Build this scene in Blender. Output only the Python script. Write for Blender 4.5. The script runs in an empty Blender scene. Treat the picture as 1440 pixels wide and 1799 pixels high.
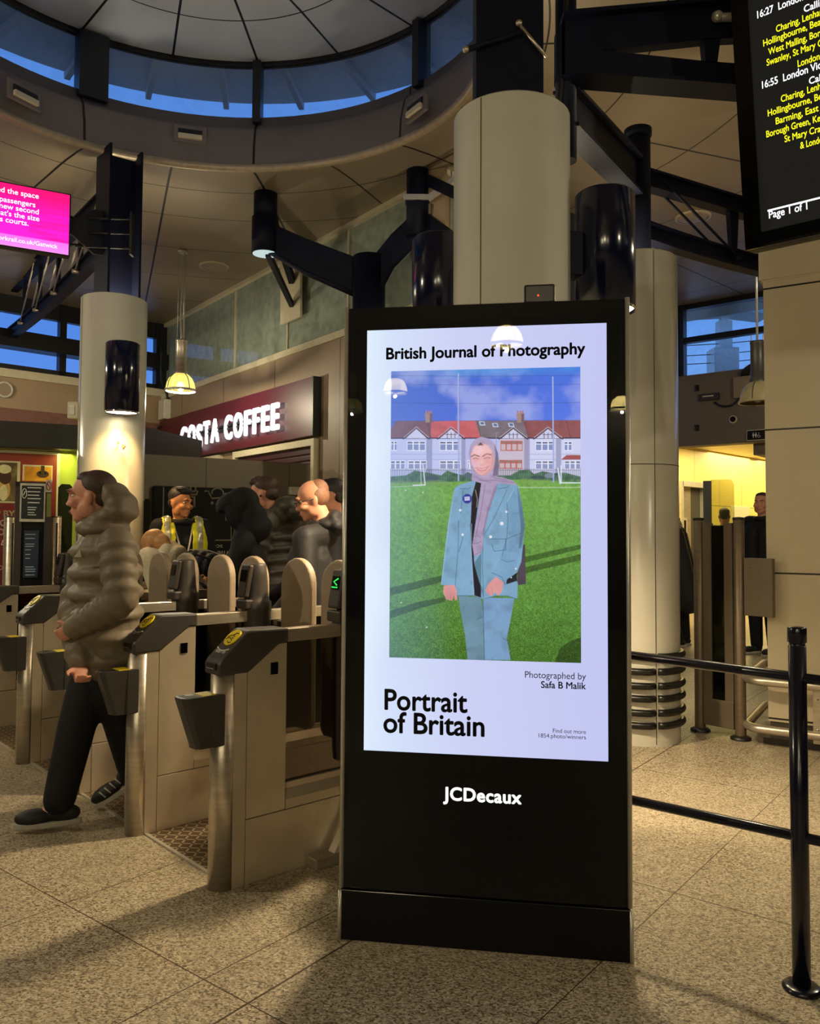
import bpy, bmesh, math, random
import numpy as np
from mathutils import Vector, Matrix, Euler, Quaternion

random.seed(7)
rng = np.random.default_rng(11)
PI = math.pi
scene = bpy.context.scene

# ------------------------------------------------------------------ camera
CAM_H = 1.42
PITCH = math.radians(2.4); ROLL = 0.006; FOC = 1442.0; PCX, PCY = 720.0, 877.0
_f = Vector((0, math.cos(PITCH), math.sin(PITCH)))
_u0 = Vector((0, -math.sin(PITCH), math.cos(PITCH)))
_r0 = Vector((1, 0, 0))
_r = _r0 * math.cos(ROLL) + _u0 * math.sin(ROLL)
_u = _u0 * math.cos(ROLL) - _r0 * math.sin(ROLL)
CAM = Vector((0, 0, CAM_H))
cam_data = bpy.data.cameras.new('camera')
cam = bpy.data.objects.new('camera', cam_data)
scene.collection.objects.link(cam)
m3 = Matrix((_r, _u, -_f)).transposed()
cam.matrix_world = Matrix.Translation(CAM) @ m3.to_4x4()
cam_data.sensor_fit = 'HORIZONTAL'; cam_data.sensor_width = 36.0
cam_data.lens = 36.0 * FOC / 1440.0
cam_data.shift_y = -(1799 / 2 - PCY) / 1440.0
cam_data.clip_start = 0.05; cam_data.clip_end = 400
scene.camera = cam

def ray(px, py): return _f * FOC + _r * (px - PCX) - _u * (py - PCY)
def at(px, py, Y):
    d = ray(px, py); return CAM + d * (Y / d.y)
def zat(px, py, z):
    d = ray(px, py); return CAM + d * ((z - CAM_H) / d.z)
def gnd(px, py): return zat(px, py, 0.0)
def on_plane(px, py, p0, n):
    d = ray(px, py); return CAM + d * ((Vector(p0) - CAM).dot(n) / d.dot(n))

# ------------------------------------------------------------------ colour management
vs = scene.view_settings
vs.view_transform = 'Standard'; vs.look = 'None'; vs.exposure = 0.0; vs.gamma = 1.0
vs.use_curve_mapping = False

def lin(c):
    out = []
    for v in c[:3]:
        v = v / 255.0
        out.append(v / 12.92 if v <= 0.04045 else ((v + 0.055) / 1.055) ** 2.4)
    return (out[0], out[1], out[2], 1.0)

# ------------------------------------------------------------------ world: dusk sky
world = bpy.data.worlds.new('dusk_sky'); scene.world = world
world.use_nodes = True
wn = world.node_tree; wn.nodes.clear()
wo = wn.nodes.new('ShaderNodeOutputWorld'); wb = wn.nodes.new('ShaderNodeBackground')
wt = wn.nodes.new('ShaderNodeTexCoord'); wx = wn.nodes.new('ShaderNodeSeparateXYZ')
wr = wn.nodes.new('ShaderNodeValToRGB')
wn.links.new(wt.outputs['Generated'], wx.inputs[0]); wn.links.new(wx.outputs['Z'], wr.inputs[0])
wn.links.new(wr.outputs[0], wb.inputs[0]); wn.links.new(wb.outputs[0], wo.inputs[0])
wr.color_ramp.elements[0].position = 0.0; wr.color_ramp.elements[0].color = lin((140, 180, 240))
wr.color_ramp.elements[1].position = 0.75; wr.color_ramp.elements[1].color = lin((50, 100, 185))
e = wr.color_ramp.elements.new(0.25); e.color = lin((92, 148, 226))
wb.inputs[1].default_value = 1.8

def lamp(name, kind, loc, power, color, parent=None, target=None, size=0.05, angle=None, blend=0.6, sy=None):
    d = bpy.data.lights.new(name, kind); d.energy = power; d.color = color
    o = bpy.data.objects.new(name, d); scene.collection.objects.link(o)
    o.location = loc
    if kind == 'AREA':
        d.size = size
        if sy: d.shape = 'RECTANGLE'; d.size_y = sy
    else: d.shadow_soft_size = size
    if kind == 'SPOT': d.spot_size = math.radians(angle or 100); d.spot_blend = blend
    if target is not None:
        v = Vector(target) - Vector(loc)
        o.rotation_euler = v.to_track_quat('-Z', 'Y').to_euler()
    if parent: o.parent = parent
    return o
WARM = (1.0, 0.78, 0.48); YEL = (1.0, 0.88, 0.61); WHITE = (1.0, 0.93, 0.82)

# ------------------------------------------------------------------ materials
class NT:
    def __init__(s, mat): s.t = mat.node_tree; s.n = s.t.nodes
    def new(s, ty, **kw):
        n = s.n.new(ty)
        for k, v in kw.items(): setattr(n, k, v)
        return n
    def link(s, a, b): s.t.links.new(a, b)
    def m(s, op, a, b=None, c=None):
        n = s.new('ShaderNodeMath', operation=op)
        for i, v in enumerate((a, b, c)):
            if v is None: continue
            if isinstance(v, (int, float)): n.inputs[i].default_value = v
            else: s.link(v, n.inputs[i])
        return n.outputs[0]
    def mix(s, fac, a, b, mode='MIX'):
        n = s.new('ShaderNodeMix', data_type='RGBA', blend_type=mode)
        for sock, v in ((n.inputs[0], fac), (n.inputs[6], a), (n.inputs[7], b)):
            if hasattr(v, 'links'): s.link(v, sock)
            else: sock.default_value = v
        return n.outputs[2]
    def ramp(s, fac, stops, interp='LINEAR'):
        n = s.new('ShaderNodeValToRGB'); r = n.color_ramp; r.interpolation = interp
        while len(r.elements) < len(stops): r.elements.new(0.5)
        for e, (p, c) in zip(r.elements, stops): e.position = p; e.color = c
        s.link(fac, n.inputs[0]); return n.outputs[0]
    def noise(s, vec, scale, detail=3, rough=0.5, dist=0.0):
        n = s.new('ShaderNodeTexNoise'); n.inputs['Scale'].default_value = scale
        n.inputs['Detail'].default_value = detail; n.inputs['Roughness'].default_value = rough
        n.inputs['Distortion'].default_value = dist
        if vec is not None: s.link(vec, n.inputs['Vector'])
        return n

def base_mat(name):
    m = bpy.data.materials.new(name); m.use_nodes = True
    t = NT(m); b = t.n['Principled BSDF']
    return m, t, b

def mat(name, rgb, rough=0.5, metal=0.0, spec=0.5, emit=None, es=0.0, var=0.12, scale=18.0, bump=0.0, bscale=120.0, coat=0.0, stretch=None):
    m, t, b = base_mat(name)
    tc = t.new('ShaderNodeTexCoord'); vec = tc.outputs['Object']
    if stretch:
        mp = t.new('ShaderNodeMapping'); mp.inputs['Scale'].default_value = stretch
        t.link(vec, mp.inputs['Vector']); vec = mp.outputs[0]
    ns = t.noise(vec, scale)
    c = lin(rgb)
    lo = tuple(x * (1 - var) for x in c[:3]) + (1,); hi = tuple(min(1, x * (1 + var)) for x in c[:3]) + (1,)
    t.link(t.ramp(ns.outputs['Fac'], [(0.3, lo), (0.7, hi)]), b.inputs['Base Color'])
    b.inputs['Roughness'].default_value = rough; b.inputs['Metallic'].default_value = metal
    b.inputs['Specular IOR Level'].default_value = spec
    if coat: b.inputs['Coat Weight'].default_value = coat; b.inputs['Coat Roughness'].default_value = 0.05
    if emit is not None:
        b.inputs['Emission Color'].default_value = lin(emit); b.inputs['Emission Strength'].default_value = es
    if bump:
        n2 = t.noise(vec, bscale); bp = t.new('ShaderNodeBump'); bp.inputs['Strength'].default_value = bump
        bp.inputs['Distance'].default_value = 0.01
        t.link(n2.outputs['Fac'], bp.inputs['Height']); t.link(bp.outputs[0], b.inputs['Normal'])
    return m

def glow(name, rgb, es=1.0, var=0.0):
    m, t, b = base_mat(name)
    b.inputs['Base Color'].default_value = (0.01, 0.01, 0.01, 1); b.inputs['Specular IOR Level'].default_value = 0.08
    b.inputs['Emission Color'].default_value = lin(rgb); b.inputs['Emission Strength'].default_value = es
    return m

def glass_mat(name, tint=(255, 255, 255), ior=1.5, rough=0.0, opacity=0.0, body=(60, 70, 65)):
    m = bpy.data.materials.new(name); m.use_nodes = True; t = NT(m); t.n.clear()
    o = t.new('ShaderNodeOutputMaterial'); tr = t.new('ShaderNodeBsdfTransparent'); gl = t.new('ShaderNodeBsdfGlossy')
    tr.inputs[0].default_value = lin(tint); gl.inputs['Roughness'].default_value = rough
    gi = t.new('ShaderNodeNewGeometry'); dp = t.new('ShaderNodeVectorMath', operation='DOT_PRODUCT')
    t.link(gi.outputs['Normal'], dp.inputs[0]); t.link(gi.outputs['Incoming'], dp.inputs[1])
    f0 = ((ior - 1) / (ior + 1)) ** 2
    sch = t.m('ADD', t.m('MULTIPLY', t.m('POWER', t.m('SUBTRACT', 1.0, t.m('ABSOLUTE', dp.outputs['Value'])), 5.0), 1 - f0), f0)
    mx = t.new('ShaderNodeMixShader')
    src = tr.outputs[0]
    if opacity:
        df = t.new('ShaderNodeBsdfDiffuse'); df.inputs[0].default_value = lin(body)
        ns = t.noise(t.new('ShaderNodeTexCoord').outputs['Object'], 9.0, 5)
        mm = t.new('ShaderNodeMixShader')
        t.link(t.m('MULTIPLY', t.m('ADD', ns.outputs['Fac'], 0.5), opacity), mm.inputs[0])
        t.link(tr.outputs[0], mm.inputs[1]); t.link(df.outputs[0], mm.inputs[2]); src = mm.outputs[0]
    t.link(sch, mx.inputs[0]); t.link(src, mx.inputs[1]); t.link(gl.outputs[0], mx.inputs[2])
    t.link(mx.outputs[0], o.inputs[0])
    return m

def joint_lines(t, lines, px, py):
    """smallest of |n.p - c| / w over the joints"""
    best = None
    for az, c, w in lines:
        a = math.radians(az)
        d = t.m('ADD', t.m('MULTIPLY', px, math.cos(a)), t.m('MULTIPLY', py, -math.sin(a)))
        d = t.m('DIVIDE', t.m('ABSOLUTE', t.m('SUBTRACT', d, c)), w)
        best = d if best is None else t.m('MINIMUM', best, d)
    return best

def floor_mat():
    m, t, b = base_mat('terrazzo')
    geo = t.new('ShaderNodeNewGeometry'); pos = geo.outputs['Position']
    sx = t.new('ShaderNodeSeparateXYZ'); t.link(pos, sx.inputs[0])
    ds = t.noise(pos, 60, 2)
    ad = t.new('ShaderNodeVectorMath', operation='MULTIPLY_ADD'); t.link(ds.outputs['Color'], ad.inputs[0])
    ad.inputs[1].default_value = (0.012, 0.012, 0); t.link(pos, ad.inputs[2])
    mp = t.new('ShaderNodeMapping'); mp.inputs['Rotation'].default_value = (0, 0, 0.6); mp.inputs['Scale'].default_value = (1.0, 1.6, 1)
    t.link(ad.outputs[0], mp.inputs[0])
    vo = t.new('ShaderNodeTexVoronoi'); vo.inputs['Scale'].default_value = 132; t.link(mp.outputs[0], vo.inputs['Vector'])
    sc = t.new('ShaderNodeSeparateColor'); t.link(vo.outputs['Color'], sc.inputs[0])
    col = t.ramp(sc.outputs[0], [(0.0, lin((50, 44, 34))), (0.18, lin((78, 70, 56))), (0.3, lin((140, 126, 104))), (0.6, lin((172, 158, 134))), (0.85, lin((196, 184, 160))), (1.0, lin((216, 206, 186)))])
    vo2 = t.new('ShaderNodeTexVoronoi'); vo2.inputs['Scale'].default_value = 300; t.link(mp.outputs[0], vo2.inputs['Vector'])
    sc2 = t.new('ShaderNodeSeparateColor'); t.link(vo2.outputs['Color'], sc2.inputs[0])
    col = t.mix(0.3, col, t.ramp(sc2.outputs[1], [(0, lin((70, 60, 44))), (1, lin((205, 190, 160)))]))
    dirt = t.noise(pos, 1.3, 4)
    col = t.mix(0.5, col, t.ramp(dirt.outputs['Fac'], [(0.3, (0.72, 0.70, 0.66, 1)), (0.7, (1, 1, 1, 1))]), 'MULTIPLY')
    lines = [(36.5, -1.897, 0.005), (38, -1.21, 0.0025), (38, -2.154, 0.003), (38, -0.45, 0.003), (38, 0.6, 0.003), (38, -3.0, 0.003), (38, -3.9, 0.003),
             (128.4, -1.692, 0.003), (128, -3.272, 0.004), (128, -4.85, 0.004), (128, -6.4, 0.004), (128, -8.0, 0.004), (128, -0.1, 0.004)]
    d = joint_lines(t, lines, sx.outputs[0], sx.outputs[1])
    k = t.ramp(d, [(0.6, (1, 1, 1, 1)), (1.2, (0, 0, 0, 1))])
    col = t.mix(k, col, lin((58, 46, 32)))
    t.link(col, b.inputs['Base Color'])
    b.inputs['Roughness'].default_value = 0.42; b.inputs['Specular IOR Level'].default_value = 0.35
    return m

ROT = Vector((-1.56, 5.70, 0)); CEIL = 4.86
def ceiling_mat(name, rgb, rough, rings, nrad, off_deg, width, var=0.1, metal=0.25, seam=(18, 14, 10)):
    m, t, b = base_mat(name)
    geo = t.new('ShaderNodeNewGeometry'); sx = t.new('ShaderNodeSeparateXYZ'); t.link(geo.outputs['Position'], sx.inputs[0])
    dx = t.m('SUBTRACT', sx.outputs[0], ROT.x); dy = t.m('SUBTRACT', sx.outputs[1], ROT.y)
    r = t.m('SQRT', t.m('ADD', t.m('MULTIPLY', dx, dx), t.m('MULTIPLY', dy, dy)))
    ang = t.m('ARCTAN2', dx, dy)
    step = 2 * PI / nrad
    k = t.m('DIVIDE', t.m('SUBTRACT', ang, math.radians(off_deg)), step)
    fr = t.m('ABSOLUTE', t.m('SUBTRACT', k, t.m('ROUND', k)))
    d = t.m('MULTIPLY', t.m('MULTIPLY', fr, step), r)
    for q in rings: d = t.m('MINIMUM', d, t.m('MULTIPLY', t.m('ABSOLUTE', t.m('SUBTRACT', r, q)), 1.6))
    s = t.m('LESS_THAN', d, width)
    ns = t.noise(geo.outputs['Position'], 1.1, 3)
    c = lin(rgb)
    col = t.ramp(ns.outputs['Fac'], [(0.3, tuple(x * (1 - var) for x in c[:3]) + (1,)), (0.7, tuple(x * (1 + var) for x in c[:3]) + (1,))])
    t.link(t.mix(s, col, lin(seam)), b.inputs['Base Color'])
    b.inputs['Roughness'].default_value = rough; b.inputs['Metallic'].default_value = metal
    return m

def panel_mat(name, rgb, rough, hz, hx, az, width=0.006, seam=(20, 16, 12), metal=0.0, spec=0.5, hx0=0.0, hz0=0.0, coat=0.0):
    """flat panels with open joints every hx along azimuth az and every hz up"""
    m, t, b = base_mat(name)
    geo = t.new('ShaderNodeNewGeometry'); sx = t.new('ShaderNodeSeparateXYZ'); t.link(geo.outputs['Position'], sx.inputs[0])
    a = math.radians(az)
    along = t.m('ADD', t.m('MULTIPLY', sx.outputs[0], math.sin(a)), t.m('MULTIPLY', sx.outputs[1], math.cos(a)))
    def dist(v, step, off):
        q = t.m('DIVIDE', t.m('SUBTRACT', v, off), step)
        return t.m('MULTIPLY', t.m('ABSOLUTE', t.m('SUBTRACT', q, t.m('ROUND', q))), step)
    d = None
    if hx: d = dist(along, hx, hx0)
    if hz:
        e2 = dist(sx.outputs[2], hz, hz0); d = e2 if d is None else t.m('MINIMUM', d, e2)
    ns = t.noise(geo.outputs['Position'], 1.7, 4)
    c = lin(rgb)
    col = t.ramp(ns.outputs['Fac'], [(0.3, tuple(x * 0.93 for x in c[:3]) + (1,)), (0.7, c)])
    if d is not None: col = t.mix(t.m('LESS_THAN', d, width), col, lin(seam))
    t.link(col, b.inputs['Base Color'])
    b.inputs['Roughness'].default_value = rough; b.inputs['Metallic'].default_value = metal; b.inputs['Specular IOR Level'].default_value = spec
    if coat: b.inputs['Coat Weight'].default_value = coat
    return m

MT = {}
MT['floor'] = floor_mat()
MT['ceiling'] = ceiling_mat('satin_ceiling_panels', (148, 134, 114), 0.42, [2.5, 3.25, 4.3, 5.4, 6.6, 8.0], 16, 2, 0.011)
MT['dome'] = ceiling_mat('dome_panels', (186, 194, 208), 0.5, [0.75, 1.42], 16, 2, 0.011, metal=0.1)
MT['skirt'] = ceiling_mat('ring_panels', (118, 108, 104), 0.5, [], 8, 2, 0.011, metal=0.1)
MT['lip'] = mat('ring_lip', (176, 160, 136), 0.35, 0.3)
MT['white_column'] = mat('white_enamel', (206, 203, 190), 0.22, 0, 0.5, var=0.04, scale=3)
MT['navy'] = mat('navy_steel', (11, 14, 34), 0.55, 0.0, 0.18, var=0.2, scale=6)
MT['navy_gloss'] = mat('navy_gloss', (10, 15, 44), 0.16, 0.0, 0.6, var=0.1, scale=6)
MT['rail_navy'] = mat('navy_rail_paint', (14, 16, 36), 0.22, 0.0, 0.6, var=0.1)
MT['black'] = mat('black_matt', (14, 14, 16), 0.5)
MT['black_gloss'] = mat('black_gloss', (5, 5, 8), 0.08, 0, 0.5, var=0.05)
MT['mask'] = mat('black_mask', (3, 3, 5), 0.5, 0, 0.1, var=0.05)
MT['plinth_black'] = mat('satin_black', (5, 5, 8), 0.16, 0, 0.22, var=0.05)
MT['steel'] = mat('brushed_steel', (196, 186, 170), 0.34, 0.8, var=0.14, scale=5, stretch=(1, 1, 9), bump=0.03, bscale=60)
MT['steel_panel'] = mat('brushed_steel_panel', (196, 182, 158), 0.36, 0.45, var=0.16, scale=4, bump=0.04, bscale=26)
MT['chrome'] = mat('chrome', (205, 205, 205), 0.12, 1.0, var=0.05)
MT['alu'] = mat('anodised_aluminium', (206, 202, 192), 0.34, 0.6, var=0.08)
MT['plastic'] = mat('charcoal_plastic', (58, 55, 52), 0.42, 0, 0.45, var=0.08)
MT['plastic_dark'] = mat('dark_plastic', (32, 31, 33), 0.4)
MT['plastic_brown'] = mat('brown_black_plastic', (58, 52, 47), 0.46, 0, 0.4, var=0.08)
MT['flap'] = mat('taupe_rubber', (148, 130, 108), 0.55, var=0.05)
MT['yellow'] = mat('yellow_disc', (232, 205, 20), 0.45, var=0.04)
MT['ink'] = mat('black_ink', (18, 17, 20), 0.6, 0, 0.2)
MT['white_ink'] = mat('white_ink', (225, 225, 220), 0.6, 0, 0.2)
MT['cream'] = mat('cream_paint', (206, 196, 168), 0.5, var=0.05)
MT['beige'] = panel_mat('beige_panels', (150, 130, 106), 0.5, 0, 1.55, -37, 0.006)
MT['beige_back'] = mat('beige_render', (160, 136, 108), 0.6, var=0.06, scale=2)
MT['maroon_band'] = mat('dusty_maroon', (120, 78, 66), 0.6)
MT['shutter'] = mat('dark_maroon_slats', (58, 24, 30), 0.45)
MT['bronze'] = mat('bronzed_steel', (124, 110, 92), 0.38, 0.5, var=0.1, scale=5, stretch=(1, 1, 9))
MT['bronze_panel'] = mat('bronzed_panel', (116, 104, 88), 0.45, 0.3, var=0.08, scale=4)
MT['maroon'] = mat('maroon_sign', (86, 26, 38), 0.4, var=0.06, scale=3)
MT['dark_fascia'] = mat('dark_fascia', (40, 40, 36), 0.45, var=0.1, scale=2)
MT['hoarding'] = panel_mat('grey_hoarding', (122, 114, 98), 0.55, 0, 0.95, 57, 0.004, seam=(60, 56, 48))
MT['green_wall'] = mat('lime_wall', (176, 190, 70), 0.6, var=0.05, scale=2)
MT['pier'] = panel_mat('cream_tile_panels', (198, 186, 158), 0.38, 0.993, 0, 0, 0.006, hz0=0.17)
MT['yellow_wall'] = panel_mat('pale_wall_panels', (228, 204, 122), 0.45, 1.02, 1.05, 45, 0.006, seam=(120, 100, 50), hz0=0.98)
MT['grey_fascia'] = mat('taupe_fascia', (112, 102, 88), 0.6, var=0.05, scale=2)
MT['dull_wall'] = mat('hall_wall', (48, 44, 40), 0.6, var=0.08, scale=1)
MT['frame'] = mat('dark_frame', (24, 24, 28), 0.4)
MT['eave'] = mat('eave_soffit', (205, 208, 212), 0.7, var=0.06, scale=2)
MT['window'] = glass_mat('window_glass', (208, 216, 228), 1.45)
MT['dirty_window'] = glass_mat('weathered_glass', (238, 240, 242), 1.45, opacity=0.12, body=(150, 165, 180))
MT['shop_glass'] = glass_mat('green_grey_glass', (120, 135, 122), 1.5, opacity=0.92, body=(150, 160, 148))
MT['gate_glass'] = glass_mat('smoked_glass', (150, 146, 140), 1.5)
MT['clear_glass'] = glass_mat('clear_glass', (214, 224, 200), 1.5)
MT['kiosk_glass'] = glass_mat('display_glass', (255, 255, 255), 1.22)
MT['lamp_mouth'] = glow('lamp_mouth', (255, 236, 190), 9.0)
MT['lamp_mouth_cool'] = glow('lamp_mouth_dim', (190, 205, 205), 1.1)
def shade_mat(name, rgb, es):
    m = bpy.data.materials.new(name); m.use_nodes = True; t = NT(m); t.n.clear()
    o = t.new('ShaderNodeOutputMaterial'); tr = t.new('ShaderNodeBsdfTransparent'); em = t.new('ShaderNodeEmission'); mx = t.new('ShaderNodeMixShader')
    em.inputs[0].default_value = lin(rgb); em.inputs[1].default_value = es; mx.inputs[0].default_value = 0.45
    t.link(tr.outputs[0], mx.inputs[1]); t.link(em.outputs[0], mx.inputs[2]); t.link(mx.outputs[0], o.inputs[0]); return m
MT['shade_lit'] = shade_mat('lit_shade', (252, 226, 110), 1.9)
MT['shade_bright'] = shade_mat('bright_shade', (255, 228, 140), 55.0)
MT['shade_off'] = mat('frosted_shade', (150, 138, 104), 0.35)
MT['bulb'] = glow('bulb', (255, 244, 210), 2.0)
MT['letter_white'] = glow('lit_letter', (255, 252, 255), 1.35)
MT['logo_white'] = glow('lit_logo', (250, 248, 240), 1.3)
MT['rubber'] = mat('black_rubber', (20, 20, 20), 0.3)
MT['tile_dark'] = mat('dark_plinth', (62, 54, 46), 0.6)
MT['white_plastic'] = mat('white_plastic', (200, 196, 182), 0.4)
MT['tread'] = None

def tread_mat():
    m, t, b = base_mat('tread_plate')
    tc = t.new('ShaderNodeTexCoord'); sx = t.new('ShaderNodeSeparateXYZ'); t.link(tc.outputs['Object'], sx.inputs[0])
    def lug(u, v, step, off):
        def fracc(q, o):
            w = t.m('SUBTRACT', t.m('DIVIDE', q, step), o)
            return t.m('ABSOLUTE', t.m('SUBTRACT', w, t.m('ROUND', w)))
        return t.m('MULTIPLY', t.m('LESS_THAN', fracc(u, off), 0.36), t.m('LESS_THAN', fracc(v, off), 0.10))
    a = t.m('MULTIPLY', t.m('ADD', sx.outputs[0], sx.outputs[1]), 0.7071); c = t.m('MULTIPLY', t.m('SUBTRACT', sx.outputs[0], sx.outputs[1]), 0.7071)
    h = t.m('MAXIMUM', lug(a, c, 0.05, 0.0), lug(c, a, 0.05, 0.5))
    bp = t.new('ShaderNodeBump'); bp.inputs['Strength'].default_value = 1.0; bp.inputs['Distance'].default_value = 0.004
    t.link(h, bp.inputs['Height']); t.link(bp.outputs[0], b.inputs['Normal'])
    t.link(t.mix(h, lin((104, 88, 70)), lin((190, 170, 140))), b.inputs['Base Color'])
    b.inputs['Roughness'].default_value = 0.42; b.inputs['Metallic'].default_value = 0.6
    return m
MT['tread'] = tread_mat()

# ------------------------------------------------------------------ building helpers
def link(o, parent=None):
    scene.collection.objects.link(o)
    if parent is not None: o.parent = parent
    return o
def tag(o, label=None, cat=None, group=None, kind=None):
    if label: o['label'] = label
    if cat: o['category'] = cat
    if group: o['group'] = group
    if kind: o['kind'] = kind
    return o
def empty(name, loc=(0, 0, 0), rz=0.0):
    o = bpy.data.objects.new(name, None); o.empty_display_size = 0.1
    o.location = loc; o.rotation_euler = (0, 0, rz); return link(o)
def copy_tree(o, parent=None):
    c = o.copy(); scene.collection.objects.link(c)
    if parent is not None: c.parent = parent
    for ch in list(o.children):
        if ch.type in ('MESH', 'EMPTY'): copy_tree(ch, c)
    return c
def frame3(z):
    z = Vector(z).normalized()
    x = Vector((1, 0, 0)) if abs(z.x) < 0.9 else Vector((0, 1, 0))
    x = (x - z * x.dot(z)).normalized(); return x, z.cross(x), z

class MB:
    """collects shapes, then links them as one mesh object"""
    def __init__(s): s.b = bmesh.new(); s.mi = 0
    def _fin(s, faces):
        for f in faces: f.material_index = s.mi
    def box(s, c, size, rot=None, bev=0.0, seg=2):
        mtx = Matrix.Translation(Vector(c)) @ (rot.to_4x4() if rot is not None else Matrix.Identity(4)) @ Matrix.Diagonal((size[0], size[1], size[2], 1))
        tmp = bmesh.new(); bmesh.ops.create_cube(tmp, size=1.0, matrix=mtx)
        if bev: bmesh.ops.bevel(tmp, geom=list(tmp.edges), offset=bev, segments=seg, affect='EDGES', profile=0.5)
        s.merge(tmp); return s
    def span(s, a, b, bev=0.0):
        a, b = Vector(a), Vector(b); return s.box((a + b) / 2, [abs(b[i] - a[i]) for i in range(3)], None, bev)
    def beam(s, p, q, w, h, up=(0, 0, 1), bev=0.0):
        p, q = Vector(p), Vector(q); d = q - p; y = d.normalized(); z = Vector(up); z = (z - y * z.dot(y)).normalized(); x = y.cross(z)
        return s.box((p + q) / 2, (w, d.length, h), Matrix((x, y, z)).transposed(), bev)
    def merge(s, tmp):
        n0 = len(s.b.verts); vm = {}
        for v in tmp.verts: vm[v] = s.b.verts.new(v.co)
        for f in tmp.faces:
            try: nf = s.b.faces.new([vm[v] for v in f.verts]); nf.material_index = s.mi; nf.smooth = f.smooth
            except ValueError: pass
        tmp.free()
    def ring(s, pts): return [s.b.verts.new(p) for p in pts]
    def skin_rings(s, rings, closed=True, cap=True, smooth=True):
        n = len(rings[0]); fs = []
        for a, b in zip(rings[:-1], rings[1:]):
            for i in range(n if closed else n - 1):
                j = (i + 1) % n
                f = s.b.faces.new((a[i], a[j], b[j], b[i])); f.smooth = smooth; fs.append(f)
        if cap and closed:
            fs.append(s.b.faces.new(list(reversed(rings[0])))); fs.append(s.b.faces.new(rings[-1]))
        s._fin(fs); return s
    def cyl(s, p, q, r, r2=None, seg=24, cap=True):
        p, q = Vector(p), Vector(q); r2 = r if r2 is None else r2
        x, y, z = frame3(q - p); rs = []
        for c, rr in ((p, r), (q, r2)):
            rs.append(s.ring([c + x * math.cos(2 * PI * i / seg) * rr + y * math.sin(2 * PI * i / seg) * rr for i in range(seg)]))
        return s.skin_rings(rs, cap=cap)
    def tube(s, pts, r, seg=12, closed=False, sub=0):
        P = [Vector(p) for p in pts]
        if sub:
            Q = []
            n = len(P)
            for i in range(n - 1):
                p0 = P[max(i - 1, 0)]; p1 = P[i]; p2 = P[i + 1]; p3 = P[min(i + 2, n - 1)]
                for k in range(sub):
                    u = k / sub
                    Q.append(0.5 * ((2 * p1) + (p2 - p0) * u + (2 * p0 - 5 * p1 + 4 * p2 - p3) * u * u + (3 * p1 - p0 - 3 * p2 + p3) * u ** 3))
            Q.append(P[-1]); P = Q
        n = len(P); x = None; rs = []
        for i in range(n):
            if closed: t = (P[(i + 1) % n] - P[i - 1]).normalized()
            else: t = (P[min(i + 1, n - 1)] - P[max(i - 1, 0)]).normalized()
            if x is None: x = frame3(t)[0]
            x = (x - t * x.dot(t)).normalized(); y = t.cross(x)
            rad = r[i] if isinstance(r, (list, tuple)) else r
            rs.append(s.ring([P[i] + (x * math.cos(2 * PI * k / seg) + y * math.sin(2 * PI * k / seg)) * rad for k in range(seg)]))
        if closed: rs.append(rs[0]); return s.skin_rings(rs, cap=False)
        return s.skin_rings(rs)
    def lathe(s, prof, seg=48, a0=0.0, a1=2 * PI, c=(0, 0, 0), cap=False):
        c = Vector(c); full = abs(a1 - a0 - 2 * PI) < 1e-6; n = seg if full else seg + 1; rs = []
        for r, z in prof:
            rs.append(s.ring([c + Vector((r * math.sin(a0 + (a1 - a0) * i / seg), r * math.cos(a0 + (a1 - a0) * i / seg), z)) for i in range(n)]))
        return s.skin_rings(rs, closed=full, cap=cap and full)
    def prism(s, poly, o, ex, ey, ez, depth, bev=0.0, smooth=False):
        """poly in (ex, ey) extruded along ez"""
        o, ex, ey, ez = Vector(o), Vector(ex), Vector(ey), Vector(ez)
        tmp = bmesh.new()
        a = [tmp.verts.new(o + ex * p[0] + ey * p[1]) for p in poly]; b = [tmp.verts.new(o + ex * p[0] + ey * p[1] + ez * depth) for p in poly]
        n = len(poly)
        tmp.faces.new(list(reversed(a))); tmp.faces.new(b)
        for i in range(n):
            f = tmp.faces.new((a[i], a[(i + 1) % n], b[(i + 1) % n], b[i])); f.smooth = smooth
        bmesh.ops.recalc_face_normals(tmp, faces=list(tmp.faces))
        if bev: bmesh.ops.bevel(tmp, geom=list(tmp.edges), offset=bev, segments=2, affect='EDGES', profile=0.5)
        s.merge(tmp); return s
    def ball(s, c, r, rot=None, sub=3):
        r = (r, r, r) if isinstance(r, (int, float)) else r
        tmp = bmesh.new()
        bmesh.ops.create_icosphere(tmp, subdivisions=sub, radius=1.0, matrix=Matrix.Translation(Vector(c)) @ (rot.to_4x4() if rot is not None else Matrix.Identity(4)) @ Matrix.Diagonal((r[0], r[1], r[2], 1)))
        for f in tmp.faces: f.smooth = True
        s.merge(tmp); return s
    def cap(s, p, q, r, r2=None):
        """tapered limb with round ends"""
        r2 = r if r2 is None else r2
        s.cyl(p, q, r, r2, 16); s.ball(p, r, sub=2); s.ball(q, r2, sub=2); return s
    def quad(s, a, b, c, d):
        f = s.b.faces.new([s.b.verts.new(Vector(p)) for p in (a, b, c, d)]); f.material_index = s.mi; return s
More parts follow.
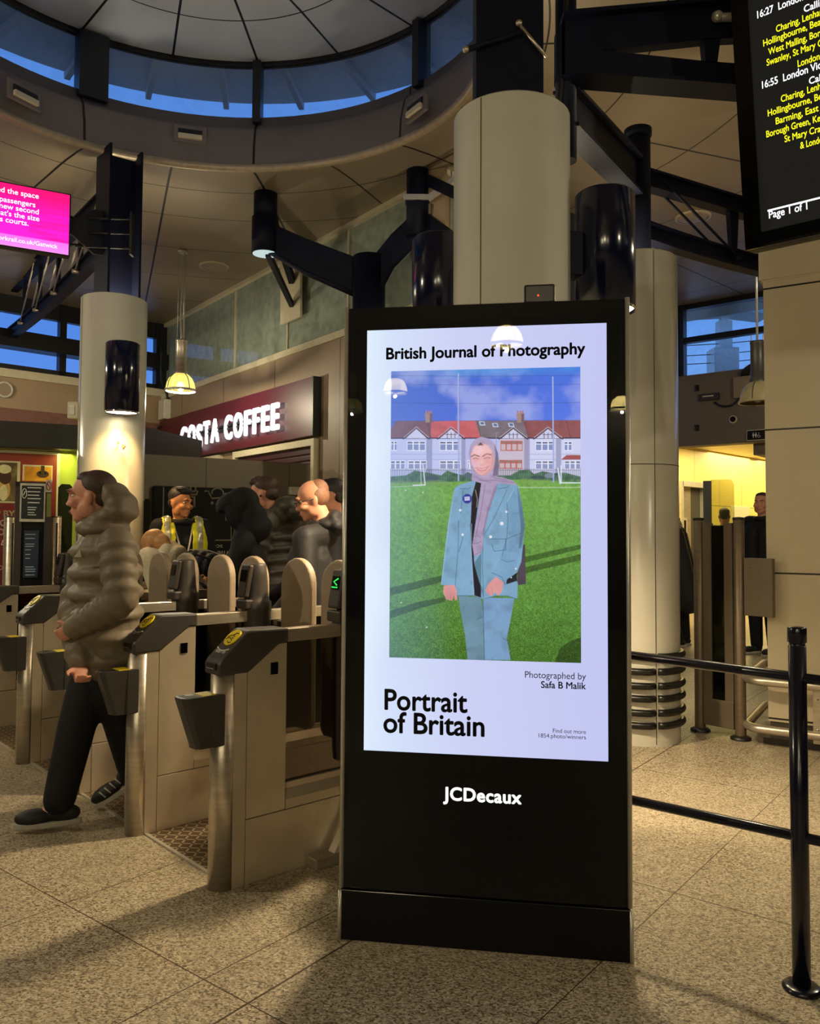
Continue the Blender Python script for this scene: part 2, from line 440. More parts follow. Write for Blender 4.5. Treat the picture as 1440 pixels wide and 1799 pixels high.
    def build(s, name, m, parent=None, voxel=None, smooth=0, loc=None):
        me = bpy.data.meshes.new(name)
        if voxel is None: bmesh.ops.recalc_face_normals(s.b, faces=list(s.b.faces))
        if loc is not None: bmesh.ops.translate(s.b, vec=-Vector(loc), verts=list(s.b.verts))
        s.b.to_mesh(me); s.b.free()
        o = bpy.data.objects.new(name, me)
        if voxel:
            scene.collection.objects.link(o)
            md = o.modifiers.new('r', 'REMESH'); md.mode = 'VOXEL'; md.voxel_size = voxel; md.use_smooth_shade = True
            if smooth:
                ms = o.modifiers.new('s', 'SMOOTH'); ms.factor = 0.5; ms.iterations = smooth
            bpy.context.view_layer.update()
            me2 = bpy.data.meshes.new_from_object(o.evaluated_get(bpy.context.evaluated_depsgraph_get()))
            bpy.data.objects.remove(o); bpy.data.meshes.remove(me)
            me2.name = name; o = bpy.data.objects.new(name, me2); me = me2
            for p in me.polygons: p.use_smooth = True
        me.materials.clear()
        for k in (m if isinstance(m, (list, tuple)) else [m]): me.materials.append(MT[k] if isinstance(k, str) else k)
        if loc is not None: o.location = loc
        return link(o, parent)

def text(name, body, m, parent, o, ex, ey, width=None, height=None, bold=0.0, depth=0.0, align='LEFT', size=None, shear=0.0, spacing=1.0):
    """flat lettering; o = baseline start, ex/ey = reading and up directions, scaled to the given width / capital height"""
    cu = bpy.data.curves.new(name, 'FONT'); cu.body = body; cu.size = 1.0; cu.extrude = 0.0; cu.shear = shear
    cu.space_character = spacing; cu.space_line = 0.9; cu.resolution_u = 4; cu.align_x = align
    to = bpy.data.objects.new(name, cu); scene.collection.objects.link(to)
    bpy.context.view_layer.update()
    me = bpy.data.meshes.new_from_object(to.evaluated_get(bpy.context.evaluated_depsgraph_get()))
    bpy.data.objects.remove(to); bpy.data.curves.remove(cu)
    if bold:                                   # heavier strokes: the same outline laid down around a small circle
        bm = bmesh.new(); src = bmesh.new(); src.from_mesh(me); K = 8
        for i in range(K):
            vm = [bm.verts.new((v.co.x + bold * math.cos(2 * PI * i / K), v.co.y + bold * math.sin(2 * PI * i / K), 0)) for v in src.verts]
            src.verts.index_update()
            for fc in src.faces:
                try: bm.faces.new([vm[v.index] for v in fc.verts])
                except ValueError: pass
        bm.to_mesh(me); bm.free(); src.free()
    n = len(me.vertices); co = np.zeros(n * 3); me.vertices.foreach_get('co', co); co = co.reshape(-1, 3)
    x0, x1 = co[:, 0].min(), co[:, 0].max()
    CAPH = 0.70
    sy = (height / CAPH) if height else None
    sx = (width / (x1 - x0)) if width else sy
    if sy is None: sy = sx
    co[:, 0] -= x0 if align == 'LEFT' else (x1 if align == 'RIGHT' else (x0 + x1) / 2)
    ex, ey, o = np.array(ex), np.array(ey), np.array(o)
    en = np.cross(ex, ey)
    P = o + np.outer(co[:, 0] * sx, ex) + np.outer(co[:, 1] * sy, ey)
    if depth:
        bm = bmesh.new(); me.vertices.foreach_set('co', P.astype(np.float32).ravel()); bm.from_mesh(me)
        ret = bmesh.ops.extrude_face_region(bm, geom=list(bm.faces))
        vs_ = [v for v in ret['geom'] if isinstance(v, bmesh.types.BMVert)]
        bmesh.ops.translate(bm, vec=Vector(en * depth), verts=vs_)
        bmesh.ops.recalc_face_normals(bm, faces=list(bm.faces))
        nn = Vector(en)
        bm.normal_update()
        for f in bm.faces: f.material_index = 0 if f.normal.dot(nn) > 0.7 else 1
        bm.to_mesh(me); bm.free()
    else:
        me.vertices.foreach_set('co', P.astype(np.float32).ravel())
    me.update(); me.name = name
    me.materials.clear()
    for k in (m if isinstance(m, (list, tuple)) else [m]): me.materials.append(MT[k] if isinstance(k, str) else k)
    return link(bpy.data.objects.new(name, me), parent)

# ================================================================== THE SETTING
def struct(name, mb, m, smooth=False):
    o = mb.build(name, m); o['kind'] = 'structure'; return o
def az(a): a = math.radians(a); return Vector((math.sin(a), math.cos(a), 0))
Z = Vector((0, 0, 1))
UG, VG = Vector((.737, .676, 0)), Vector((-.676, .737, 0))       # gate direction and gate line

# ground
struct('floor', MB().span((-14, -8, -0.1), (14, 24, 0)), 'floor')

# wall with the shop sign
SC = at(562, 700, 9.45); SC.z = 0
SD = az(-37); SN = Vector((SD.y, -SD.x, 0))                       # along the wall (away), out of the wall to the hall
if SN.y > 0: SN = -SN
def sc(px, py, off=0.0): return on_plane(px, py, SC + SN * off, SN)
def sct(px, py=700): return (sc(px, py) - SC).dot(SD)
CORN = sc(286, 716); CORN.z = 0
tC = (CORN - SC).dot(SD)
tR = -2.3                                                         # near end of the wall, behind the columns
def scb(mb, t0, t1, z0, z1, d0, d1, bev=0.0):
    """box along the wall: t along, z up, d out of it"""
    R3 = Matrix((SD, -SN, Z)).transposed()
    c = SC + SD * ((t0 + t1) / 2) + SN * ((d0 + d1) / 2) + Z * ((z0 + z1) / 2)
    return mb.box(c, (abs(t1 - t0), abs(d1 - d0), abs(z1 - z0)), R3, bev)
ZG0, ZG1 = 3.68, CEIL
struct('wall_shop', scb(MB(), tR, tC, 0, 3.60, -0.2, 0), 'beige')
struct('trim_1', scb(MB(), tR, tC, 3.60, ZG0, -0.2, 0.035), 'cream')
struct('window_1', scb(MB(), tR, tC, ZG0, ZG1, -0.06, -0.04), 'shop_glass')
struct('wall_upper', scb(MB(), tR, tC, ZG0, ZG1, -1.8, -1.7), 'dull_wall')
mb = MB()
for px in (408, 500, 606): scb(mb, sct(px) - 0.012, sct(px) + 0.012, ZG0, ZG1, -0.055, -0.02)
scb(mb, tR, tC, ZG1 - 0.05, ZG1, -0.08, 0.02)
struct('trim_2', mb, 'cream')
# beige plate on the glazing where the strut lands
RET = SC + SD * tR
RD = az(26)
mb = MB(); R3 = Matrix((RD, Vector((-RD.y, RD.x, 0)), Z)).transposed()
mb.box(RET + RD * 2.75 + Z * (CEIL / 2) + Vector((-RD.y, RD.x, 0)) * 0.1, (5.6, 0.2, CEIL), R3)
struct('wall_return', mb, 'beige_back')

# far wall on the left, glazed above
BD = az(-133.5); BN = Vector((BD.y, -BD.x, 0))
if BN.y > 0: BN = -BN
def bk(px, py): return on_plane(px, py, CORN, BN)
def bkt(px): return (bk(px, 700) - CORN).dot(BD)
def bkb(mb, t0, t1, z0, z1, d0, d1, bev=0.0):
    R3 = Matrix((BD, -BN, Z)).transposed()
    c = CORN + BD * ((t0 + t1) / 2) + BN * ((d0 + d1) / 2) + Z * ((z0 + z1) / 2)
    return mb.box(c, (abs(t1 - t0), abs(d1 - d0), abs(z1 - z0)), R3, bev)
zb = lambda px, py: bk(px, py).z
tL = 8.5
zs0, zs1 = zb(60, 669), zb(60, 655)
zr = [zb(60, y) for y in (545, 556, 588, 617, 646, 655)]
struct('wall_back', bkb(MB(), -0.2, tL, 0, zs0, -0.2, 0), 'beige_back')
struct('trim_3', bkb(MB(), -0.2, tL, zs0, zs1, -0.2, 0.06), 'cream')
struct('trim_4', bkb(MB(), -0.2, tL, zb(60, 745), zb(60, 722), -0.02, 0.03), 'maroon_band')
edges = [-0.1, bkt(277), bkt(200), bkt(108), bkt(-80), bkt(-260), tL]
mb = MB()
bkb(mb, -0.2, tL, zr[1], CEIL + 0.0, -0.1, 0.0); bkb(mb, -0.2, tL, zr[3], zr[2], -0.16, 0.12); bkb(mb, -0.2, tL, zs1, zr[4], -0.1, 0.02)
for t in edges: bkb(mb, t - 0.05, t + 0.05, zs1, CEIL, -0.1, 0.02)
bkb(mb, -0.1, bkt(277), zs1, CEIL, -0.12, 0.03)
struct('trim_5', mb, 'frame')
for i, (a, b) in enumerate(zip(edges[:-1], edges[1:])):
    mb = MB(); bkb(mb, a + 0.05, b - 0.05, zr[4], zr[3], -0.05, -0.04); bkb(mb, a + 0.05, b - 0.05, zr[2], zr[1], -0.05, -0.04)
    struct('window_%d' % (i + 2), mb, 'window')

# window wall on the right with the way through to the lit concourse below it
RW = at(1270, 650, 11.8); RW.z = 0
RWD = az(130); RWN = Vector((-RWD.y, RWD.x, 0))
if RWN.y > 0: RWN = -RWN
def rw(px, py): return on_plane(px, py, RW, RWN)
def rwt(px): return (rw(px, 700) - RW).dot(RWD)
def rwb(mb, t0, t1, z0, z1, d0, d1, bev=0.0):
    R3 = Matrix((RWD, -RWN, Z)).transposed()
    c = RW + RWD * ((t0 + t1) / 2) + RWN * ((d0 + d1) / 2) + Z * ((z0 + z1) / 2)
    return mb.box(c, (abs(t1 - t0), abs(d1 - d0), abs(z1 - z0)), R3, bev)
rz = lambda px, py: rw(px, py).z
fz0, fz1 = rz(1270, 780), rz(1270, 652)
wz = [rz(1270, y) for y in (652, 594, 584, 534)]
tw = rwt(1206)
struct('wall_right', rwb(MB(), tw - 1.5, 6.0, fz0, fz1, -0.25, 0), 'grey_fascia')
mb = MB(); rwb(mb, tw - 1.5, 6, wz[3], CEIL, -0.1, 0.03); rwb(mb, tw - 1.5, 6, wz[1], wz[2], -0.08, 0.03)
for t in (tw - 0.08, rwt(1190), tw + 2.4): rwb(mb, t - 0.05, t + 0.05, fz1, CEIL, -0.1, 0.04)
struct('trim_6', mb, 'frame')
for i, (a, b) in enumerate(((tw - 0.03, tw + 2.35), (tw - 1.4, rwt(1190) - 0.05))):
    mb = MB(); rwb(mb, a, b, wz[0], wz[1], -0.05, -0.04); rwb(mb, a, b, wz[2], wz[3], -0.05, -0.04)
    struct('window_%d' % (8 + i), mb, 'dirty_window')

# lit concourse beyond
YC = at(1205, 785, 15.2); ICZ = YC.z; YC.z = 0
YD = az(45); YN = Vector((YD.y, -YD.x, 0))
if YN.y > 0: YN = -YN
def yw(px, py): return on_plane(px, py, YC, YN)
def ywt(px): return (yw(px, 900) - YC).dot(YD)
def ywb(mb, t0, t1, z0, z1, d0, d1, bev=0.0):
    R3 = Matrix((YD, -YN, Z)).transposed()
    c = YC + YD * ((t0 + t1) / 2) + YN * ((d0 + d1) / 2) + Z * ((z0 + z1) / 2)
    return mb.box(c, (abs(t1 - t0), abs(d1 - d0), abs(z1 - z0)), R3, bev)
lt0, lt1 = ywt(1196), ywt(1242)
lz = yw(1215, 852).z
mb = MB(); ywb(mb, -2.4, lt0, 0, ICZ, -0.2, 0); ywb(mb, lt1, 9, 0, ICZ, -0.2, 0); ywb(mb, lt0, lt1, lz, ICZ, -0.2, 0)
struct('wall_concourse', mb, 'yellow_wall')
mb = MB(); ywb(mb, lt0, lt1, 0, lz, -0.22, -0.16)
struct('wall_recess', mb, 'steel_panel')
A = RW + RWD * (tw - 1.5); B = RW + RWD * 6
mb = MB()
poly = [A - RWN * 0.25, B - RWN * 0.25, B + Vector((5, 9, 0)), YC + YD * 9, YC - YD * 2.4]
mb.prism([(p.x, p.y) for p in poly], Z * ICZ, (1, 0, 0), (0, 1, 0), (0, 0, 1), 0.12)
struct('ceiling_concourse', mb, 'cream')
mb = MB(); rwb(mb, rwt(1312), 6.0, fz0 - .16, fz0, -1.9, -0.25)
struct('wall_bulkhead', mb, 'grey_fascia')
mb = MB()
def wallseg(mb, a, b, z0, z1, th=0.15):
    a, b = Vector(a), Vector(b); d = (b - a); d.z = 0
    mb.beam(a + Z * ((z0 + z1) / 2), b + Z * ((z0 + z1) / 2), th, z1 - z0); return mb
wallseg(mb, A, YC - YD * 2.4, 0, ICZ); wallseg(mb, B, B + Vector((5, 9, 0)), 0, ICZ); wallseg(mb, B + Vector((5, 9, 0)), YC + YD * 9, 0, ICZ)
struct('wall_passage', mb, 'yellow_wall')

# hall walls out of the picture (close the room)
LB = CORN + BD * tL
pts = [LB, Vector((-12.0, 3.0, 0)), Vector((-9.5, -7.2, 0)), Vector((9.5, -7.2, 0)), RW + RWD * 6]
for nm, a, b in (('wall_left', pts[0], pts[1]), ('wall_left_side', pts[1], pts[2]), ('wall_rear', pts[2], pts[3]), ('wall_right_side', pts[3], pts[4])):
    struct(nm, wallseg(MB(), a, b, 0, CEIL), 'dull_wall')

# ceiling with the round opening
OVAL = 1.09
def oval(mb):
    for v in mb.b.verts: v.co.x = ROT.x + (v.co.x - ROT.x) * OVAL
    return mb
def fill_ceiling():
    outer = [CORN + Vector((0.15, 0.15, 0)) + BD * -0.9 - SD * -0.9, LB + BN * -1.25 + BD * 0.6, pts[1] + Vector((-.3, 0, 0)), pts[2] + Vector((-.3, -.3, 0)), pts[3] + Vector((.3, -.3, 0)),
             pts[4] - RWN * 0.95 + RWD * 0.3, RW - RWN * 0.95 + RWD * (tw - 1.6), RET + RD * 5.8, SC + SD * tR - SN * 1.9, SC + SD * (tC + 1.2) - SN * 1.9]
    bm = bmesh.new()
    def loop(ps):
        vs_ = [bm.verts.new((p.x, p.y, CEIL)) for p in ps]
        return [bm.edges.new((vs_[i], vs_[(i + 1) % len(vs_)])) for i in range(len(vs_))]
    es = loop(outer) + loop([ROT + Vector((2.5 * OVAL * math.sin(2 * PI * i / 64), 2.5 * math.cos(2 * PI * i / 64), 0)) for i in range(64)])
    bmesh.ops.triangle_fill(bm, use_beauty=True, use_dissolve=False, edges=es)
    ret = bmesh.ops.extrude_face_region(bm, geom=list(bm.faces))
    bmesh.ops.translate(bm, vec=(0, 0, 0.12), verts=[v for v in ret['geom'] if isinstance(v, bmesh.types.BMVert)])
    mb = MB(); mb.merge(bm); return mb
struct('ceiling', fill_ceiling(), 'ceiling')
R0 = 1.90
mb = MB(); mb.lathe([(2.5, CEIL), (2.3, CEIL - 0.004), (2.05, CEIL - 0.02), (R0 + 0.03, CEIL - 0.035)], 96, c=ROT)
struct('ceiling_ring', oval(mb), 'ceiling')
mb = MB(); mb.lathe([(R0 + 0.03, CEIL - 0.035), (R0 + 0.005, CEIL - 0.04), (R0 - 0.02, CEIL - 0.02), (R0 - 0.018, CEIL + 0.01), (R0 + 0.0, CEIL + 0.03)], 96, c=ROT)
struct('trim_7', oval(mb), 'lip')
SZ = 5.40
mb = MB(); mb.lathe([(R0, CEIL + 0.03), (R0 + 0.01, CEIL + 0.2), (R0 + 0.05, CEIL + 0.38), (R0 + 0.09, SZ - 0.10), (R0 + 0.11, SZ - 0.10), (R0 + 0.12, SZ), (R0 + 0.35, SZ), (R0 + 0.4, CEIL + 0.1), (2.5, CEIL + 0.1)], 96, c=ROT)
struct('wall_ring', oval(mb), 'skirt')
# rotunda clerestory
RWIN = R0 + 0.14; WZ1 = 5.90
mb = MB(); mb.lathe([(RWIN - 0.02, WZ1), (RWIN - 0.02, WZ1 + 0.05), (RWIN + 0.03, WZ1 + 0.05), (RWIN + 0.03, WZ1)], 96, c=ROT)
BAYS = [2, 48, 92, 137, 182, 227, 272, 322]
for k, a in enumerate(BAYS):
    w = 0.24 if k % 8 == 7 else 0.07
    c = ROT + az(a) * (RWIN - 0.02); d = az(a)
    R3 = Matrix((Vector((d.y, -d.x, 0)), d, Z)).transposed()
    mb.box(c + Z * ((SZ - 0.05 + WZ1) / 2), (w, 0.14, WZ1 - SZ + 0.1), R3)
struct('trim_8', oval(mb), 'frame')
for k, a in enumerate(BAYS):
    mb = MB(); w = math.radians((BAYS[(k + 1) % 8] - a) % 360)
    mb.lathe([(RWIN, SZ), (RWIN, WZ1)], 16, math.radians(a), math.radians(a) + w, c=ROT)
    mb.lathe([(RWIN + 0.01, WZ1), (RWIN + 0.01, SZ)], 16, math.radians(a), math.radians(a) + w, c=ROT)
    struct('window_%d' % (10 + k), oval(mb), 'dirty_window')
mb = MB(); mb.lathe([(RWIN - 0.02, WZ1 + 0.05), (1.4, WZ1 + 0.07), (0.7, WZ1 + 0.06), (0.001, WZ1 + 0.04)], 96, c=ROT)
struct('ceiling_dome', oval(mb), 'dome')
mb = MB(); mb.lathe([(RWIN - 0.03, WZ1 + 0.10), (2.78, WZ1 + 0.04), (2.85, WZ1 + 0.12), (1.5, WZ1 + 0.6), (0.001, WZ1 + 0.9)], 96, c=ROT)
for i in range(24):
    d = az(7.5 + 15 * i); mb.beam(ROT + d * 2.1 + Z * (WZ1 + 0.05), ROT + d * 2.78 + Z * (WZ1 + 0.0), 0.05, 0.07)
struct('roof', oval(mb), 'eave')

# ------------------------------------------------------------------ room light
# concourse lamps (recessed in its ceiling)
for i, (px, Y) in enumerate(((1225, 13.6), (1340, 14.2), (1300, 16.4), (1420, 17.0))):
    p = at(px, 900, Y); lamp('concourse_lamp_light', 'AREA', (p.x, p.y, ICZ - 0.03), 80, (1.0, 0.80, 0.36), None, (p.x, p.y, 0), 1.6)

# ================================================================== THE DISPLAY TOTEM (largest thing)
KL, KR = gnd(594, 1650), gnd(1112, 1693)
KE = (KR - KL); KW = KE.length; KE.normalize(); KN = Vector((-KE.y, KE.x, 0))     # KN: away from the camera
KC = (KL + KR) / 2; KH = 2.235
kiosk = empty('advertising_totem', KC, math.atan2(KE.y, KE.x))
tag(kiosk, 'tall black freestanding digital advertising totem showing a portrait poster on its bright screen', 'advertising display')
KM = Matrix.Translation(KC) @ Matrix.Rotation(math.atan2(KE.y, KE.x), 4, 'Z')
KMI = KM.inverted()
def kp(px, py, y=0.0):
    p = KMI @ on_plane(px, py, KC + KN * y, KN); return p
hw = KW / 2
PZ = 0.178
mb = MB(); mb.span((-hw + 0.016, 0.014, PZ), (hw - 0.016, 0.21, KH), 0.004); mb.build('body', 'mask', kiosk)
mb = MB(); mb.span((-hw + 0.006, 0.0, 0), (hw - 0.006, 0.225, PZ - 0.006), 0.003); mb.build('plinth', 'plinth_black', kiosk)
for s in (-1, 1):
    mb = MB(); mb.tube([(s * (hw - 0.008), 0.006, PZ), (s * (hw - 0.008), 0.006, KH)], 0.008, 12)
    mb.span((s * (hw - 0.014), 0.006, PZ), (s * (hw - 0.003), 0.2, KH)); mb.build('edge_trim', 'alu', kiosk)
    mb = MB(); mb.tube([(s * (hw - 0.004), 0.002, 0), (s * (hw - 0.004), 0.002, PZ - 0.008)], 0.007, 12)
    mb.build('plinth_trim', 'alu', kiosk)
mb = MB(); mb.span((-hw + 0.014, 0.0, PZ), (hw - 0.014, 0.004, KH - 0.002)); mb.build('front_glass', 'kiosk_glass', kiosk)
# picture area, pixel accurate grid of the shown image
tl, tr, br, bl = kp(644, 579), kp(1066, 567), kp(1068, 1340), kp(638, 1318)
sx0 = (tl.x + bl.x) / 2; sx1 = (tr.x + br.x) / 2; sz1 = (tl.z + tr.z) / 2; sz0 = (bl.z + br.z) / 2

# ---- the picture the screen shows, worked out dot by dot
PW, PH_ = 320, 494
def sl(c): return np.array(lin(c)[:3])
class Paint:
    def __init__(s, w, h): s.w, s.h = w, h; s.a = np.zeros((h, w, 3)); s.yy, s.xx = np.mgrid[0:h, 0:w]; s.xx = s.xx + .5; s.yy = s.yy + .5
    def to(s, px, py):
        u = (px - 685.0) / 335.0; top = 652 - 9 * u; bot = 1155 + 11 * u
        return (u * s.w, (py - top) / (bot - top) * s.h)
    def blend(s, m, c, al=1.0):
        c = np.array(c)
        s.a = s.a * (1 - m[..., None] * al) + c * m[..., None] * al
    def mask(s, pts):
        P = np.array([s.to(*p) for p in pts]); x0, y0 = np.floor(P.min(0)).astype(int) - 1; x1, y1 = np.ceil(P.max(0)).astype(int) + 1
        x0, y0, x1, y1 = max(x0, 0), max(y0, 0), min(x1, s.w), min(y1, s.h)
        M = np.zeros((s.h, s.w))
        if x1 <= x0 or y1 <= y0: return M
        acc = np.zeros((y1 - y0, x1 - x0)); K = 3
        for i in range(K):
            for j in range(K):
                X, Y = np.meshgrid(np.arange(x0, x1) + (i + .5) / K, np.arange(y0, y1) + (j + .5) / K)
                ins = np.zeros(X.shape, bool); n = len(P)
                for k in range(n):
                    (xa, ya), (xb, yb) = P[k], P[(k + 1) % n]
                    if ya == yb: continue
                    c = ((ya > Y) != (yb > Y)) & (X < (xb - xa) * (Y - ya) / (yb - ya) + xa)
                    ins ^= c
                acc += ins
        M[y0:y1, x0:x1] = acc / (K * K); return M
    def poly(s, pts, c, al=1.0): s.blend(s.mask(pts), sl(c), al)
    def line(s, pts, w, c, al=1.0):
        P = [np.array(s.to(*p)) for p in pts]; D = np.full((s.h, s.w), 1e9)
        for a, b in zip(P[:-1], P[1:]):
            ab = b - a; L = max((ab ** 2).sum(), 1e-9)
            t = np.clip(((s.xx - a[0]) * ab[0] + (s.yy - a[1]) * ab[1]) / L, 0, 1)
            D = np.minimum(D, np.hypot(s.xx - a[0] - t * ab[0], s.yy - a[1] - t * ab[1]))
        s.blend(np.clip(w * s.w / 335 / 2 + .5 - D, 0, 1), sl(c), al)
    def ell(s, cx, cy, rx, ry, c, al=1.0, soft=1.0):
        x, y = s.to(cx, cy); k = s.w / 335
        d = np.sqrt(((s.xx - x) / (rx * k)) ** 2 + ((s.yy - y) / (ry * k)) ** 2)
        s.blend(np.clip((1 - d) * min(rx, ry) * k / soft + .5, 0, 1), sl(c), al)
    def shade(s, m, k): s.a *= 1 + m[..., None] * (k - 1)
def vnoise(w, h, cell, r):
    gx, gy = int(w / cell) + 3, int(h / cell) + 3; g = r.random((gy, gx))
    X, Y = np.meshgrid(np.arange(w) / cell, np.arange(h) / cell); xi, yi = X.astype(int), Y.astype(int); fx, fy = X - xi, Y - yi
    fx, fy = fx * fx * (3 - 2 * fx), fy * fy * (3 - 2 * fy)
    return (g[yi, xi] * (1 - fx) + g[yi, xi + 1] * fx) * (1 - fy) + (g[yi + 1, xi] * (1 - fx) + g[yi + 1, xi + 1] * fx) * fy
def fbm(w, h, cell, r, n=4):
    o = np.zeros((h, w)); a = .5
    for i in range(n): o += a * vnoise(w, h, max(cell / 2 ** i, 1.01), r); a *= .5
    return o / (1 - .5 ** n)
def make_picture():
    P = Paint(PW, PH_); r = np.random.default_rng(5); w, h = PW, PH_
    U = (P.xx / w)[..., None]; V = (P.yy / h)[..., None]
    skyv = np.clip(V / 0.2, 0, 1)
    sky = sl((62, 98, 200)) * (1 - skyv) + sl((78, 108, 208)) * skyv
    sky = sky * (1 + .25 * U) 
    cl = np.clip((fbm(w, h, 70, r, 5) + .22 * (P.xx / w - .5) + .25 * (0.12 - np.abs(P.yy / h - .08)) - .47) * 5, 0, 1)[..., None]
    P.a = sky * (1 - cl * .62) + sl((176, 184, 236)) * cl * .62
    tb = np.clip(1 - V / .035, 0, 1) * np.clip(fbm(w, h, 60, r, 3) * 2.4 - .9, 0, 1)[..., None]
    P.a = P.a * (1 - tb * .7) + sl((70, 160, 225)) * tb * .7
    A = lambda x, y: (680 + x / 4.114, 630 + y / 4.114)          # from a 4.1x enlargement
    Q = lambda L: [A(*p) for p in L]
    for y, c in ((118, 1.0), (182, 1.0), (318, 1.1)): P.line(Q([(20, y + 4), (700, y + 8), (1400, y)]), .9, (52, 64, 130), .6)
    P.line(Q([(10, 470), (60, 455), (1400, 448)]), 1.2, (90, 70, 110), .7)
    # roofs
    P.poly(Q([(0, 585), (30, 500), (60, 455), (322, 455), (330, 585)]), (128, 88, 102))
    P.poly(Q([(322, 455), (645, 452), (690, 585), (318, 585)]), (206, 104, 112))
    P.poly(Q([(645, 452), (985, 452), (1035, 585), (690, 585)]), (128, 116, 126))
    P.poly(Q([(985, 452), (1405, 448), (1405, 585), (1035, 585)]), (150, 88, 92))
    rows = (np.sin(P.yy * 2.4) * .5 + .5) * (fbm(w, h, 3, r, 2)); rm = P.mask(Q([(0, 590), (30, 455), (1405, 448), (1405, 590)]))
    P.shade(rm * rows, .72); P.shade(rm * np.clip(fbm(w, h, 9, r, 3) - .4, 0, 1) * 2, .8)
    for x in (322, 690, 1035, 1330): P.line(Q([(x - 30, 455), (x, 585)]), 1.2, (88, 52, 62), .7)
    for x, y in ((695, 470), (790, 482), (905, 480)):
        P.poly(Q([(x - 22, y - 14), (x + 16, y - 14), (x + 26, y + 16), (x - 14, y + 16)]), (196, 210, 235)); P.poly(Q([(x - 14, y - 9), (x + 12, y - 9), (x + 18, y + 10), (x - 8, y + 10)]), (92, 112, 150))
    # chimneys
    for x in (302, 972):
        P.poly(Q([(x - 28, 398), (x + 28, 398), (x + 28, 465), (x - 22, 465)]), (160, 132, 128)); P.poly(Q([(x + 8, 398), (x + 28, 398), (x + 28, 465), (x + 8, 465)]), (116, 92, 100))
        for k in (-18, 0, 16): P.poly(Q([(x + k - 5, 378), (x + k + 6, 378), (x + k + 6, 400), (x + k - 5, 400)]), (176, 120, 110))
    # house fronts
    P.poly(Q([(0, 580), (560, 580), (560, 880), (0, 880)]), (190, 198, 240)); P.poly(Q([(560, 580), (830, 580), (830, 880), (560, 880)]), (182, 186, 232))
    P.poly(Q([(820, 580), (1030, 580), (1030, 880), (820, 880)]), (198, 186, 206)); P.poly(Q([(1030, 580), (1405, 580), (1405, 880), (1030, 880)]), (206, 208, 240))
    for x0, x1 in ((288, 330), (545, 575), (1000, 1040), (1225, 1262)): P.poly(Q([(x0, 582), (x1, 582), (x1, 870), (x0, 870)]), (140, 140, 178), .75)
    P.line(Q([(0, 580), (1405, 578)]), 2.2, (58, 52, 84))
    for cx, hw_ in ((212, 78), (470, 82), (922, 84), (1170, 84)):
        P.poly(Q([(cx - hw_, 580), (cx, 512), (cx + hw_, 580)]), (204, 204, 236))
        if cx != 212:
            for k in (-28, 0, 28): P.line(Q([(cx + k, 578), (cx + k, 540)]), 1.1, (50, 44, 62))
            P.line(Q([(cx - 40, 552), (cx + 40, 552)]), 1.0, (50, 44, 62))
        P.line(Q([(cx - hw_ - 18, 584), (cx, 502), (cx + hw_ + 18, 584)]), 2.4, (58, 46, 60)); P.line(Q([(cx - hw_ - 14, 574), (cx, 497), (cx + hw_ + 14, 574)]), 1.0, (206, 190, 206))
    def window(x0, y0, x1, y1, fr, gl, n):
        P.poly(Q([(x0, y0), (x1, y0), (x1, y1), (x0, y1)]), fr)
        sx = (x1 - x0) / n
        for k in range(n):
            P.poly(Q([(x0 + k * sx + 5, y0 + 6), (x0 + (k + 1) * sx - 4, y0 + 6), (x0 + (k + 1) * sx - 4, y0 + 18), (x0 + k * sx + 5, y0 + 18)]), tuple(v * .7 for v in gl))
            P.poly(Q([(x0 + k * sx + 5, y0 + 24), (x0 + (k + 1) * sx - 4, y0 + 24), (x0 + (k + 1) * sx - 4, y1 - 6), (x0 + k * sx + 5, y1 - 6)]), gl)
    wf, wg = (232, 234, 255), (132, 144, 192)
    for b in ((22, 600, 70, 672), (142, 600, 280, 672), (385, 600, 530, 672), (1080, 600, 1215, 672), (1282, 602, 1340, 672)): window(*b, wf, wg, 3 if b[2] - b[0] > 90 else 2)
    for b in ((20, 742, 130, 808), (150, 742, 290, 808), (385, 742, 540, 808), (590, 740, 640, 808), (1080, 742, 1215, 808), (1285, 742, 1400, 808)): window(*b, wf, (142, 150, 192), 3)
    for b in ((830, 598, 988, 672), (820, 738, 985, 802)): window(*b, (186, 92, 70), (196, 178, 190), 4)
    for y in (696, 735): P.line(Q([(20, y), (560, y)]), 1.0, (150, 156, 206), .8); P.line(Q([(1030, y), (1400, y)]), 1.0, (150, 156, 206), .8)
    P.poly(Q([(1262, 735), (1300, 702), (1405, 702), (1405, 735)]), (160, 84, 86))
    # hedge, cars and fence
    hm = P.mask(Q([(0, 860), (140, 850), (200, 815), (300, 830), (400, 850), (440, 815), (500, 835), (560, 850), (590, 825), (640, 850), (900, 850), (960, 815), (1040, 812), (1070, 840), (1130, 820), (1210, 835), (1290, 830), (1400, 860), (1405, 905), (0, 905)]))
    hn = fbm(w, h, 5, r, 3)
    P.a = P.a * (1 - hm[..., None]) + (sl((38, 74, 62)) * (1 - hn[..., None]) + sl((104, 150, 118)) * hn[..., None]) * hm[..., None]
    for x, y, rx, ry, c in ((330, 870, 50, 22, (70, 84, 108)), (600, 852, 42, 18, (100, 112, 140)), (1100, 868, 46, 16, (60, 74, 92)), (1180, 852, 36, 18, (150, 158, 180))): P.ell(*A(x, y), rx / 4.114, ry / 4.114, c, .75, 1.5)
    for x in np.arange(22, 1400, 13.2): P.line(Q([(x, 802), (x, 890)]), .95, (52, 60, 66), .8)
    P.line(Q([(20, 812), (1400, 812)]), .8, (50, 58, 70), .7)
    # pitch
    gm = P.mask(Q([(-20, 906), (300, 900), (560, 896), (1000, 880), (1405, 900), (1405, 2600), (-20, 2600)]))
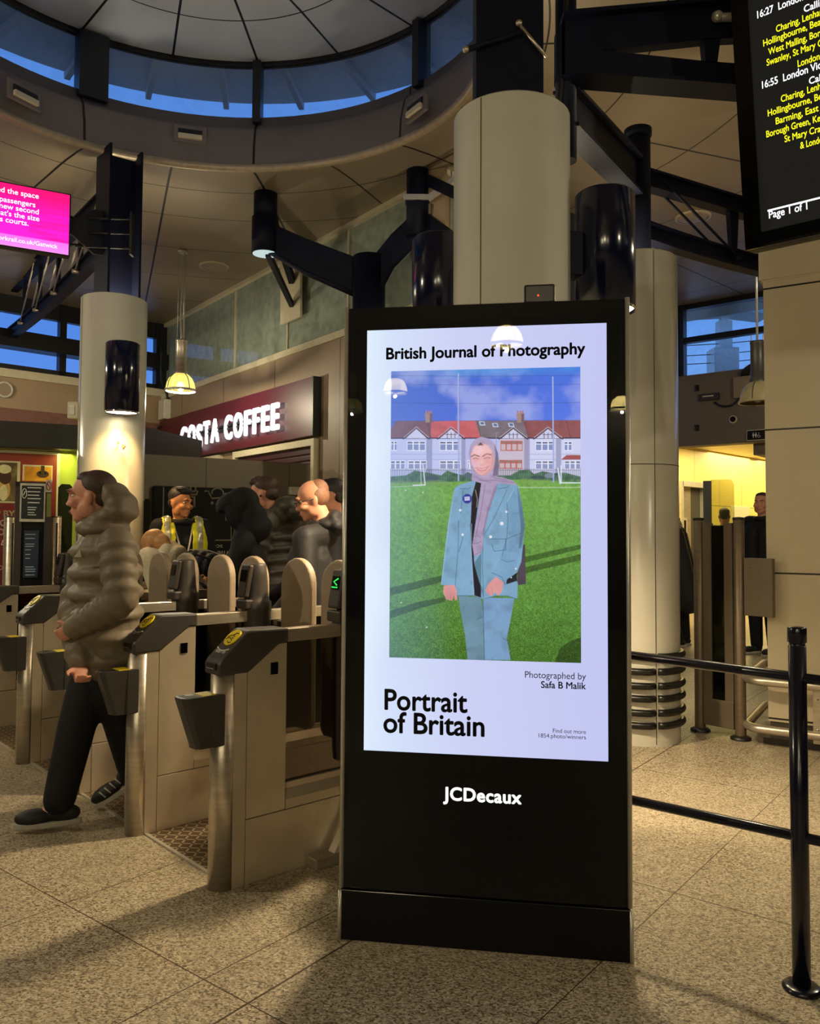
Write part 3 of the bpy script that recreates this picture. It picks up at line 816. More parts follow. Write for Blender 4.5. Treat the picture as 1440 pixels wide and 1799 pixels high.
    gn = fbm(w, h, 4, r, 2); g2 = fbm(w, h, 40, r, 3); gv = np.clip((P.yy / h - .42) / .58, 0, 1)[..., None]
    gr = (sl((112, 164, 76)) * (1 - gv) + sl((68, 114, 38)) * gv) * (.62 + .55 * gn[..., None] + .25 * g2[..., None])
    gr = gr * (1 + (r.random((h, w, 1)) - .5) * .9 * (.35 + gv))
    gr = gr + (1 - np.clip(P.xx / w / .3, 0, 1))[..., None] * sl((40, 70, 66)) * .5
    P.a = P.a * (1 - gm[..., None]) + gr * gm[..., None]
    rough = P.mask(Q([(0, 885), (600, 890), (1000, 872), (1250, 882), (1405, 880), (1405, 912), (0, 930)])) * np.clip(hn * 2 - .4, 0, 1)
    P.blend(rough, sl((122, 146, 88)), .5)
    P.line([(686, 857), (740, 855)], .9, (190, 210, 190), .8); P.line(Q([(960, 938), (1400, 938)]), 1.0, (200, 220, 190), .9)
    for pts in ([(686, 1034), (745, 1020), (790, 1010), (790, 1021), (686, 1048)], [(686, 1074), (740, 1058), (785, 1050), (785, 1058), (740, 1070), (686, 1088)], [(905, 985), (960, 972), (1022, 958), (1022, 966), (960, 982), (905, 995)], [(905, 1004), (960, 990), (1022, 975), (1022, 986), (905, 1014)], [(975, 1166), (985, 1140), (1000, 1128), (1024, 1120), (1024, 1170)]):
        P.shade(P.mask(pts), .42)
    for p in ((752, 1103), (744, 867), (713, 863), (706, 1060)): P.ell(*p, 1.4, 1.2, (210, 220, 215), .9)
    # posts and goals
    for x, y0, y1 in ((521, 108, 888), (1204, 130, 896)): P.line(Q([(x, y0), (x + 4, y1)]), 2.2, (168, 184, 230), .95); P.line(Q([(x + 6, y0 + 20), (x + 9, y1)]), .8, (110, 120, 170), .7)
    P.line(Q([(800, 800), (798, 540), (818, 538)]), 1.1, (150, 150, 180), .8)
    P.line(Q([(262, 768), (280, 920), (190, 922)]), 1.6, (226, 232, 250)); P.line(Q([(245, 770), (250, 915)]), 1.0, (210, 216, 240), .8)
    P.line(Q([(1240, 800), (1255, 908)]), 2.6, (214, 220, 240)); P.line(Q([(1262, 780), (1262, 905), (1400, 905)]), 1.6, (226, 232, 250))
    # the standing figure
    B = lambda x, y: (740 + x / 4.184, 750 + y / 4.184)
    W = lambda L: [B(*p) for p in L]
    fold = fbm(w, h, 26, r, 3); wv = r.random((h, w)); edge_ = np.clip(fbm(w, h, 14, r, 2) * 3 - 1.6, 0, 1)
    def cloth(L, c, k=.5):
        m = P.mask(W(L)); P.blend(m, sl(c)); P.shade(m * fold, 1 - k * .55); P.shade(m * wv, .86); P.shade(m * edge_, .8); return m
    cloth([(740, 880), (772, 870), (778, 1165), (712, 1170), (730, 1000)], (84, 72, 90))
    cloth([(285, 1248), (450, 1262), (470, 1400), (476, 1716), (354, 1716), (338, 1550), (300, 1350)], (118, 156, 178), .4)
    m = cloth([(462, 1262), (694, 1268), (672, 1400), (640, 1560), (668, 1716), (478, 1716), (466, 1400)], (132, 172, 212), .4)
    P.line(W([(466, 1270), (470, 1400), (477, 1716)]), 1.2, (44, 74, 96), .8)
    for L in ([(640, 1560), (665, 1600), (668, 1716)], [(600, 1550), (650, 1580), (660, 1600)], [(420, 1420), (462, 1402)]): P.line(W(L), .9, (50, 80, 104), .7)
    cloth([(395, 402), (300, 428), (255, 455), (232, 560), (205, 730), (185, 900), (155, 1168), (262, 1174), (266, 1245), (400, 1248), (440, 1262), (480, 1272), (560, 1248), (640, 1250), (716, 1272), (720, 1160), (700, 1110), (745, 1000), (770, 740), (748, 560), (722, 440), (600, 398)], (136, 180, 214), .4)
    cloth([(382, 520), (414, 402), (452, 420), (420, 640), (398, 800), (400, 1000), (452, 1180), (452, 1262), (405, 1246), (392, 1080), (378, 900), (374, 720)], (30, 24, 40), .2)
    cloth([(455, 930), (400, 1010), (440, 1150), (462, 1190), (470, 1262), (452, 1200)], (100, 140, 165), .3)
    sl_ = cloth([(648, 560), (690, 470), (745, 560), (768, 740), (742, 880), (700, 1062), (628, 1165), (532, 1080), (604, 960), (640, 820)], (130, 174, 210), .4)
    P.shade(P.mask(W([(715, 440), (748, 560), (772, 740), (745, 900), (725, 900), (742, 740), (722, 560)])), .6)
    for L in ([(640, 560), (648, 690), (640, 820), (604, 960)], [(285, 700), (282, 900), (262, 1172)], [(640, 470), (600, 560), (540, 690), (468, 810)], [(300, 640), (318, 470)], [(466, 815), (462, 1000), (470, 1260)], [(372, 720), (390, 1060), (404, 1246)], [(262, 1245), (400, 1248)], [(480, 1270), (560, 1248), (640, 1248), (716, 1272)], [(532, 1080), (604, 1112), (628, 1165)], [(640, 830), (740, 790)], [(600, 980), (640, 1000), (700, 990)]): P.line(W(L), .95, (40, 72, 100), .75)
    for L in ([(296, 460), (360, 462), (374, 450)], [(575, 462), (640, 452), (656, 436)], [(524, 832), (632, 832), (632, 912), (548, 922), (528, 870)], [(318, 820), (300, 880), (290, 922)]): P.line(W(L), 1.0, (42, 70, 98), .8)
    for L in ([(238, 560), (210, 740), (190, 900), (160, 1160)], [(380, 720), (378, 900), (398, 1240)], [(690, 470), (640, 560)]): P.line(W(L), .9, (168, 206, 226), .7)
    P.poly(W([(640, 1130), (712, 1080), (715, 1140), (636, 1165)]), (24, 30, 40))
    for x, y, q in ((297, 620, 9), (315, 800, 9), (603, 718, 13), (521, 816, 11), (636, 632, 8), (705, 1050, 6), (672, 1115, 5), (470, 532, 5)): P.ell(*B(x, y), q / 4.184, q / 4.184, (226, 230, 240), 1, .8)
    # hands
    for L in ([(176, 1172), (255, 1168), (272, 1210), (278, 1275), (258, 1282), (252, 1240), (240, 1284), (196, 1274), (172, 1225)], [(505, 1160), (560, 1108), (616, 1150), (606, 1215), (576, 1250), (555, 1220), (530, 1250), (505, 1240), (484, 1210)]):
        m = P.mask(W(L)); P.blend(m, sl((228, 158, 158))); P.shade(m * fold, .75)
    for L in ([(498, 1205), (512, 1240)], [(530, 1190), (540, 1245)], [(200, 1225), (206, 1270)], [(225, 1230), (230, 1278)]): P.line(W(L), .7, (170, 100, 104), .7)
    # scarf tail
    m = cloth([(452, 412), (575, 410), (560, 470), (505, 640), (470, 800), (462, 900), (440, 950), (400, 956), (386, 870), (400, 800), (432, 600)], (184, 164, 200), .3)
    P.shade(P.mask(W([(540, 470), (575, 412), (560, 480), (505, 640), (470, 800), (458, 800), (492, 630)])), .7)
    for L in ([(480, 430), (455, 600), (415, 800)], [(388, 815), (430, 806), (448, 822)], [(388, 862), (420, 866), (450, 850)], [(402, 952), (430, 935), (452, 928)]): P.line(W(L), 1.0, (104, 80, 118), .7)
    # headscarf
    m = cloth([(366, 268), (358, 190), (376, 130), (408, 92), (452, 77), (508, 90), (553, 130), (575, 200), (583, 290), (576, 362), (540, 378), (480, 384), (420, 372), (386, 330)], (190, 172, 208), .25)
    P.shade(P.mask(W([(548, 130), (575, 200), (583, 290), (576, 362), (535, 370), (548, 290), (556, 220)])), .45)
    m = P.mask(W([(376, 200), (400, 150), (446, 122), (500, 140), (535, 190), (548, 250), (538, 310), (505, 350), (468, 370), (430, 352), (398, 316), (378, 262)])); P.blend(m, sl((232, 176, 178)))
    P.shade(P.mask(W([(505, 350), (538, 310), (548, 250), (535, 190), (522, 200), (530, 250), (520, 300), (480, 345), (455, 362), (468, 370)])), .8)
    P.ell(*B(430, 180), 9, 8, (236, 200, 214), .6, 6); P.ell(*B(408, 275), 6, 7, (226, 196, 222), .6, 5)
    P.poly(W([(420, 142), (446, 118), (470, 140)]), (34, 26, 40))
    for L, wd in (([(378, 224), (402, 210), (436, 222)], 1.5), ([(462, 222), (492, 202), (524, 210)], 1.5)): P.line(W(L), wd, (58, 34, 40), .9)
    for L in ([(390, 240), (412, 234), (434, 242)], [(472, 238), (495, 230), (518, 234)]): P.line(W(L), 1.2, (62, 42, 50), .75)
    for L in ([(392, 247), (414, 250), (434, 247)], [(474, 244), (496, 246), (516, 240)]): P.line(W(L), .6, (190, 136, 140), .5)
    P.line(W([(450, 236), (442, 272), (448, 286), (470, 284)]), .9, (188, 122, 122), .7)
    P.line(W([(412, 306), (440, 312), (470, 312), (506, 296)]), 1.1, (160, 80, 90), .8); P.line(W([(424, 320), (452, 330), (482, 324), (498, 308)]), 1.7, (206, 112, 118), .85); P.line(W([(430, 312), (456, 317), (490, 307)]), .8, (236, 214, 218), .7)
    P.line(W([(398, 300), (406, 312)]), .7, (190, 124, 126), .6); P.line(W([(514, 286), (512, 304)]), .7, (190, 124, 126), .6)
    cloth([(384, 352), (430, 372), (480, 384), (545, 366), (600, 376), (682, 400), (720, 436), (620, 424), (540, 420), (450, 420), (378, 398)], (184, 164, 200), .3)
    for L in ([(400, 372), (470, 400), (560, 398), (690, 416)], [(430, 396), (520, 412)], [(520, 366), (560, 384), (640, 396)]): P.line(W(L), 1.0, (112, 88, 126), .7)
    for x_, y_, rx_, ry_, c_, al_ in ((456, 170, 22, 12, (244, 206, 206), .45), (412, 262, 8, 8, (214, 140, 146), .35), (506, 262, 9, 8, (206, 128, 134), .35), (455, 340, 12, 6, (214, 150, 152), .4), (444, 262, 5, 6, (246, 206, 204), .5)): P.ell(*B(x_, y_), rx_ / 1.6, ry_ / 1.6, c_, al_, 8)
    # badge
    P.ell(*B(348, 535), 8.2, 8.6, (50, 52, 150), 1, 1); P.poly(W([(328, 522), (366, 518), (368, 546), (330, 550)]), (206, 208, 240))
    for y in (528, 538): P.line(W([(334, y), (362, y - 3)]), .6, (70, 72, 160))
    P.line(W([(408, 470), (424, 540), (418, 600)]), .7, (214, 200, 190), .8)
    # cool glow over the left of the screen, painted into the picture
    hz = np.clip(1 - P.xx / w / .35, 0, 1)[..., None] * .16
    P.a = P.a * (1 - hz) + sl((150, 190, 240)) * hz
    return np.clip(P.a, 0, 1)

def dot_picture(name, img, x0, x1, z0, z1, y, parent, strength=1.0):
    h, w = img.shape[:2]
    xs = np.linspace(x0, x1, w + 1); zs = np.linspace(z1, z0, h + 1)
    X, Zz = np.meshgrid(xs, zs); co = np.stack([X, np.full_like(X, y), Zz], -1).reshape(-1, 3)
    i = np.arange(h * (w + 1)).reshape(h, w + 1)[:, :-1]
    q = np.stack([i, i + w + 1, i + w + 2, i + 1], -1).reshape(-1, 4)
    me = bpy.data.meshes.new(name); me.vertices.add(len(co)); me.vertices.foreach_set('co', co.astype(np.float32).ravel())
    me.loops.add(q.size); me.loops.foreach_set('vertex_index', q.astype(np.int32).ravel())
    me.polygons.add(len(q)); me.polygons.foreach_set('loop_start', np.arange(0, q.size, 4, dtype=np.int32)); me.polygons.foreach_set('loop_total', np.full(len(q), 4, dtype=np.int32))
    me.update(calc_edges=True)
    at_ = me.color_attributes.new('dots', 'FLOAT_COLOR', 'CORNER')
    c = np.ones((len(q), 4, 4)); c[:, :, :3] = img.reshape(-1, 1, 3); at_.data.foreach_set('color', c.astype(np.float32).ravel())
    m, t, b = base_mat(name + '_light')
    a = t.new('ShaderNodeVertexColor'); a.layer_name = 'dots'; t.link(a.outputs[0], b.inputs['Emission Color'])
    b.inputs['Emission Strength'].default_value = strength; b.inputs['Base Color'].default_value = (0.01, 0.01, 0.01, 1); b.inputs['Roughness'].default_value = 0.6
    me.materials.append(m)
    return link(bpy.data.objects.new(name, me), parent)

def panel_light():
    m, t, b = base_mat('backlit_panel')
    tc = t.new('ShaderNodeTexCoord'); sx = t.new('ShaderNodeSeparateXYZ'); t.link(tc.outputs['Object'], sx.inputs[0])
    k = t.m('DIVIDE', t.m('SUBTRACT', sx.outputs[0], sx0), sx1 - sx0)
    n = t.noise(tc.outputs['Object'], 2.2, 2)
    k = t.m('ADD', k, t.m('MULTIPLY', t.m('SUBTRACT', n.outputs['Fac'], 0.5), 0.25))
    col = t.ramp(k, [(0.0, lin((226, 240, 255))), (0.12, lin((212, 226, 252))), (0.4, lin((204, 209, 246))), (1.0, lin((194, 198, 242)))])  # brighter left side: a glow on the glass put into the emission
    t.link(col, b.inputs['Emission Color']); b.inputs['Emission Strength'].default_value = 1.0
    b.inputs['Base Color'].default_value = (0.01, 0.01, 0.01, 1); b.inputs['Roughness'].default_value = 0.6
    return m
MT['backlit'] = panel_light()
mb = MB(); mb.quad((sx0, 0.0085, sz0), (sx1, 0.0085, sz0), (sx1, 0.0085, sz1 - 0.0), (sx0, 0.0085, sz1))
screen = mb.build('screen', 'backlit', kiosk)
mb = MB()
for a, b in (((-hw + 0.014, 0.006, PZ), (sx0, 0.009, KH - 0.004)), ((sx1, 0.006, PZ), (hw - 0.014, 0.009, KH - 0.004)), ((sx0, 0.006, sz1), (sx1, 0.009, KH - 0.004)), ((sx0, 0.006, PZ), (sx1, 0.009, sz0))): mb.span(a, b)
mb.build('bezel', 'mask', kiosk)
ptl, ptr, pbr, pbl = kp(686, 652), kp(1020, 643), kp(1020, 1166), kp(683, 1155)
dot_picture('screen_picture', make_picture(), (ptl.x + pbl.x) / 2, (ptr.x + pbr.x) / 2, (pbl.z + pbr.z) / 2, (ptl.z + ptr.z) / 2, 0.0078, screen)
def ktext(s, x0, y0, x1, capz, bold, m='ink', align='LEFT'):
    p = kp(x0, y0, 0.0076); q = kp(x1, y0, 0.0076)
    o = p if align == 'LEFT' else q
    return text('screen_lettering', s, m, screen, (o.x, 0.0076, p.z if align == 'LEFT' else q.z), (1, 0, 0), (0, 0, 1), width=abs(q.x - p.x), height=capz, bold=bold, align=align)
mpp = 2.86 / FOC
ktext('British Journal of Photography', 678, 631, 1028, 20.5 * mpp, 0.03)
ktext('Portrait', 675, 1246, 821, 36 * mpp, 0.022)
ktext('of Britain', 673, 1286, 851, 36 * mpp, 0.022)
ktext('Photographed by', 922, 1194, 1029, 11.5 * mpp, 0.0, align='RIGHT')
ktext('Safa B Malik', 950, 1211, 1029, 11.5 * mpp, 0.016, align='RIGHT')
ktext('Find out more', 971, 1289.5, 1029, 7.2 * mpp, 0.0, align='RIGHT')
ktext('1854.photo/winners', 946, 1299, 1029, 7.2 * mpp, 0.0, align='RIGHT')
p, q = kp(778, 1406, 0.0055), kp(916, 1411, 0.0055)
text('logo', 'JCDecaux', 'logo_white', kiosk, (p.x, 0.0052, (p.z + q.z) / 2), (1, 0, 0), (0, 0, 1), width=q.x - p.x, height=22 * mpp, bold=0.032, spacing=1.06)
mb = MB(); p, q = kp(920, 526, 0.05), kp(975, 499, 0.05)
mb.span((p.x, 0.04, KH), (q.x, 0.14, q.z), 0.008); sb = mb.build('sensor_box', 'plastic_dark', kiosk)
mb = MB(); p = kp(945, 519, 0.04); mb.ball((p.x, 0.039, p.z), 0.003, sub=2); mb.build('indicator_light', glow('red_diode', (255, 60, 30), 4), sb)

# ================================================================== TICKET GATES
GRZ = math.atan2(UG.y, UG.x)                       # local x = along the gate (away), y = towards the next gate on the left
GO = Vector((-.747, 3.359, 0)); GSTEP = 0.795
W2 = 0.056
def make_gate():
    g = empty('ticket_gate', GO, GRZ)
    mb = MB()                                           # rounded front post
    arc = [(-W2 * math.sin(a), W2 * math.cos(a)) for a in np.linspace(0, PI, 17)]
    poly = [(0.075, W2)] + [(x, y) for x, y in arc] + [(0.0, -W2), (0.012, -W2)]
    mb.prism([(0.012, W2)] + arc + [(0.012, -W2)], (0, 0, 0), (1, 0, 0), (0, 1, 0), (0, 0, 1), 0.86, smooth=True)
    mb.build('front_post', 'steel', g)
    mb = MB(); mb.span((0.012, -W2, 0), (0.071, W2, 0.86), 0.002); mb.build('post_facing', 'steel_panel', g)
    mb = MB(); mb.prism([(0.074, 0.262), (0.262, 0.262), (0.262, 0.955), (0.222, 0.955), (0.074, 0.858)], (0, -W2 + 0.001, 0), (1, 0, 0), (0, 0, 1), (0, 1, 0), 2 * W2 - 0.002, 0.0015); sp = mb.build('side_panel', 'steel_panel', g)
    for s in (-1, 1):
        mb = MB(); mb.box((0.2, s * W2, 0.855), (0.036, 0.006, 0.05), None, 0.002); mb.build('sensor_window', 'black_gloss', sp)
    mb = MB(); mb.prism([(-W2 - 0.003, 0.85), (0.074, 0.85), (0.225, 0.957), (0.268, 0.957), (0.268, 1.018), (0.085, 1.022), (0.07, 1.018), (-0.045, 0.915), (-W2 - 0.003, 0.895)], (0, -W2 - 0.005, 0), (1, 0, 0), (0, 0, 1), (0, 1, 0), 2 * W2 + 0.010, 0.008)
    cp = mb.build('reader_head', 'plastic', g)
    sl0, sl1 = Vector((-0.045, 0, 0.9165)), Vector((0.07, 0, 1.0205)); sd = (sl1 - sl0).normalized(); sn = Vector((-sd.z, 0, sd.x))
    fx = Vector((0, -1, 0))
    c = sl0 + sd * 0.108 + sn * 0.001
    mb = MB(); mb.cyl(c - sn * 0.002, c + sn * 0.004, 0.042, seg=40)
    pad = mb.build('reader_pad', 'yellow', cp)
    mb = MB(); o = c + sn * 0.0055
    def P2(u, v): return o + fx * u * 0.042 + sd * v * 0.042
    for L in ([(-.75, -.35), (-.3, -.1), (.1, -.25), (.45, -.45)], [(-.75, -.1), (-.35, .2), (0, .25), (.35, .05)], [(.0, .25), (.3, .55), (.62, .5)], [(-.2, -.55), (.2, -.75), (.5, -.62)], [(.05, .0), (.35, -.2)]): mb.tube([P2(*q) for q in L], 0.0016, 6)
    mb.build('hand_symbol', 'ink', pad)
    mb = MB(); mb.tube([sl0 + sd * 0.05 + fx * (0.045 * k) + sn * (0.001) + sd * (-0.012 * (1 - k * k)) for k in np.linspace(-1, 1, 9)], 0.0025, 8); mb.build('trim_line', 'alu', cp)
    text('lettering', 'TICKET + SID', 'white_ink', cp, sl0 + sd * 0.026 + sn * 0.0012, fx, sd, width=0.075, height=0.011, bold=0.03, align='CENTER')
    mb = MB(); c = Vector((-W2 - 0.003, 0, 0.885)); mb.box(c, (0.012, 0.075, 0.026), None, 0.003); sl = mb.build('ticket_slot', 'black', cp)
    mb = MB(); mb.box(c + Vector((-0.006, 0, -0.008)), (0.008, 0.055, 0.005), None, 0.001); mb.build('slot_lip', 'chrome', sl)
    # hanging ticket collector
    mb = MB()
    top = [(-.03, .050), (-.185, .046), (-.203, .028), (-.206, 0), (-.203, -.028), (-.185, -.046), (-.03, -.050)]
    bot = [(-.03, .048), (-.125, .042), (-.14, .025), (-.143, 0), (-.14, -.025), (-.125, -.042), (-.03, -.048)]
    rs = [mb.ring([(x + 0.01 * 0, y, z) for x, y in q]) for q, z in ((bot, 0.572), ([(a * 1.0, b) for a, b in bot], 0.58), (top, 0.768), (top, 0.776))]
    mb.skin_rings(rs, smooth=False); mb.span((-0.08, -.05, 0.572), (0.0, .05, 0.776), 0.004)
    tb = mb.build('ticket_collector', 'plastic', g)
    mb = MB(); mb.span((-0.185, -.036, .776), (-0.125, .036, .7775)); mb.build('slot_plate', 'black', tb)
    mb = MB(); mb.span((-0.115, -.042, .776), (-0.06, .042, .778)); mb.build('warning_sticker', 'yellow', tb)
    mb = MB(); mb.span((-0.17, -.006, .777), (-0.135, .03, .779)); mb.build('slot_lip', 'chrome', tb)
    # plinth, sill, glazing and rail
    mb = MB(); mb.span((0.074, -W2 + .001, 0.0), (1.30, W2 - .001, 0.258), 0.002); mb.build('base_panel', 'steel_panel', g)
    mb = MB(); mb.prism([(-W2 + .001, .262), (W2 - .001, .262), (W2 - .001, .30), (0.022, .335), (-.022, .335), (-W2 + .001, .30)], (0.266, 0, 0), (0, 1, 0), (0, 0, 1), (1, 0, 0), 1.03); mb.span((0.266, -.022, .335), (1.296, .022, .36)); mb.build('sill', 'steel_panel', g)
    mb = MB(); mb.span((0.266, -.006, .36), (1.296, .006, .955)); mb.build('glass_panel', 'gate_glass', g)
    mb = MB(); mb.span((0.27, -.03, .955), (1.30, .03, 1.01), 0.003); mb.build('top_rail', 'steel', g)
    # rear end post
    mb = MB(); mb.prism([(1.236, W2)] + [(1.30 + W2 * math.sin(a), W2 * math.cos(a)) for a in np.linspace(0, PI, 13)] + [(1.236, -W2)], (0, 0, 0), (1, 0, 0), (0, 1, 0), (0, 0, 1), 0.95, smooth=True); mb.build('rear_post', 'steel', g)
    # cowl in the middle
    tx = 0.64
    mb = MB(); mb.lathe([(.07, .40), (.075, .45), (.078, .95), (.078, 1.0), (.080, 1.01), (.080, 1.055), (.070, 1.062), (.064, 1.09), (.056, 1.19), (.051, 1.246), (.046, 1.256), (.0005, 1.257)], 28, c=(tx, 0, 0)); tw_ = mb.build('cowl', 'plastic_brown', g)
    mb = MB(); mb.box((tx - 0.068, 0.0, 1.165), (0.03, 0.085, 0.175), Euler((0, math.radians(10), 0)).to_matrix(), 0.01); mb.box((tx - 0.07, 0, 1.045), (0.05, 0.10, 0.05), None, 0.008)
    ds = mb.build('display_unit', 'plastic_brown', tw_)
    R = Euler((0, math.radians(10), 0)).to_matrix()
    mb = MB(); mb.box((tx - 0.0875, 0, 1.12), (0.004, 0.03, 0.025), R); mb.build('status_light', glow('green_yellow', (150, 200, 40), 0.6), ds)
    mb = MB(); mb.box((tx - 0.081, 0, 1.195), (0.004, 0.05, 0.06), R); mb.build('display_glass', 'black_gloss', ds)
    for s in (-1, 1):
        mb = MB(); mb.lathe([(.0785, 1.015), (.0812, 1.018), (.0812, 1.05), (.0785, 1.053)], 8, s * PI / 2 - 0.5 + PI, s * PI / 2 + 0.5 + PI, c=(tx, 0, 0)); 
        lb = mb.build('notice_label', 'plastic_dark', tw_)
        for zz in (1.022, 1.034, 1.044):
            mb = MB(); mb.lathe([(.0818, zz - .0022), (.0818, zz + .0022)], 8, s * PI / 2 - 0.4 + PI, s * PI / 2 + 0.35 + PI, c=(tx, 0, 0)); mb.build('label_line', 'white_ink', lb)
    # paddles
    for s in (-1, 1):
        mb = MB(); fw = 0.27; y0 = s * (0.085)
        pts_ = [(0, .42), (fw - .03, .42), (fw, .45)] + [(fw / 2 + fw / 2 * math.cos(a), 1.155 + fw / 2 * math.sin(a)) for a in np.linspace(0, PI, 15)] + [(0, .45)]
        mb.prism(pts_, (0.735, y0, 0), (0, s, 0), (0, 0, 1), (1, 0, 0), 0.045, 0.012)
        fl = mb.build('paddle', 'flap', g)
        mb = MB(); mb.span((0.74, s * 0.05, 0.5), (0.775, s * 0.10, 0.95)); mb.build('hinge_bar', 'plastic_dark', fl)
    return g
gate = make_gate()
tag(gate, 'nearest steel ticket gate with a yellow reader pad, beside the advertising totem', 'ticket gate', 'row of ticket gates')
glab = ['second ticket gate from the totem, its ticket collector overlapping the walking man', 'third ticket gate from the totem, mostly hidden behind the walking man', 'fourth ticket gate from the totem, just left of the walking man', 'farthest ticket gate, cut by the left edge under the notice frame']
gates = [gate]
for k, lb in zip((1, 2.0, 3.0, 4.4), glab):
    c = copy_tree(gate); c.location = GO + VG * GSTEP * k; tag(c, lb, 'ticket gate', 'row of ticket gates'); gates.append(c)
for ch in gate.children:                                   # nearest gate: its lit direction sign shows
    if ch.name.startswith('cowl'):
        mb = MB(); tx = 0.64
        for L in ([(-.02, 1.175), (.02, 1.175)], [(-.02, 1.215), (.01, 1.20), (-.015, 1.185)]): mb.tube([(tx - .085 + (z - 1.19) * .17, y, z) for y, z in L], .003, 6)
        mb.build('lit_arrow', glow('green_led', (40, 230, 90), 1.5), ch.children[0])
# tread plates between the gates
for k, (a, b, lb) in enumerate(((0, 1, 'patterned steel tread plate between the two gates nearest the totem'), (1, 2, 'patterned steel tread plate under the walking man\'s rear foot'), (2, 3, 'patterned steel tread plate between the third and fourth gates'), (3, 4.4, 'patterned steel tread plate at the wide aisle by the left edge'))):
    t = empty('tread_plate', GO + VG * GSTEP * a, GRZ)
    w = (b - a) * GSTEP
    mb = MB(); mb.span((0.03, W2 + .004, 0.0), (1.25, w - W2 - .004, 0.006), 0.001); mb.build('plate', 'tread', t)
    mb = MB(); mb.span((0.015, W2 + .002, 0.0), (0.03, w - W2 - .002, 0.007)); mb.build('edge_strip', 'alu', t)
    tag(t, lb, 'tread plate', 'tread plates in the gate aisles')

# metal foot beside the nearest gate
p = gnd(556, 1531); ft = empty('barrier_foot', p, GRZ)
tag(ft, 'small steel barrier foot bolted to the floor beside the nearest gate', 'foot bracket')
mb = MB(); mb.span((0, 0, 0), (0.17, 0.07, 0.045), 0.004); bs = mb.build('base', 'steel', ft)
mb = MB(); mb.prism([(0.10, 0.045), (0.15, 0.045), (0.23, 0.17), (0.23, 0.24)], (0, 0.01, 0), (1, 0, 0), (0, 0, 1), (0, 1, 0), 0.045, 0.002); mb.build('strut', 'alu', ft)
mb = MB(); mb.ball((0.05, 0.03, 0.045), (0.008, 0.008, 0.005), sub=2); mb.build('bolt', 'steel', bs)

# ================================================================== NAVY HANDRAIL
pr = gnd(1408, 1738); hr = empty('handrail', pr, 0)
tag(hr, 'navy tubular handrail with two rails running behind the totem', 'handrail')
mb = MB(); mb.cyl((0, 0, 0), (0, 0, 1.07), 0.027, seg=32); mb.lathe([(.027, 1.07), (.024, 1.072), (.024, 1.08), (.029, 1.082), (.029, 1.125), (.026, 1.13), (.0005, 1.13)], 32); mb.build('post', 'rail_navy', hr)
mb = MB(); mb.lathe([(.0265, 0), (.058, 0), (.058, .008), (.05, .014), (.0265, .016)], 32); mb.build('foot_plate', 'rail_navy', hr)
for pxy, zz in (((1112, 1152), 1.0), ((1112, 1406), 0.49)):
    q0 = on_plane(1396, 1190 if zz > .8 else 1470, pr, Vector((0, 1, 0)))
    z0 = q0.z
    a = zat(pxy[0], pxy[1], z0) - pr; a.z = z0
    d = Vector((a.x, a.y, 0)); 
    mb = MB(); mb.tube([Vector((-d.x * 1.2, -d.y * 1.2, z0)), Vector((0, 0, z0)), Vector((d.x * 1.55, d.y * 1.55, z0))], 0.0165, 20); mb.build('rail', 'rail_navy', hr)
e2 = Vector((d.x * 1.55, d.y * 1.55, 0))
mb = MB(); mb.cyl(e2, e2 + Z * 1.07, 0.027, seg=24); mb.build('post', 'rail_navy', hr)

# ================================================================== COLUMNS
COLS = [('left', at(199, 640, 7.34), .285, at(199, 528, 7.34).z), ('centre', at(898, 450, 3.99), .285, at(898, 210, 3.99).z), ('right', at(1118, 700, 5.85), .285, at(1140, 459, 5.85).z)]
CP = {}
for nm, p, r, zt in COLS:
    base = Vector((p.x, p.y, 0)); CP[nm] = base
    c = empty('round_column', base, 0)
    mb = MB(); mb.lathe([(r, 0), (r, zt - .012), (r - .012, zt), (r - .05, zt), (r - .05, zt - .3), (.0005, zt - .3)], 72); sh = mb.build('casing', 'white_column', c)
    sa = {'left': -2.2, 'centre': math.atan2(846 - 898, -90), 'right': 0}[nm]
    mb = MB()
    d0 = Vector((0, 0, 0)) - base; ca = math.atan2(d0.x, d0.y)
    so = {'left': 1.2, 'centre': 0.52, 'right': -0.42}[nm]
    for q in (ca + so, ca + so + PI): mb.box(Vector((math.sin(q) * r, math.cos(q) * r, zt / 2)), (.004, .004, zt - .03), Matrix.Rotation(-q, 3, 'Z'))
    if nm == 'right': mb.lathe([(r + .001, 1.9), (r + .0015, 1.903), (r + .001, 1.906)], 72)
    mb.build('seam', 'tile_dark', sh)
    if nm == 'right':
        for zz in (.60, .50, .405, .32, .225, .14):
            for q in range(4):
                a0 = ca + so + 0.045 + q * PI / 2 * 1.0; a1 = a0 + PI / 2 - 0.09
                mb = MB(); mb.tube([Vector((math.sin(a0 + (a1 - a0) * k / 14) * (r + .012 + (0 if 0 < k < 14 else -.014)), math.cos(a0 + (a1 - a0) * k / 14) * (r + .012 + (0 if 0 < k < 14 else -.014)), zz)) for k in range(15)], .024, 12); mb.build('bumper_strip', 'rubber', c)
    lamp('column_top_uplight', 'SPOT', (0, 0, zt - .12), {'left': 160, 'centre': 60, 'right': 50}[nm], YEL, c, (0, 0, 9), .2, 170, .9)
    tag(c, {'left': 'white round column with a lit navy downlight, behind the walking man', 'centre': 'large white round column rising directly behind the advertising totem', 'right': 'white round column ringed by black rubber bumper strips near the floor'}[nm], 'column', 'white round columns')

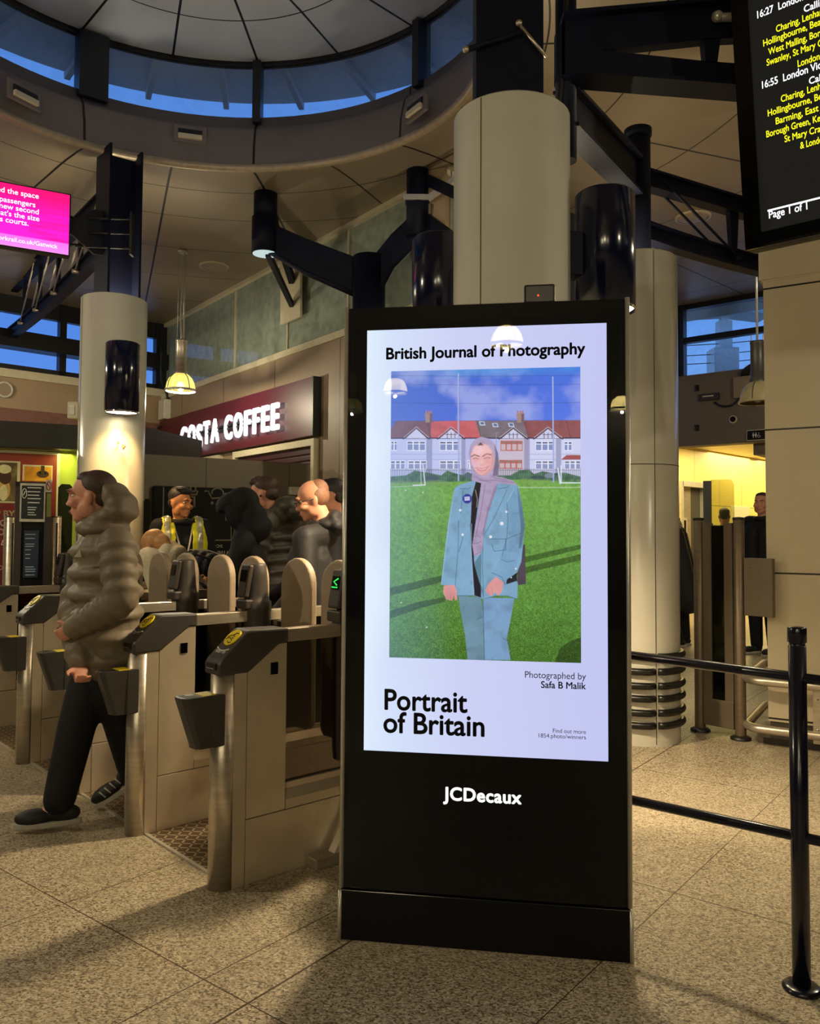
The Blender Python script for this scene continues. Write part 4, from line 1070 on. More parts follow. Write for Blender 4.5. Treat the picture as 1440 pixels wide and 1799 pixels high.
def H_section(mb, c, w, d, tf, z0, z1, ang):
    R3 = Matrix.Rotation(ang, 3, 'Z'); c = Vector(c)
    for s in (-1, 1): mb.box(c + R3 @ Vector((s * (w / 2 - tf / 2), 0, 0)) + Z * (z0 + z1) / 2, (tf, d, z1 - z0), R3)
    mb.box(c + Z * (z0 + z1) / 2, (w - tf, tf, z1 - z0), R3)
zt = {n: z for n, _, _, z in COLS}
# steel stanchion in the left column
c = CP['left']; sL = empty('steel_stanchion', (c.x, c.y, zt['left'] - .3), 0)
mb = MB(); q = Vector((0.0, 0, 0)); ang = math.atan2(c.y, c.x) + PI / 2
H_section(mb, (0.02, 0, 0), .30, .34, .02, 0, CEIL - zt['left'] + .3, ang + 0.35); mb.build('section', 'navy', sL)
tag(sL, 'dark navy steel stanchion rising from the left column to the ceiling', 'steel post', 'navy steel stanchions')
# centre column
c = CP['centre']; sC = empty('steel_stanchion', (c.x, c.y, zt['centre'] - .3), 0)
cz = CEIL - zt['centre'] + .3
mb = MB(); H_section(mb, (-.03, 0, 0), .30, .34, .02, 0, cz + .0, 0.0); mb.span((-.19, -.178, 0), (.13, -.16, cz)); mb.build('section', 'navy', sC)
for (x0, z0), (x1, z1), m_, rr in (((-.24, .53), (.02, .62), 'navy', .014), ((.01, .66), (.14, .50), 'steel', .008)):
    mb = MB(); mb.cyl((x0, -.20, z0), (x1, -.20, z1), rr, seg=10); rod = mb.build('tie_rod', m_, sC); mb = MB(); mb.ball((x0, -.205, z0), .017, sub=2); mb.build('bolt', 'steel', rod)
tag(sC, 'large dark navy steel stanchion above the centre white column', 'steel post', 'navy steel stanchions')
hub = at(994, 200, 4.2); hx = empty('hub_tube', (hub.x, hub.y, at(992, 276, 4.15).z), 0)
mb = MB(); mb.cyl((0, 0, 0), (0, 0, CEIL - hx.location.z), .055, seg=24); mb.lathe([(.055, .40), (.062, .41), (.062, .43), (.055, .44)], 24); mb.build('tube', 'navy', hx)
mb = MB(); mb.tube([(.0, -.06, 1.0), (-.03, -.07, .5), (-.06, -.05, .1), (-.075, .02, -.25), (-.06, .05, -.6), (-.05, .1, -.8)], .012, 8, sub=5); mb.build('cable', 'black', hx)
tag(hx, 'short navy vertical tube with black cables, right of the centre column top', 'steel tube')
c = CP['right']; sR = empty('steel_stanchion', (c.x, c.y, zt['right'] - .2), 0)
mb = MB(); mb.cyl((0.02, 0, 0), (0.02, 0, CEIL - zt['right'] - .3), .088, seg=32); mb.lathe([(.088, CEIL - zt['right'] - .36), (.098, CEIL - zt['right'] - .35), (.098, CEIL - zt['right'] - .3), (.0005, CEIL - zt['right'] - .3)], 32, c=(.02, 0, 0)); mb.build('tube', 'navy', sR)
tag(sR, 'navy steel tube standing above the right white column', 'steel post', 'navy steel stanchions')

# ------------------------------------------------------------------ cylinder luminaires on the columns
def luminaire(px, ytop, Y, col, label, L=0.60, r=0.150, pw=220, up=60, col_=None, cone=128, blend_=.55):
    p = at(px, ytop, Y); o = empty('cylinder_light', (p.x, p.y, p.z - L), 0)
    mb = MB(); mb.lathe([(r - .012, 0.06), (r - .012, 0.01), (r - .006, 0), (r, 0), (r, L - .012), (r - .012, L), (.0005, L + .004)], 48); hs = mb.build('housing', 'navy_gloss', o)
    mb = MB(); mb.lathe([(r - .004, -.002), (r + .002, -.002), (r + .002, .012), (r - .004, .012)], 48); mb.build('rim', 'chrome', hs)
    mb = MB(); mb.lathe([(r - .013, .010), (.0005, .006)], 32); mb.build('lens', 'lamp_mouth', o)
    d = Vector((col.x - p.x, col.y - p.y, 0)); dl = d.length; d.normalize()
    mb = MB(); a = d * (r - .01) + Z * (L * .45); b = d * max(dl - .275, r) + Z * (L * .45); mb.beam(a, b, .10, .22, bev=.004); mb.build('bracket', 'navy', o)
    lamp('cylinder_light_beam', 'SPOT', (0, 0, -0.004), pw, col_ or WARM, o, (0, 0, -2), .09, cone, blend_)
    tag(o, label, 'wall light', 'navy cylinder lights on the columns'); return o
luminaire(216, 603, 6.93, CP['left'], 'navy cylinder downlight glowing on the front of the left column', pw=62, up=45, r=.14, col_=(1.0, .60, .22))
luminaire(1062, 342, 4.10, CP['centre'], 'navy cylinder light on the right side of the centre column', pw=300, up=70, cone=104, blend_=1.0)
luminaire(772, 420, 4.42, CP['centre'], 'navy cylinder light half hidden left of the centre column', pw=470, up=60)

# ================================================================== STEELWORK OVERHEAD
def plate(mb, pts, th, n=None):
    """thick plate through a row of (top, bottom) world points"""
    P = [(Vector(a), Vector(b)) for a, b in pts]
    rs = []
    for i, (a, b) in enumerate(P):
        t = (P[min(i + 1, len(P) - 1)][0] - P[max(i - 1, 0)][0]); t.z = 0; t.normalize(); s = Vector((-t.y, t.x, 0)) * th / 2
        rs.append(mb.ring([a + s, b + s, b - s, a - s]))
    mb.skin_rings(rs, smooth=False); return mb
def top_z(px, py, Y): return at(px, py, Y)

# branching bracket over the gates: two hanging tubes with arms meeting on a lower hub
YA, YB, YH = 8.2, 7.65, 7.95
pA, pB, pH = at(466, 380, YA), at(733, 360, YB), at(648, 500, YH)
br = empty('branching_bracket', (pH.x, pH.y, 0), 0)
tag(br, 'dark navy branching steel bracket with two arms under the round opening', 'steel bracket')
L0 = lambda v: Vector(v) - Vector((pH.x, pH.y, 0))
zb_ = at(466, 446, YA).z; zk = at(466, 383, YA).z
a = L0((pA.x, pA.y, 0))
mb = MB(); mb.cyl(a + Z * zk, a + Z * (CEIL + .02), .118, seg=32); mb.cyl(a + Z * zb_, a + Z * zk, .134, seg=32); mb.build('hanging_tube', 'navy', br)
mb = MB(); mb.cyl(a + Z * (zb_ - .004), a + Z * (zb_ + .01), .122, seg=32); mb.build('lamp_lens', glow('cool_lens', (205, 225, 225), .9), br)
b = L0((pB.x, pB.y, 0)); zb2 = at(735, 417, YB).z
mb = MB(); mb.cyl(b + Z * zb2, b + Z * (CEIL + .02), .105, seg=32); mb.lathe([(.106, 0), (.114, .01), (.114, .05), (.106, .06)], 32, c=b + Z * (at(735, 360, YB).z)); mb.build('hanging_tube', 'navy', br)
mb = MB(); zc = at(735, 360, YB).z; mb.beam(b + Vector((.1, -.1, zc + .02)), b + Vector((.48, -.3, zc + .22)), .04, .05); mb.box(b + Vector((.0, -.11, zc + .03)), (.27, .02, .05)); mb.cyl(b + Vector((.15, .0, zc - .5)), b + Vector((.15, .0, zc)), .03); mb.build('clamp', 'alu', br)
h0 = L0((pH.x, pH.y, 0))
zt_ = at(648, 452, YH).z
mb = MB(); mb.cyl(h0, h0 + Z * zt_, .16, seg=32); mb.build('hub_column', 'navy', br)
mb = MB(); zz = lambda px, py, Y: at(px, py, Y).z
plate(mb, [(a + Z * zz(480, 388, YA), a + Z * zz(480, 440, YA)), (a * .6 + Z * zz(545, 420, 8.1), a * .6 + Z * zz(545, 476, 8.1)), (a * .15 + Z * zz(618, 452, 8.0), a * .15 + Z * zz(618, 518, 8.0))], .06)
mb.tube([a * .96 + Z * zz(476, 441, YA), a * .6 + Z * zz(545, 478, 8.1), a * .12 + Z * zz(620, 518, 8.0)], .034, 8)
mb.build('arm', 'navy', br)
mb = MB(); plate(mb, [(b + Z * zz(715, 372, YB), b + Z * zz(735, 425, YB)), (b * .5 + Z * zz(680, 412, 7.8), b * .5 + Z * zz(706, 470, 7.8)), (b * .1 + Z * zz(640, 455, YH), b * .1 + Z * zz(672, 535, YH))], .05)
mb.build('arm', 'navy', br)
e1 = L0(sc(512, 535, .06))
mb = MB()
mb.beam(a + Z * zz(480, 345, 8.2), e1 + Z * .30, .07, .10); mb.beam(a + Vector((.03, 0, zz(480, 445, 8.2))), e1, .05, .07); mb.beam(e1 + Vector((.0, -.0, .42)), e1, .05, .09)
mb.build('wall_strut', 'navy', br)
# arms on towards the centre column, passing behind it
mb = MB()
for (xa, ya, xb, yb, h) in ((752, 306, 850, 352, 22), (752, 375, 850, 448, 26)):
    p0, p1 = at(xa, ya, YB - .05), at(xb, yb, 6.9); q0, q1 = at(xa, ya + h, YB - .05), at(xb, yb + h, 6.9)
    plate(mb, [(L0(p0), L0(q0)), (L0(p1), L0(q1))], .05)
mb.build('tie_beam', 'navy', br)
pl_ = [sc(x, y, .02) for x, y in ((496, 462), (531, 448), (531, 556), (496, 571))]
pad = empty('fixing_plate', sc(513, 512, .0), 0)
mb = MB(); n = SN * .03
Lp = [p - pad.location for p in pl_]
rs = [mb.ring(Lp), mb.ring([p + n for p in Lp])]; mb.skin_rings(rs, smooth=False); mb.build('plate', 'cream', pad)
tag(pad, 'cream fixing plate on the glazed band above the shop sign, holding a navy strut', 'fixing plate')

def truss(name, label, P, Q, ztop, zbot, n, sag=0.0, w=.10, ch=.11, rods='steel', loc=None):
    """open truss: two chords with wedge stiffeners and tie rods"""
    P, Q = Vector(P), Vector(Q); o = empty(name, (P.x, P.y, 0), 0); d = Q - P; d.z = 0; L = d.length; d.normalize()
    def pt(t, z): return d * t + Z * z
    zt0, zt1 = ztop; zb0, zb1 = zbot
    zb_at = lambda t: zb0 + (zb1 - zb0) * t / L - sag * (1 - (2 * t / L - 1) ** 2) + 0
    zt_at = lambda t: zt0 + (zt1 - zt0) * t / L
    N = 10
    for nm, fz in (('top_chord', zt_at), ('bottom_chord', zb_at)):
        mb = MB(); plate(mb, [(pt(L * i / N, fz(L * i / N) + ch / 2), pt(L * i / N, fz(L * i / N) - ch / 2)) for i in range(N + 1)], .03)
        for s in (1, -1): plate(mb, [(pt(L * i / N, fz(L * i / N) + s * ch / 2 + .008), pt(L * i / N, fz(L * i / N) + s * ch / 2 - .008)) for i in range(N + 1)], w)
        mb.build(nm, 'navy', o)
    side = Vector((-d.y, d.x, 0))
    for i in range(n):
        t = L * (i + 1) / (n + 1)
        a, b = pt(t, zt_at(t)), pt(t, zb_at(t))
        mb = MB(); mb.prism([(-.055, 0), (.055, 0), (.022, b.z - a.z), (-.022, b.z - a.z)], a - side * .02, d, Z, side, .04); mb.build('stiffener', 'navy', o)
        if rods:
            t2 = L * (i + 0.15) / (n + 1)
            mb = MB()
            for s in (-1, 1): mb.cyl(b + side * s * .05, pt(t2, zt_at(t2)) + side * s * .05, .010, seg=8)
            mb.cyl(b - side * .08, b + side * .08, .022, seg=12); mb.build('tie_rod', rods, o)
    tag(o, label, 'truss'); return o
c = CP['left']
far = bk(20, 560); far.z = 0
za = at(172, 322, c.y).z; zbm = at(165, 420, c.y).z
truss('roof_truss', 'dark roof truss running from the left column up behind the pink screen', c + Vector((-.12, .12, 0)), far, (za - .06, bk(8, 505).z), (zbm, bk(30, 590).z + .02), 4, 0.05, ch=.14)
# heavy plate girder to the right of the centre column
gL, gR = at(985, 90, 4.12), at(1420, 80, 4.12)
g = empty('plate_girder', (gL.x, gL.y, 0), 0); tag(g, 'deep dark girder with triangular openings at the top right, behind the departure board', 'girder')
def gp(x, y): q = at(x, y, 4.12); return (q.x - gL.x, q.z)
mb = MB(); yv = Vector((0, 1, 0))
def strip(pts): mb.prism([gp(*p) for p in pts], (0, -.03, 0), (1, 0, 0), (0, 0, 1), (0, 1, 0), .06)
strip([(985, 38), (1440, -2), (1440, 65), (1240, 75), (1055, 94), (985, 100)])
strip([(985, 100), (1055, 94), (1235, 113), (1440, 128), (1440, 172), (1290, 162), (1010, 138), (985, 136)])
strip([(1232, 74), (1262, 72), (1256, 116), (1236, 115)]); strip([(975, 60), (990, 40), (990, 136), (975, 136)])
mb.build('web', 'navy', g)
mb = MB(); q0, q1 = gp(985, 38), gp(1440, -2); mb.beam((q0[0], 0, q0[1]), (q1[0], 0, q1[1]), .16, .02); q0, q1 = gp(1005, 138), gp(1440, 172); mb.beam((q0[0], 0, q0[1]), (q1[0], 0, q1[1]), .16, .02); mb.build('flange', 'navy', g)
mb = MB(); q0 = gp(1252, 42); mb.cyl((q0[0], -.05, q0[1]), (q0[0] + .3, -.12, q0[1] - .03), .022); mb.ball((q0[0], -.06, q0[1]), .030, sub=2); mb.build('tie_rod', 'alu', g)
# girder from the centre column to the right column
a = Vector((hub.x, hub.y, 0)); b = CP['right'] + Vector((.0, 0, 0)); o = empty('plate_girder', a, 0)
tag(o, 'dark navy girder sloping back from the centre column to the right column', 'girder')
mb = MB(); d = b - a
plate(mb, [(Z * at(1008, 158, hub.y).z, Z * at(1008, 222, hub.y).z), (d + Z * at(1120, 282, 5.85).z, d + Z * at(1113, 345, 5.85).z)], .05)
plate(mb, [(Z * (at(1008, 158, hub.y).z + .01), Z * (at(1008, 158, hub.y).z - .01)), (d + Z * (at(1120, 282, 5.85).z + .01), d + Z * (at(1120, 282, 5.85).z - .01))], .14)
plate(mb, [(Z * (at(1008, 222, hub.y).z + .01), Z * (at(1008, 222, hub.y).z - .01)), (d + Z * (at(1113, 345, 5.85).z + .01), d + Z * (at(1113, 345, 5.85).z - .01))], .14)
mb.build('web', 'navy', o)
b2 = at(1420, 380, 6.7)
truss('roof_truss', 'dark truss from the right column towards the cream pier, below the departure board', CP['right'] + Vector((.08, .03, 0)), b2, (at(1155, 312, 5.85).z, at(1400, 392, 6.6).z), (at(1155, 405, 5.85).z, at(1400, 478, 6.6).z), 1, 0.03, ch=.12, rods='navy')

# ================================================================== HANGING SCREENS
# pink screen on the left
PC = at(124, 396, 7.05); PE = az(61); PNn = Vector((-PE.y, PE.x, 0))
if PNn.y > 0: PNn = -PNn
def pk(px, py): q = on_plane(px, py, PC, PNn) - PC; return (q.dot(PE), q.z)
ps = empty('hanging_screen', PC, 0); tag(ps, 'bright pink information screen hung beside the left column, cut by the left edge', 'screen')
r1 = pk(126, 342); r0 = pk(122, 450); zt1, zt0 = (pk(126, 342)[1] + pk(0, 316)[1]) / 2, (pk(122, 450)[1] + pk(0, 432)[1]) / 2
xr = (r1[0] + r0[0]) / 2; wS = (zt1 - zt0) * 1.78; xl = xr - wS
R3p = Matrix((PE, -PNn, Z)).transposed()
def pkb(mb, x0, x1, z0, z1, d0, d1, bev=0): return mb.box(PE * (x0 + x1) / 2 + PNn * (d0 + d1) / 2 + Z * (z0 + z1) / 2, (x1 - x0, abs(d1 - d0), z1 - z0), R3p, bev)
mb = MB(); pkb(mb, xl, xr, zt0, zt1, -.09, -.004, .004); hz_ = mb.build('casing', 'black', ps)
def pink_mat():
    m, t, b = base_mat('pink_display')
    tc = t.new('ShaderNodeTexCoord'); sx = t.new('ShaderNodeSeparateXYZ'); t.link(tc.outputs['Object'], sx.inputs[0])
    v = t.m('DIVIDE', t.m('SUBTRACT', sx.outputs[2], zt0), zt1 - zt0)
    mp = t.new('ShaderNodeMapping'); mp.inputs['Scale'].default_value = (1.2, 1.2, 14); t.link(tc.outputs['Object'], mp.inputs[0])
    ns = t.noise(mp.outputs[0], 2.0, 3)
    al = t.m('ADD', t.m('MULTIPLY', sx.outputs[0], PE.x), t.m('MULTIPLY', sx.outputs[1], PE.y))
    rt = t.m('MULTIPLY', t.m('GREATER_THAN', al, xr - wS * .33), t.m('LESS_THAN', v, .82))
    st = t.m('MULTIPLY', t.m('MULTIPLY', t.m('SUBTRACT', ns.outputs['Fac'], .42), 3.0), rt)
    c = t.ramp(v, [(0.0, lin((250, 140, 230))), (0.19, lin((250, 110, 225))), (0.2, lin((252, 30, 205))), (0.6, lin((252, 22, 190))), (0.85, lin((240, 12, 120))), (1.0, lin((238, 14, 110)))])
    c = t.mix(t.m('MULTIPLY', t.m('GREATER_THAN', v, .2), t.m('MAXIMUM', t.m('MINIMUM', st, .8), 0)), c, lin((225, 12, 130)))
    t.link(c, b.inputs['Emission Color']); b.inputs['Emission Strength'].default_value = 1.25; b.inputs['Base Color'].default_value = (.01, .01, .01, 1); b.inputs['Roughness'].default_value = .3
    return m
mb = MB(); pkb(mb, xl + .012, xr - .012, zt0 + .012, zt1 - .012, -.004, 0); face = mb.build('display', pink_mat(), ps)
WT = glow('screen_white', (255, 235, 250), 1.5)
def ptxt(s, pr_, base_y, h, px_r):
    q = pk(px_r, base_y); text('lettering', s, WT, face, PE * q[0] + PNn * .002 + Z * q[1], PE, Z, height=h, bold=.012, align='RIGHT')
hh = 9.2 * 7.0 / FOC
for s, y, x in (('we have doubled the space', 349.5, 68), ('for passengers', 364.5, 62), ('with our new second', 377, 68), ("concourse, that's the size", 389, 69), ('of ten tennis courts.', 397, 50)): ptxt(s, 0, y, hh, x)
ptxt('networkrail.co.uk/Gatwick', 0, 437, hh * .82, 101)
c = CP['left'] - PC; c.z = 0
mb = MB(); e0 = PE * (xr - .06) - PNn * .06
for za_, zb_2 in ((.14, .05), (-.16, -.10)): mb.tube([PE * (xr - .1) - PNn * .07 + Z * za_, c + Vector((-.17, -.05, zb_2))], .014, 8)
mb.prism([(0, .05), (.0, -.03), (.22, -.2), (.30, -.2), (.30, .2), (.22, .2)], PE * (xr - .02) - PNn * .08, PE, Z, PNn, .03); mb.build('bracket', 'black', ps)
mb = MB()
for z_ in (-.16, -.03, .1): mb.cyl(c + Vector((-.18, -.2, z_)), c + Vector((.2, -.2, z_ - .01)), .008, seg=8)
mb.box(c + Vector((.2, -.16, -.03)), (.02, .08, .38)); mb.build('clamp', 'black', ps)

# departure board on the right
BP = at(1309, 440, 3.9); BE = az(132.0); Bn0 = Vector((BE.y, -BE.x, 0))
if Bn0.y > 0: Bn0 = -Bn0
def proj(p):
    d = p - CAM; a = d.dot(_f); return PCX + FOC * d.dot(_r) / a, PCY - FOC * d.dot(_u) / a
best = None
for al in np.linspace(-.1, .5, 121):
    up = Z * math.cos(al) + Bn0 * math.sin(al)
    for Lh in np.linspace(.8, 2.2, 57):
        x, y = proj(BP + up * Lh); e_ = abs(x - 1282) + abs(y)
        if best is None or e_ < best[0]: best = (e_, al, Lh)
BU = Z * math.cos(best[1]) + Bn0 * math.sin(best[1]); BNN = BE.cross(BU)
if BNN.dot(Bn0) < 0: BNN = -BNN
BHh = best[2] + .25; BWd = 1.25
bd = empty('departure_board', BP, 0); tag(bd, 'large black departure board with yellow and white train times, hung at the top right', 'departure board')
R3b = Matrix((BE, BNN.cross(BE).normalized() * 0 + BU, BNN)).transposed()
def bdb(mb, x0, x1, z0, z1, d0, d1, bev=0): return mb.box(BE * (x0 + x1) / 2 + BU * (z0 + z1) / 2 + BNN * (d0 + d1) / 2, (x1 - x0, z1 - z0, abs(d1 - d0)), R3b, bev)
def bpx(px, py): q = on_plane(px, py, BP, BNN) - BP; return q.dot(BE), q.dot(BU)
mb = MB(); bdb(mb, 0, BWd, 0, BHh, -.12, -.012, .004); bdb(mb, 0, BWd, 0, .012, -.13, .0); mb.build('casing', 'black', bd)
i0 = bpx(1336, 408); i1 = bpx(1318, 100)
ix = (i0[0] + i1[0]) / 2
mb = MB()
bdb(mb, 0, ix, 0, BHh, -.012, 0); bdb(mb, BWd - ix, BWd, 0, BHh, -.012, 0); bdb(mb, ix, BWd - ix, 0, i0[1], -.012, 0); bdb(mb, ix, BWd - ix, BHh - .06, BHh, -.012, 0); mb.build('bezel', 'black_gloss', bd)
mb = MB(); bdb(mb, ix, BWd - ix, i0[1], BHh - .06, -.011, -.008); pn = mb.build('display', glow('dark_display', (30, 30, 27), .6), bd)
YT, WTX = glow('yellow_text', (250, 245, 30), 1.25), glow('white_text', (255, 250, 255), 1.4)
fz = 11.5 * 3.75 / FOC
for s, px, py, m, k in (('16:27  London Victoria', 1329, 31.5, WTX, 1.1), ('Calling at:', 1411, 21, WTX, 1), ('Charing, Lenham,', 1362, 56, YT, 1), ('Hollingbourne, Bearsted,', 1339.5, 81, YT, 1), ('West Malling, Borough Green,', 1348.5, 96, YT, 1), ('Swanley, St Mary Cray &', 1345.5, 115, YT, 1), ('London Victoria', 1400, 117, YT, 1),
        ('16:55  London Victoria', 1337.5, 155, WTX, 1.1), ('Calling at:', 1420, 147.6, WTX, 1), ('Charing, Lenham,', 1370.6, 179, YT, 1), ('Hollingbourne, Bearsted,', 1347.5, 204, YT, 1), ('Barming, East Malling,', 1361.5, 218, YT, 1), ('Borough Green, Kemsing,', 1345, 241, YT, 1), ('St Mary Cray,', 1377, 249.5, YT, 1), ('& London', 1404.5, 261, YT, 1), ('Page 1 of 1', 1349.5, 383.5, WTX, 1.15)):
    x, z = bpx(px, py); n = len(s)
    text('lettering', s, m, pn, BE * x + BU * z - BNN * .0075, BE, BU, height=fz * k, width=n * fz * k * .45, bold=.016)
x, z = bpx(1347, 370); mb = MB(); bdb(mb, x, BWd - ix - .02, z - .004, z + .004, -.008, -.006); mb.build('rule', WTX, pn)
mb = MB()
for x in (.35, .95):
    a = BE * x - BNN * .13 + BU * (BHh * .75); mb.cyl(a, Vector((a.x, a.y, CEIL - BP.z)), .03); mb.cyl(a - BU * .8, a, .025)
mb.build('drop_pole', 'navy', bd)

# ================================================================== PENDANT LAMPS
def pendant(loc, label, r=.175, lit='shade_lit', pw=0, wires=True, bright=False, scale=1.0):
    """glass bell shade in a wire cage on a tubular gear housing; loc = centre of the shade rim"""
    o = empty('pendant_lamp', loc, 0); k = r / .175
    prof = [(.175, 0), (.172, .03), (.16, .09), (.135, .145), (.095, .185), (.072, .2)]
    mb = MB(); mb.lathe([(a * k, z * k) for a, z in prof], 40); sh = mb.build('shade', lit, o)
    mb = MB(); mb.lathe([(.170 * k, -.012 * k), (.184 * k, -.012 * k), (.184 * k, .012 * k), (.170 * k, .012 * k), (.170 * k, -.012 * k)], 40); mb.build('rim', 'alu' if lit != 'shade_off' else 'shade_off', sh)
    mb = MB()
    for q in range(4):
        a = q * PI / 2 + .7; mb.tube([Vector((math.sin(a) * (x * k + .004), math.cos(a) * (x * k + .004), z * k)) for x, z in prof], .005 * k, 6)
    mb.build('cage', 'plastic', sh)
    mb = MB(); mb.lathe([(.078 * k, .195 * k), (.078 * k, .23 * k), (.066 * k, .24 * k), (.066 * k, .58 * k), (.07 * k, .585 * k), (.07 * k, .61 * k), (.0005, .61 * k)], 32); mb.build('gear_housing', 'plastic' if lit == 'shade_off' else 'steel', o)
    mb = MB(); mb.ball((0, 0, .05 * k), (.05 * k, .05 * k, .06 * k), sub=2); mb.build('bulb', 'bulb' if lit != 'shade_off' else 'white_plastic', o)
    mb = MB(); top = CEIL - loc[2]
    if wires == 1:
        for q in range(3): a = q * 2.1 + .4; mb.cyl((math.sin(a) * .05, math.cos(a) * .05, .6 * k), (math.sin(a) * .045, math.cos(a) * .045, top), .004, seg=6)
        mb.tube([(.0, 0, .6 * k), (-.02, .02, 1.0), (.01, .0, top - .2), (.03, 0, top)], .009, 6, sub=5)
    else:
        mb.cyl((0, 0, .6 * k), (0, 0, top), .011, seg=10)
        for q in range(3): a = q * 2.1 + .4; mb.cyl((math.sin(a) * .06, math.cos(a) * .06, .6 * k), (math.sin(a) * .06, math.cos(a) * .06, .67 * k), .005, seg=6)
    mb.cyl((0, 0, top - .03), (0, 0, top), .06, seg=24); mb.build('suspension', 'alu', o)
    if pw: lamp('pendant_lamp_light', 'POINT', (0, 0, -.05), pw, YEL, o, None, .02)
    tag(o, label, 'pendant lamp', 'bell-shaped pendant lamps'); return o
p = at(317, 686, 9.9); pendant(p, 'lit yellow bell-shaped pendant lamp hanging in front of the shop sign', .178, 'shade_lit', 70, 1)
p = at(1331, 706, 7.7); pendant(p, 'unlit frosted pendant lamp hanging beside the cream pier', .165, 'shade_off', 0, 2)
# lamps of the hall behind the camera, seen mirrored in the totem's glass
def mirrored(px, py, z):
    cm = CAM - KN * (2 * (CAM - KC).dot(KN)); q = on_plane(px, py, KC, KN); d = q - cm; return cm + d * ((z - cm.z) / d.z)
for (px, py, pw, mt), lb in zip(((890, 606, 85, 'shade_bright'), (694, 690, 90, 'shade_bright'), (1092, 718, 75, 'shade_bright'), (618, 722, 100, 'shade_lit')), ('hall pendant lamp behind the viewer, mirrored over the poster title', 'hall pendant lamp mirrored at the upper left of the poster picture', 'hall pendant lamp mirrored in the right bezel of the totem', 'hall pendant lamp mirrored in the left bezel of the totem')):
    q = mirrored(px, py, 3.3); pendant(q, lb, .165, mt, pw, 2)
for q, lb, pw in (((-4.9, 3.2, 3.4), 'added unseen fill pendant over the concourse floor left of the gates', 200), ((3.3, 1.2, 3.4), 'added unseen fill pendant over the floor right of the handrail', 70), ((-6.3, 8.2, 3.4), 'added unseen fill pendant left of the booth', 170), ((4.6, 5.2, 3.4), 'added unseen fill pendant behind the cream pier', 150), ((.98, 6.4, 3.35), 'added pendant hidden behind the centre column to light the queue', 65)):
    pendant(q, lb, .165, 'shade_lit', pw, 2)  # unseen pendants added as fill light, the last one for the queue's faces

# ================================================================== SHOP SIGN AND SHOPFRONT
so = empty('shop_sign', SC + Z * 2.9, 0); tag(so, 'maroon shop fascia sign with glowing white coffee shop lettering, on the far wall', 'shop sign')
def scl(px, py, off=0.0): return sc(px, py, off) - so.location
sb0, sb1 = sc(562, 766).z, sc(562, 663).z
mb = MB(); t0, t1 = sct(562), sct(292); scb(mb, t0, t1, sb0, sb1, 0, .10, .004); o_ = mb.build('panel', 'maroon', so, loc=so.location); o_.location = (0, 0, 0)
mb = MB(); scb(mb, t0 - .03, t0, sb0, sb1, 0, .11); o_ = mb.build('end_cap', 'plastic_dark', so, loc=so.location); o_.location = (0, 0, 0)
OFF = .20
q0, q1 = sc(313, 775, OFF), sc(487, 751, OFF)
lz0 = sc(486, 751, OFF).z; lz1 = sc(486, 705, OFF).z
MT['letter_side'] = mat('letter_return', (70, 62, 66), .6)
EX = -SD
qa = sc(313, 740, OFF)
tw_total = (qa - sc(487, 740, OFF)).length
x = 0
letters = 'COSTA COFFEE'
adv = [.92, 1.0, .78, .80, .98, .42, .92, 1.0, .76, .76, .80, .80]
tot = sum(adv); xx = 0
for chx, a_ in zip(letters, adv):
    if chx != ' ':
        o3 = qa + EX * (tw_total * xx / tot); o3.z = lz0
        hz_k = 1.0 + (.12 if chx == 'S' else 0)
        if chx == 'S' and xx < 3: o3.z -= .06
        text('sign_letter', chx, ['letter_white', 'letter_side'], so, o3 - so.location - SN * .06, EX, Z, width=tw_total * (a_ - .2) / tot, height=(lz1 - lz0) * hz_k * .98, bold=.03, depth=.03)
    xx += a_
mb = MB(); scb(mb, sct(480), sct(320), lz0 + .12, lz0 + .15, .10, .15); scb(mb, sct(480), sct(320), lz1 - .15, lz1 - .12, .10, .15); o_ = mb.build('letter_rail', 'plastic_dark', so, loc=so.location); o_.location = (0, 0, 0)
# shutters under the sign
for i, (xa, xb, lb) in enumerate(((418, 561, 'dark roller shutter in a cream frame below the right of the shop sign'), (300, 393, 'dark roller shutter in a cream frame below the left of the shop sign'))):
    zt1_ = sc(562, 770).z; ta, tb_ = sct(xb), sct(xa)
    o = empty('roller_shutter', SC + SD * ((ta + tb_) / 2), 0)
    mb = MB(); scb(mb, ta, ta + .07, 0, zt1_, 0, .07); scb(mb, tb_ - .07, tb_, 0, zt1_, 0, .07); scb(mb, ta + .07, tb_ - .07, zt1_ - .08, zt1_, 0, .07); o_ = mb.build('frame', 'cream', o, loc=o.location); o_.location = (0, 0, 0)
    mb = MB(); z_ = .02
    while z_ < zt1_ - .1:
        scb(mb, ta + .07, tb_ - .07, z_, z_ + .055, .012, .03, .006); z_ += .075
    scb(mb, ta + .07, tb_ - .07, 0, zt1_ - .08, .002, .012); o_ = mb.build('slats', 'shutter', o, loc=o.location); o_.location = (0, 0, 0)
    tag(o, lb, 'shutter', 'shop shutters')

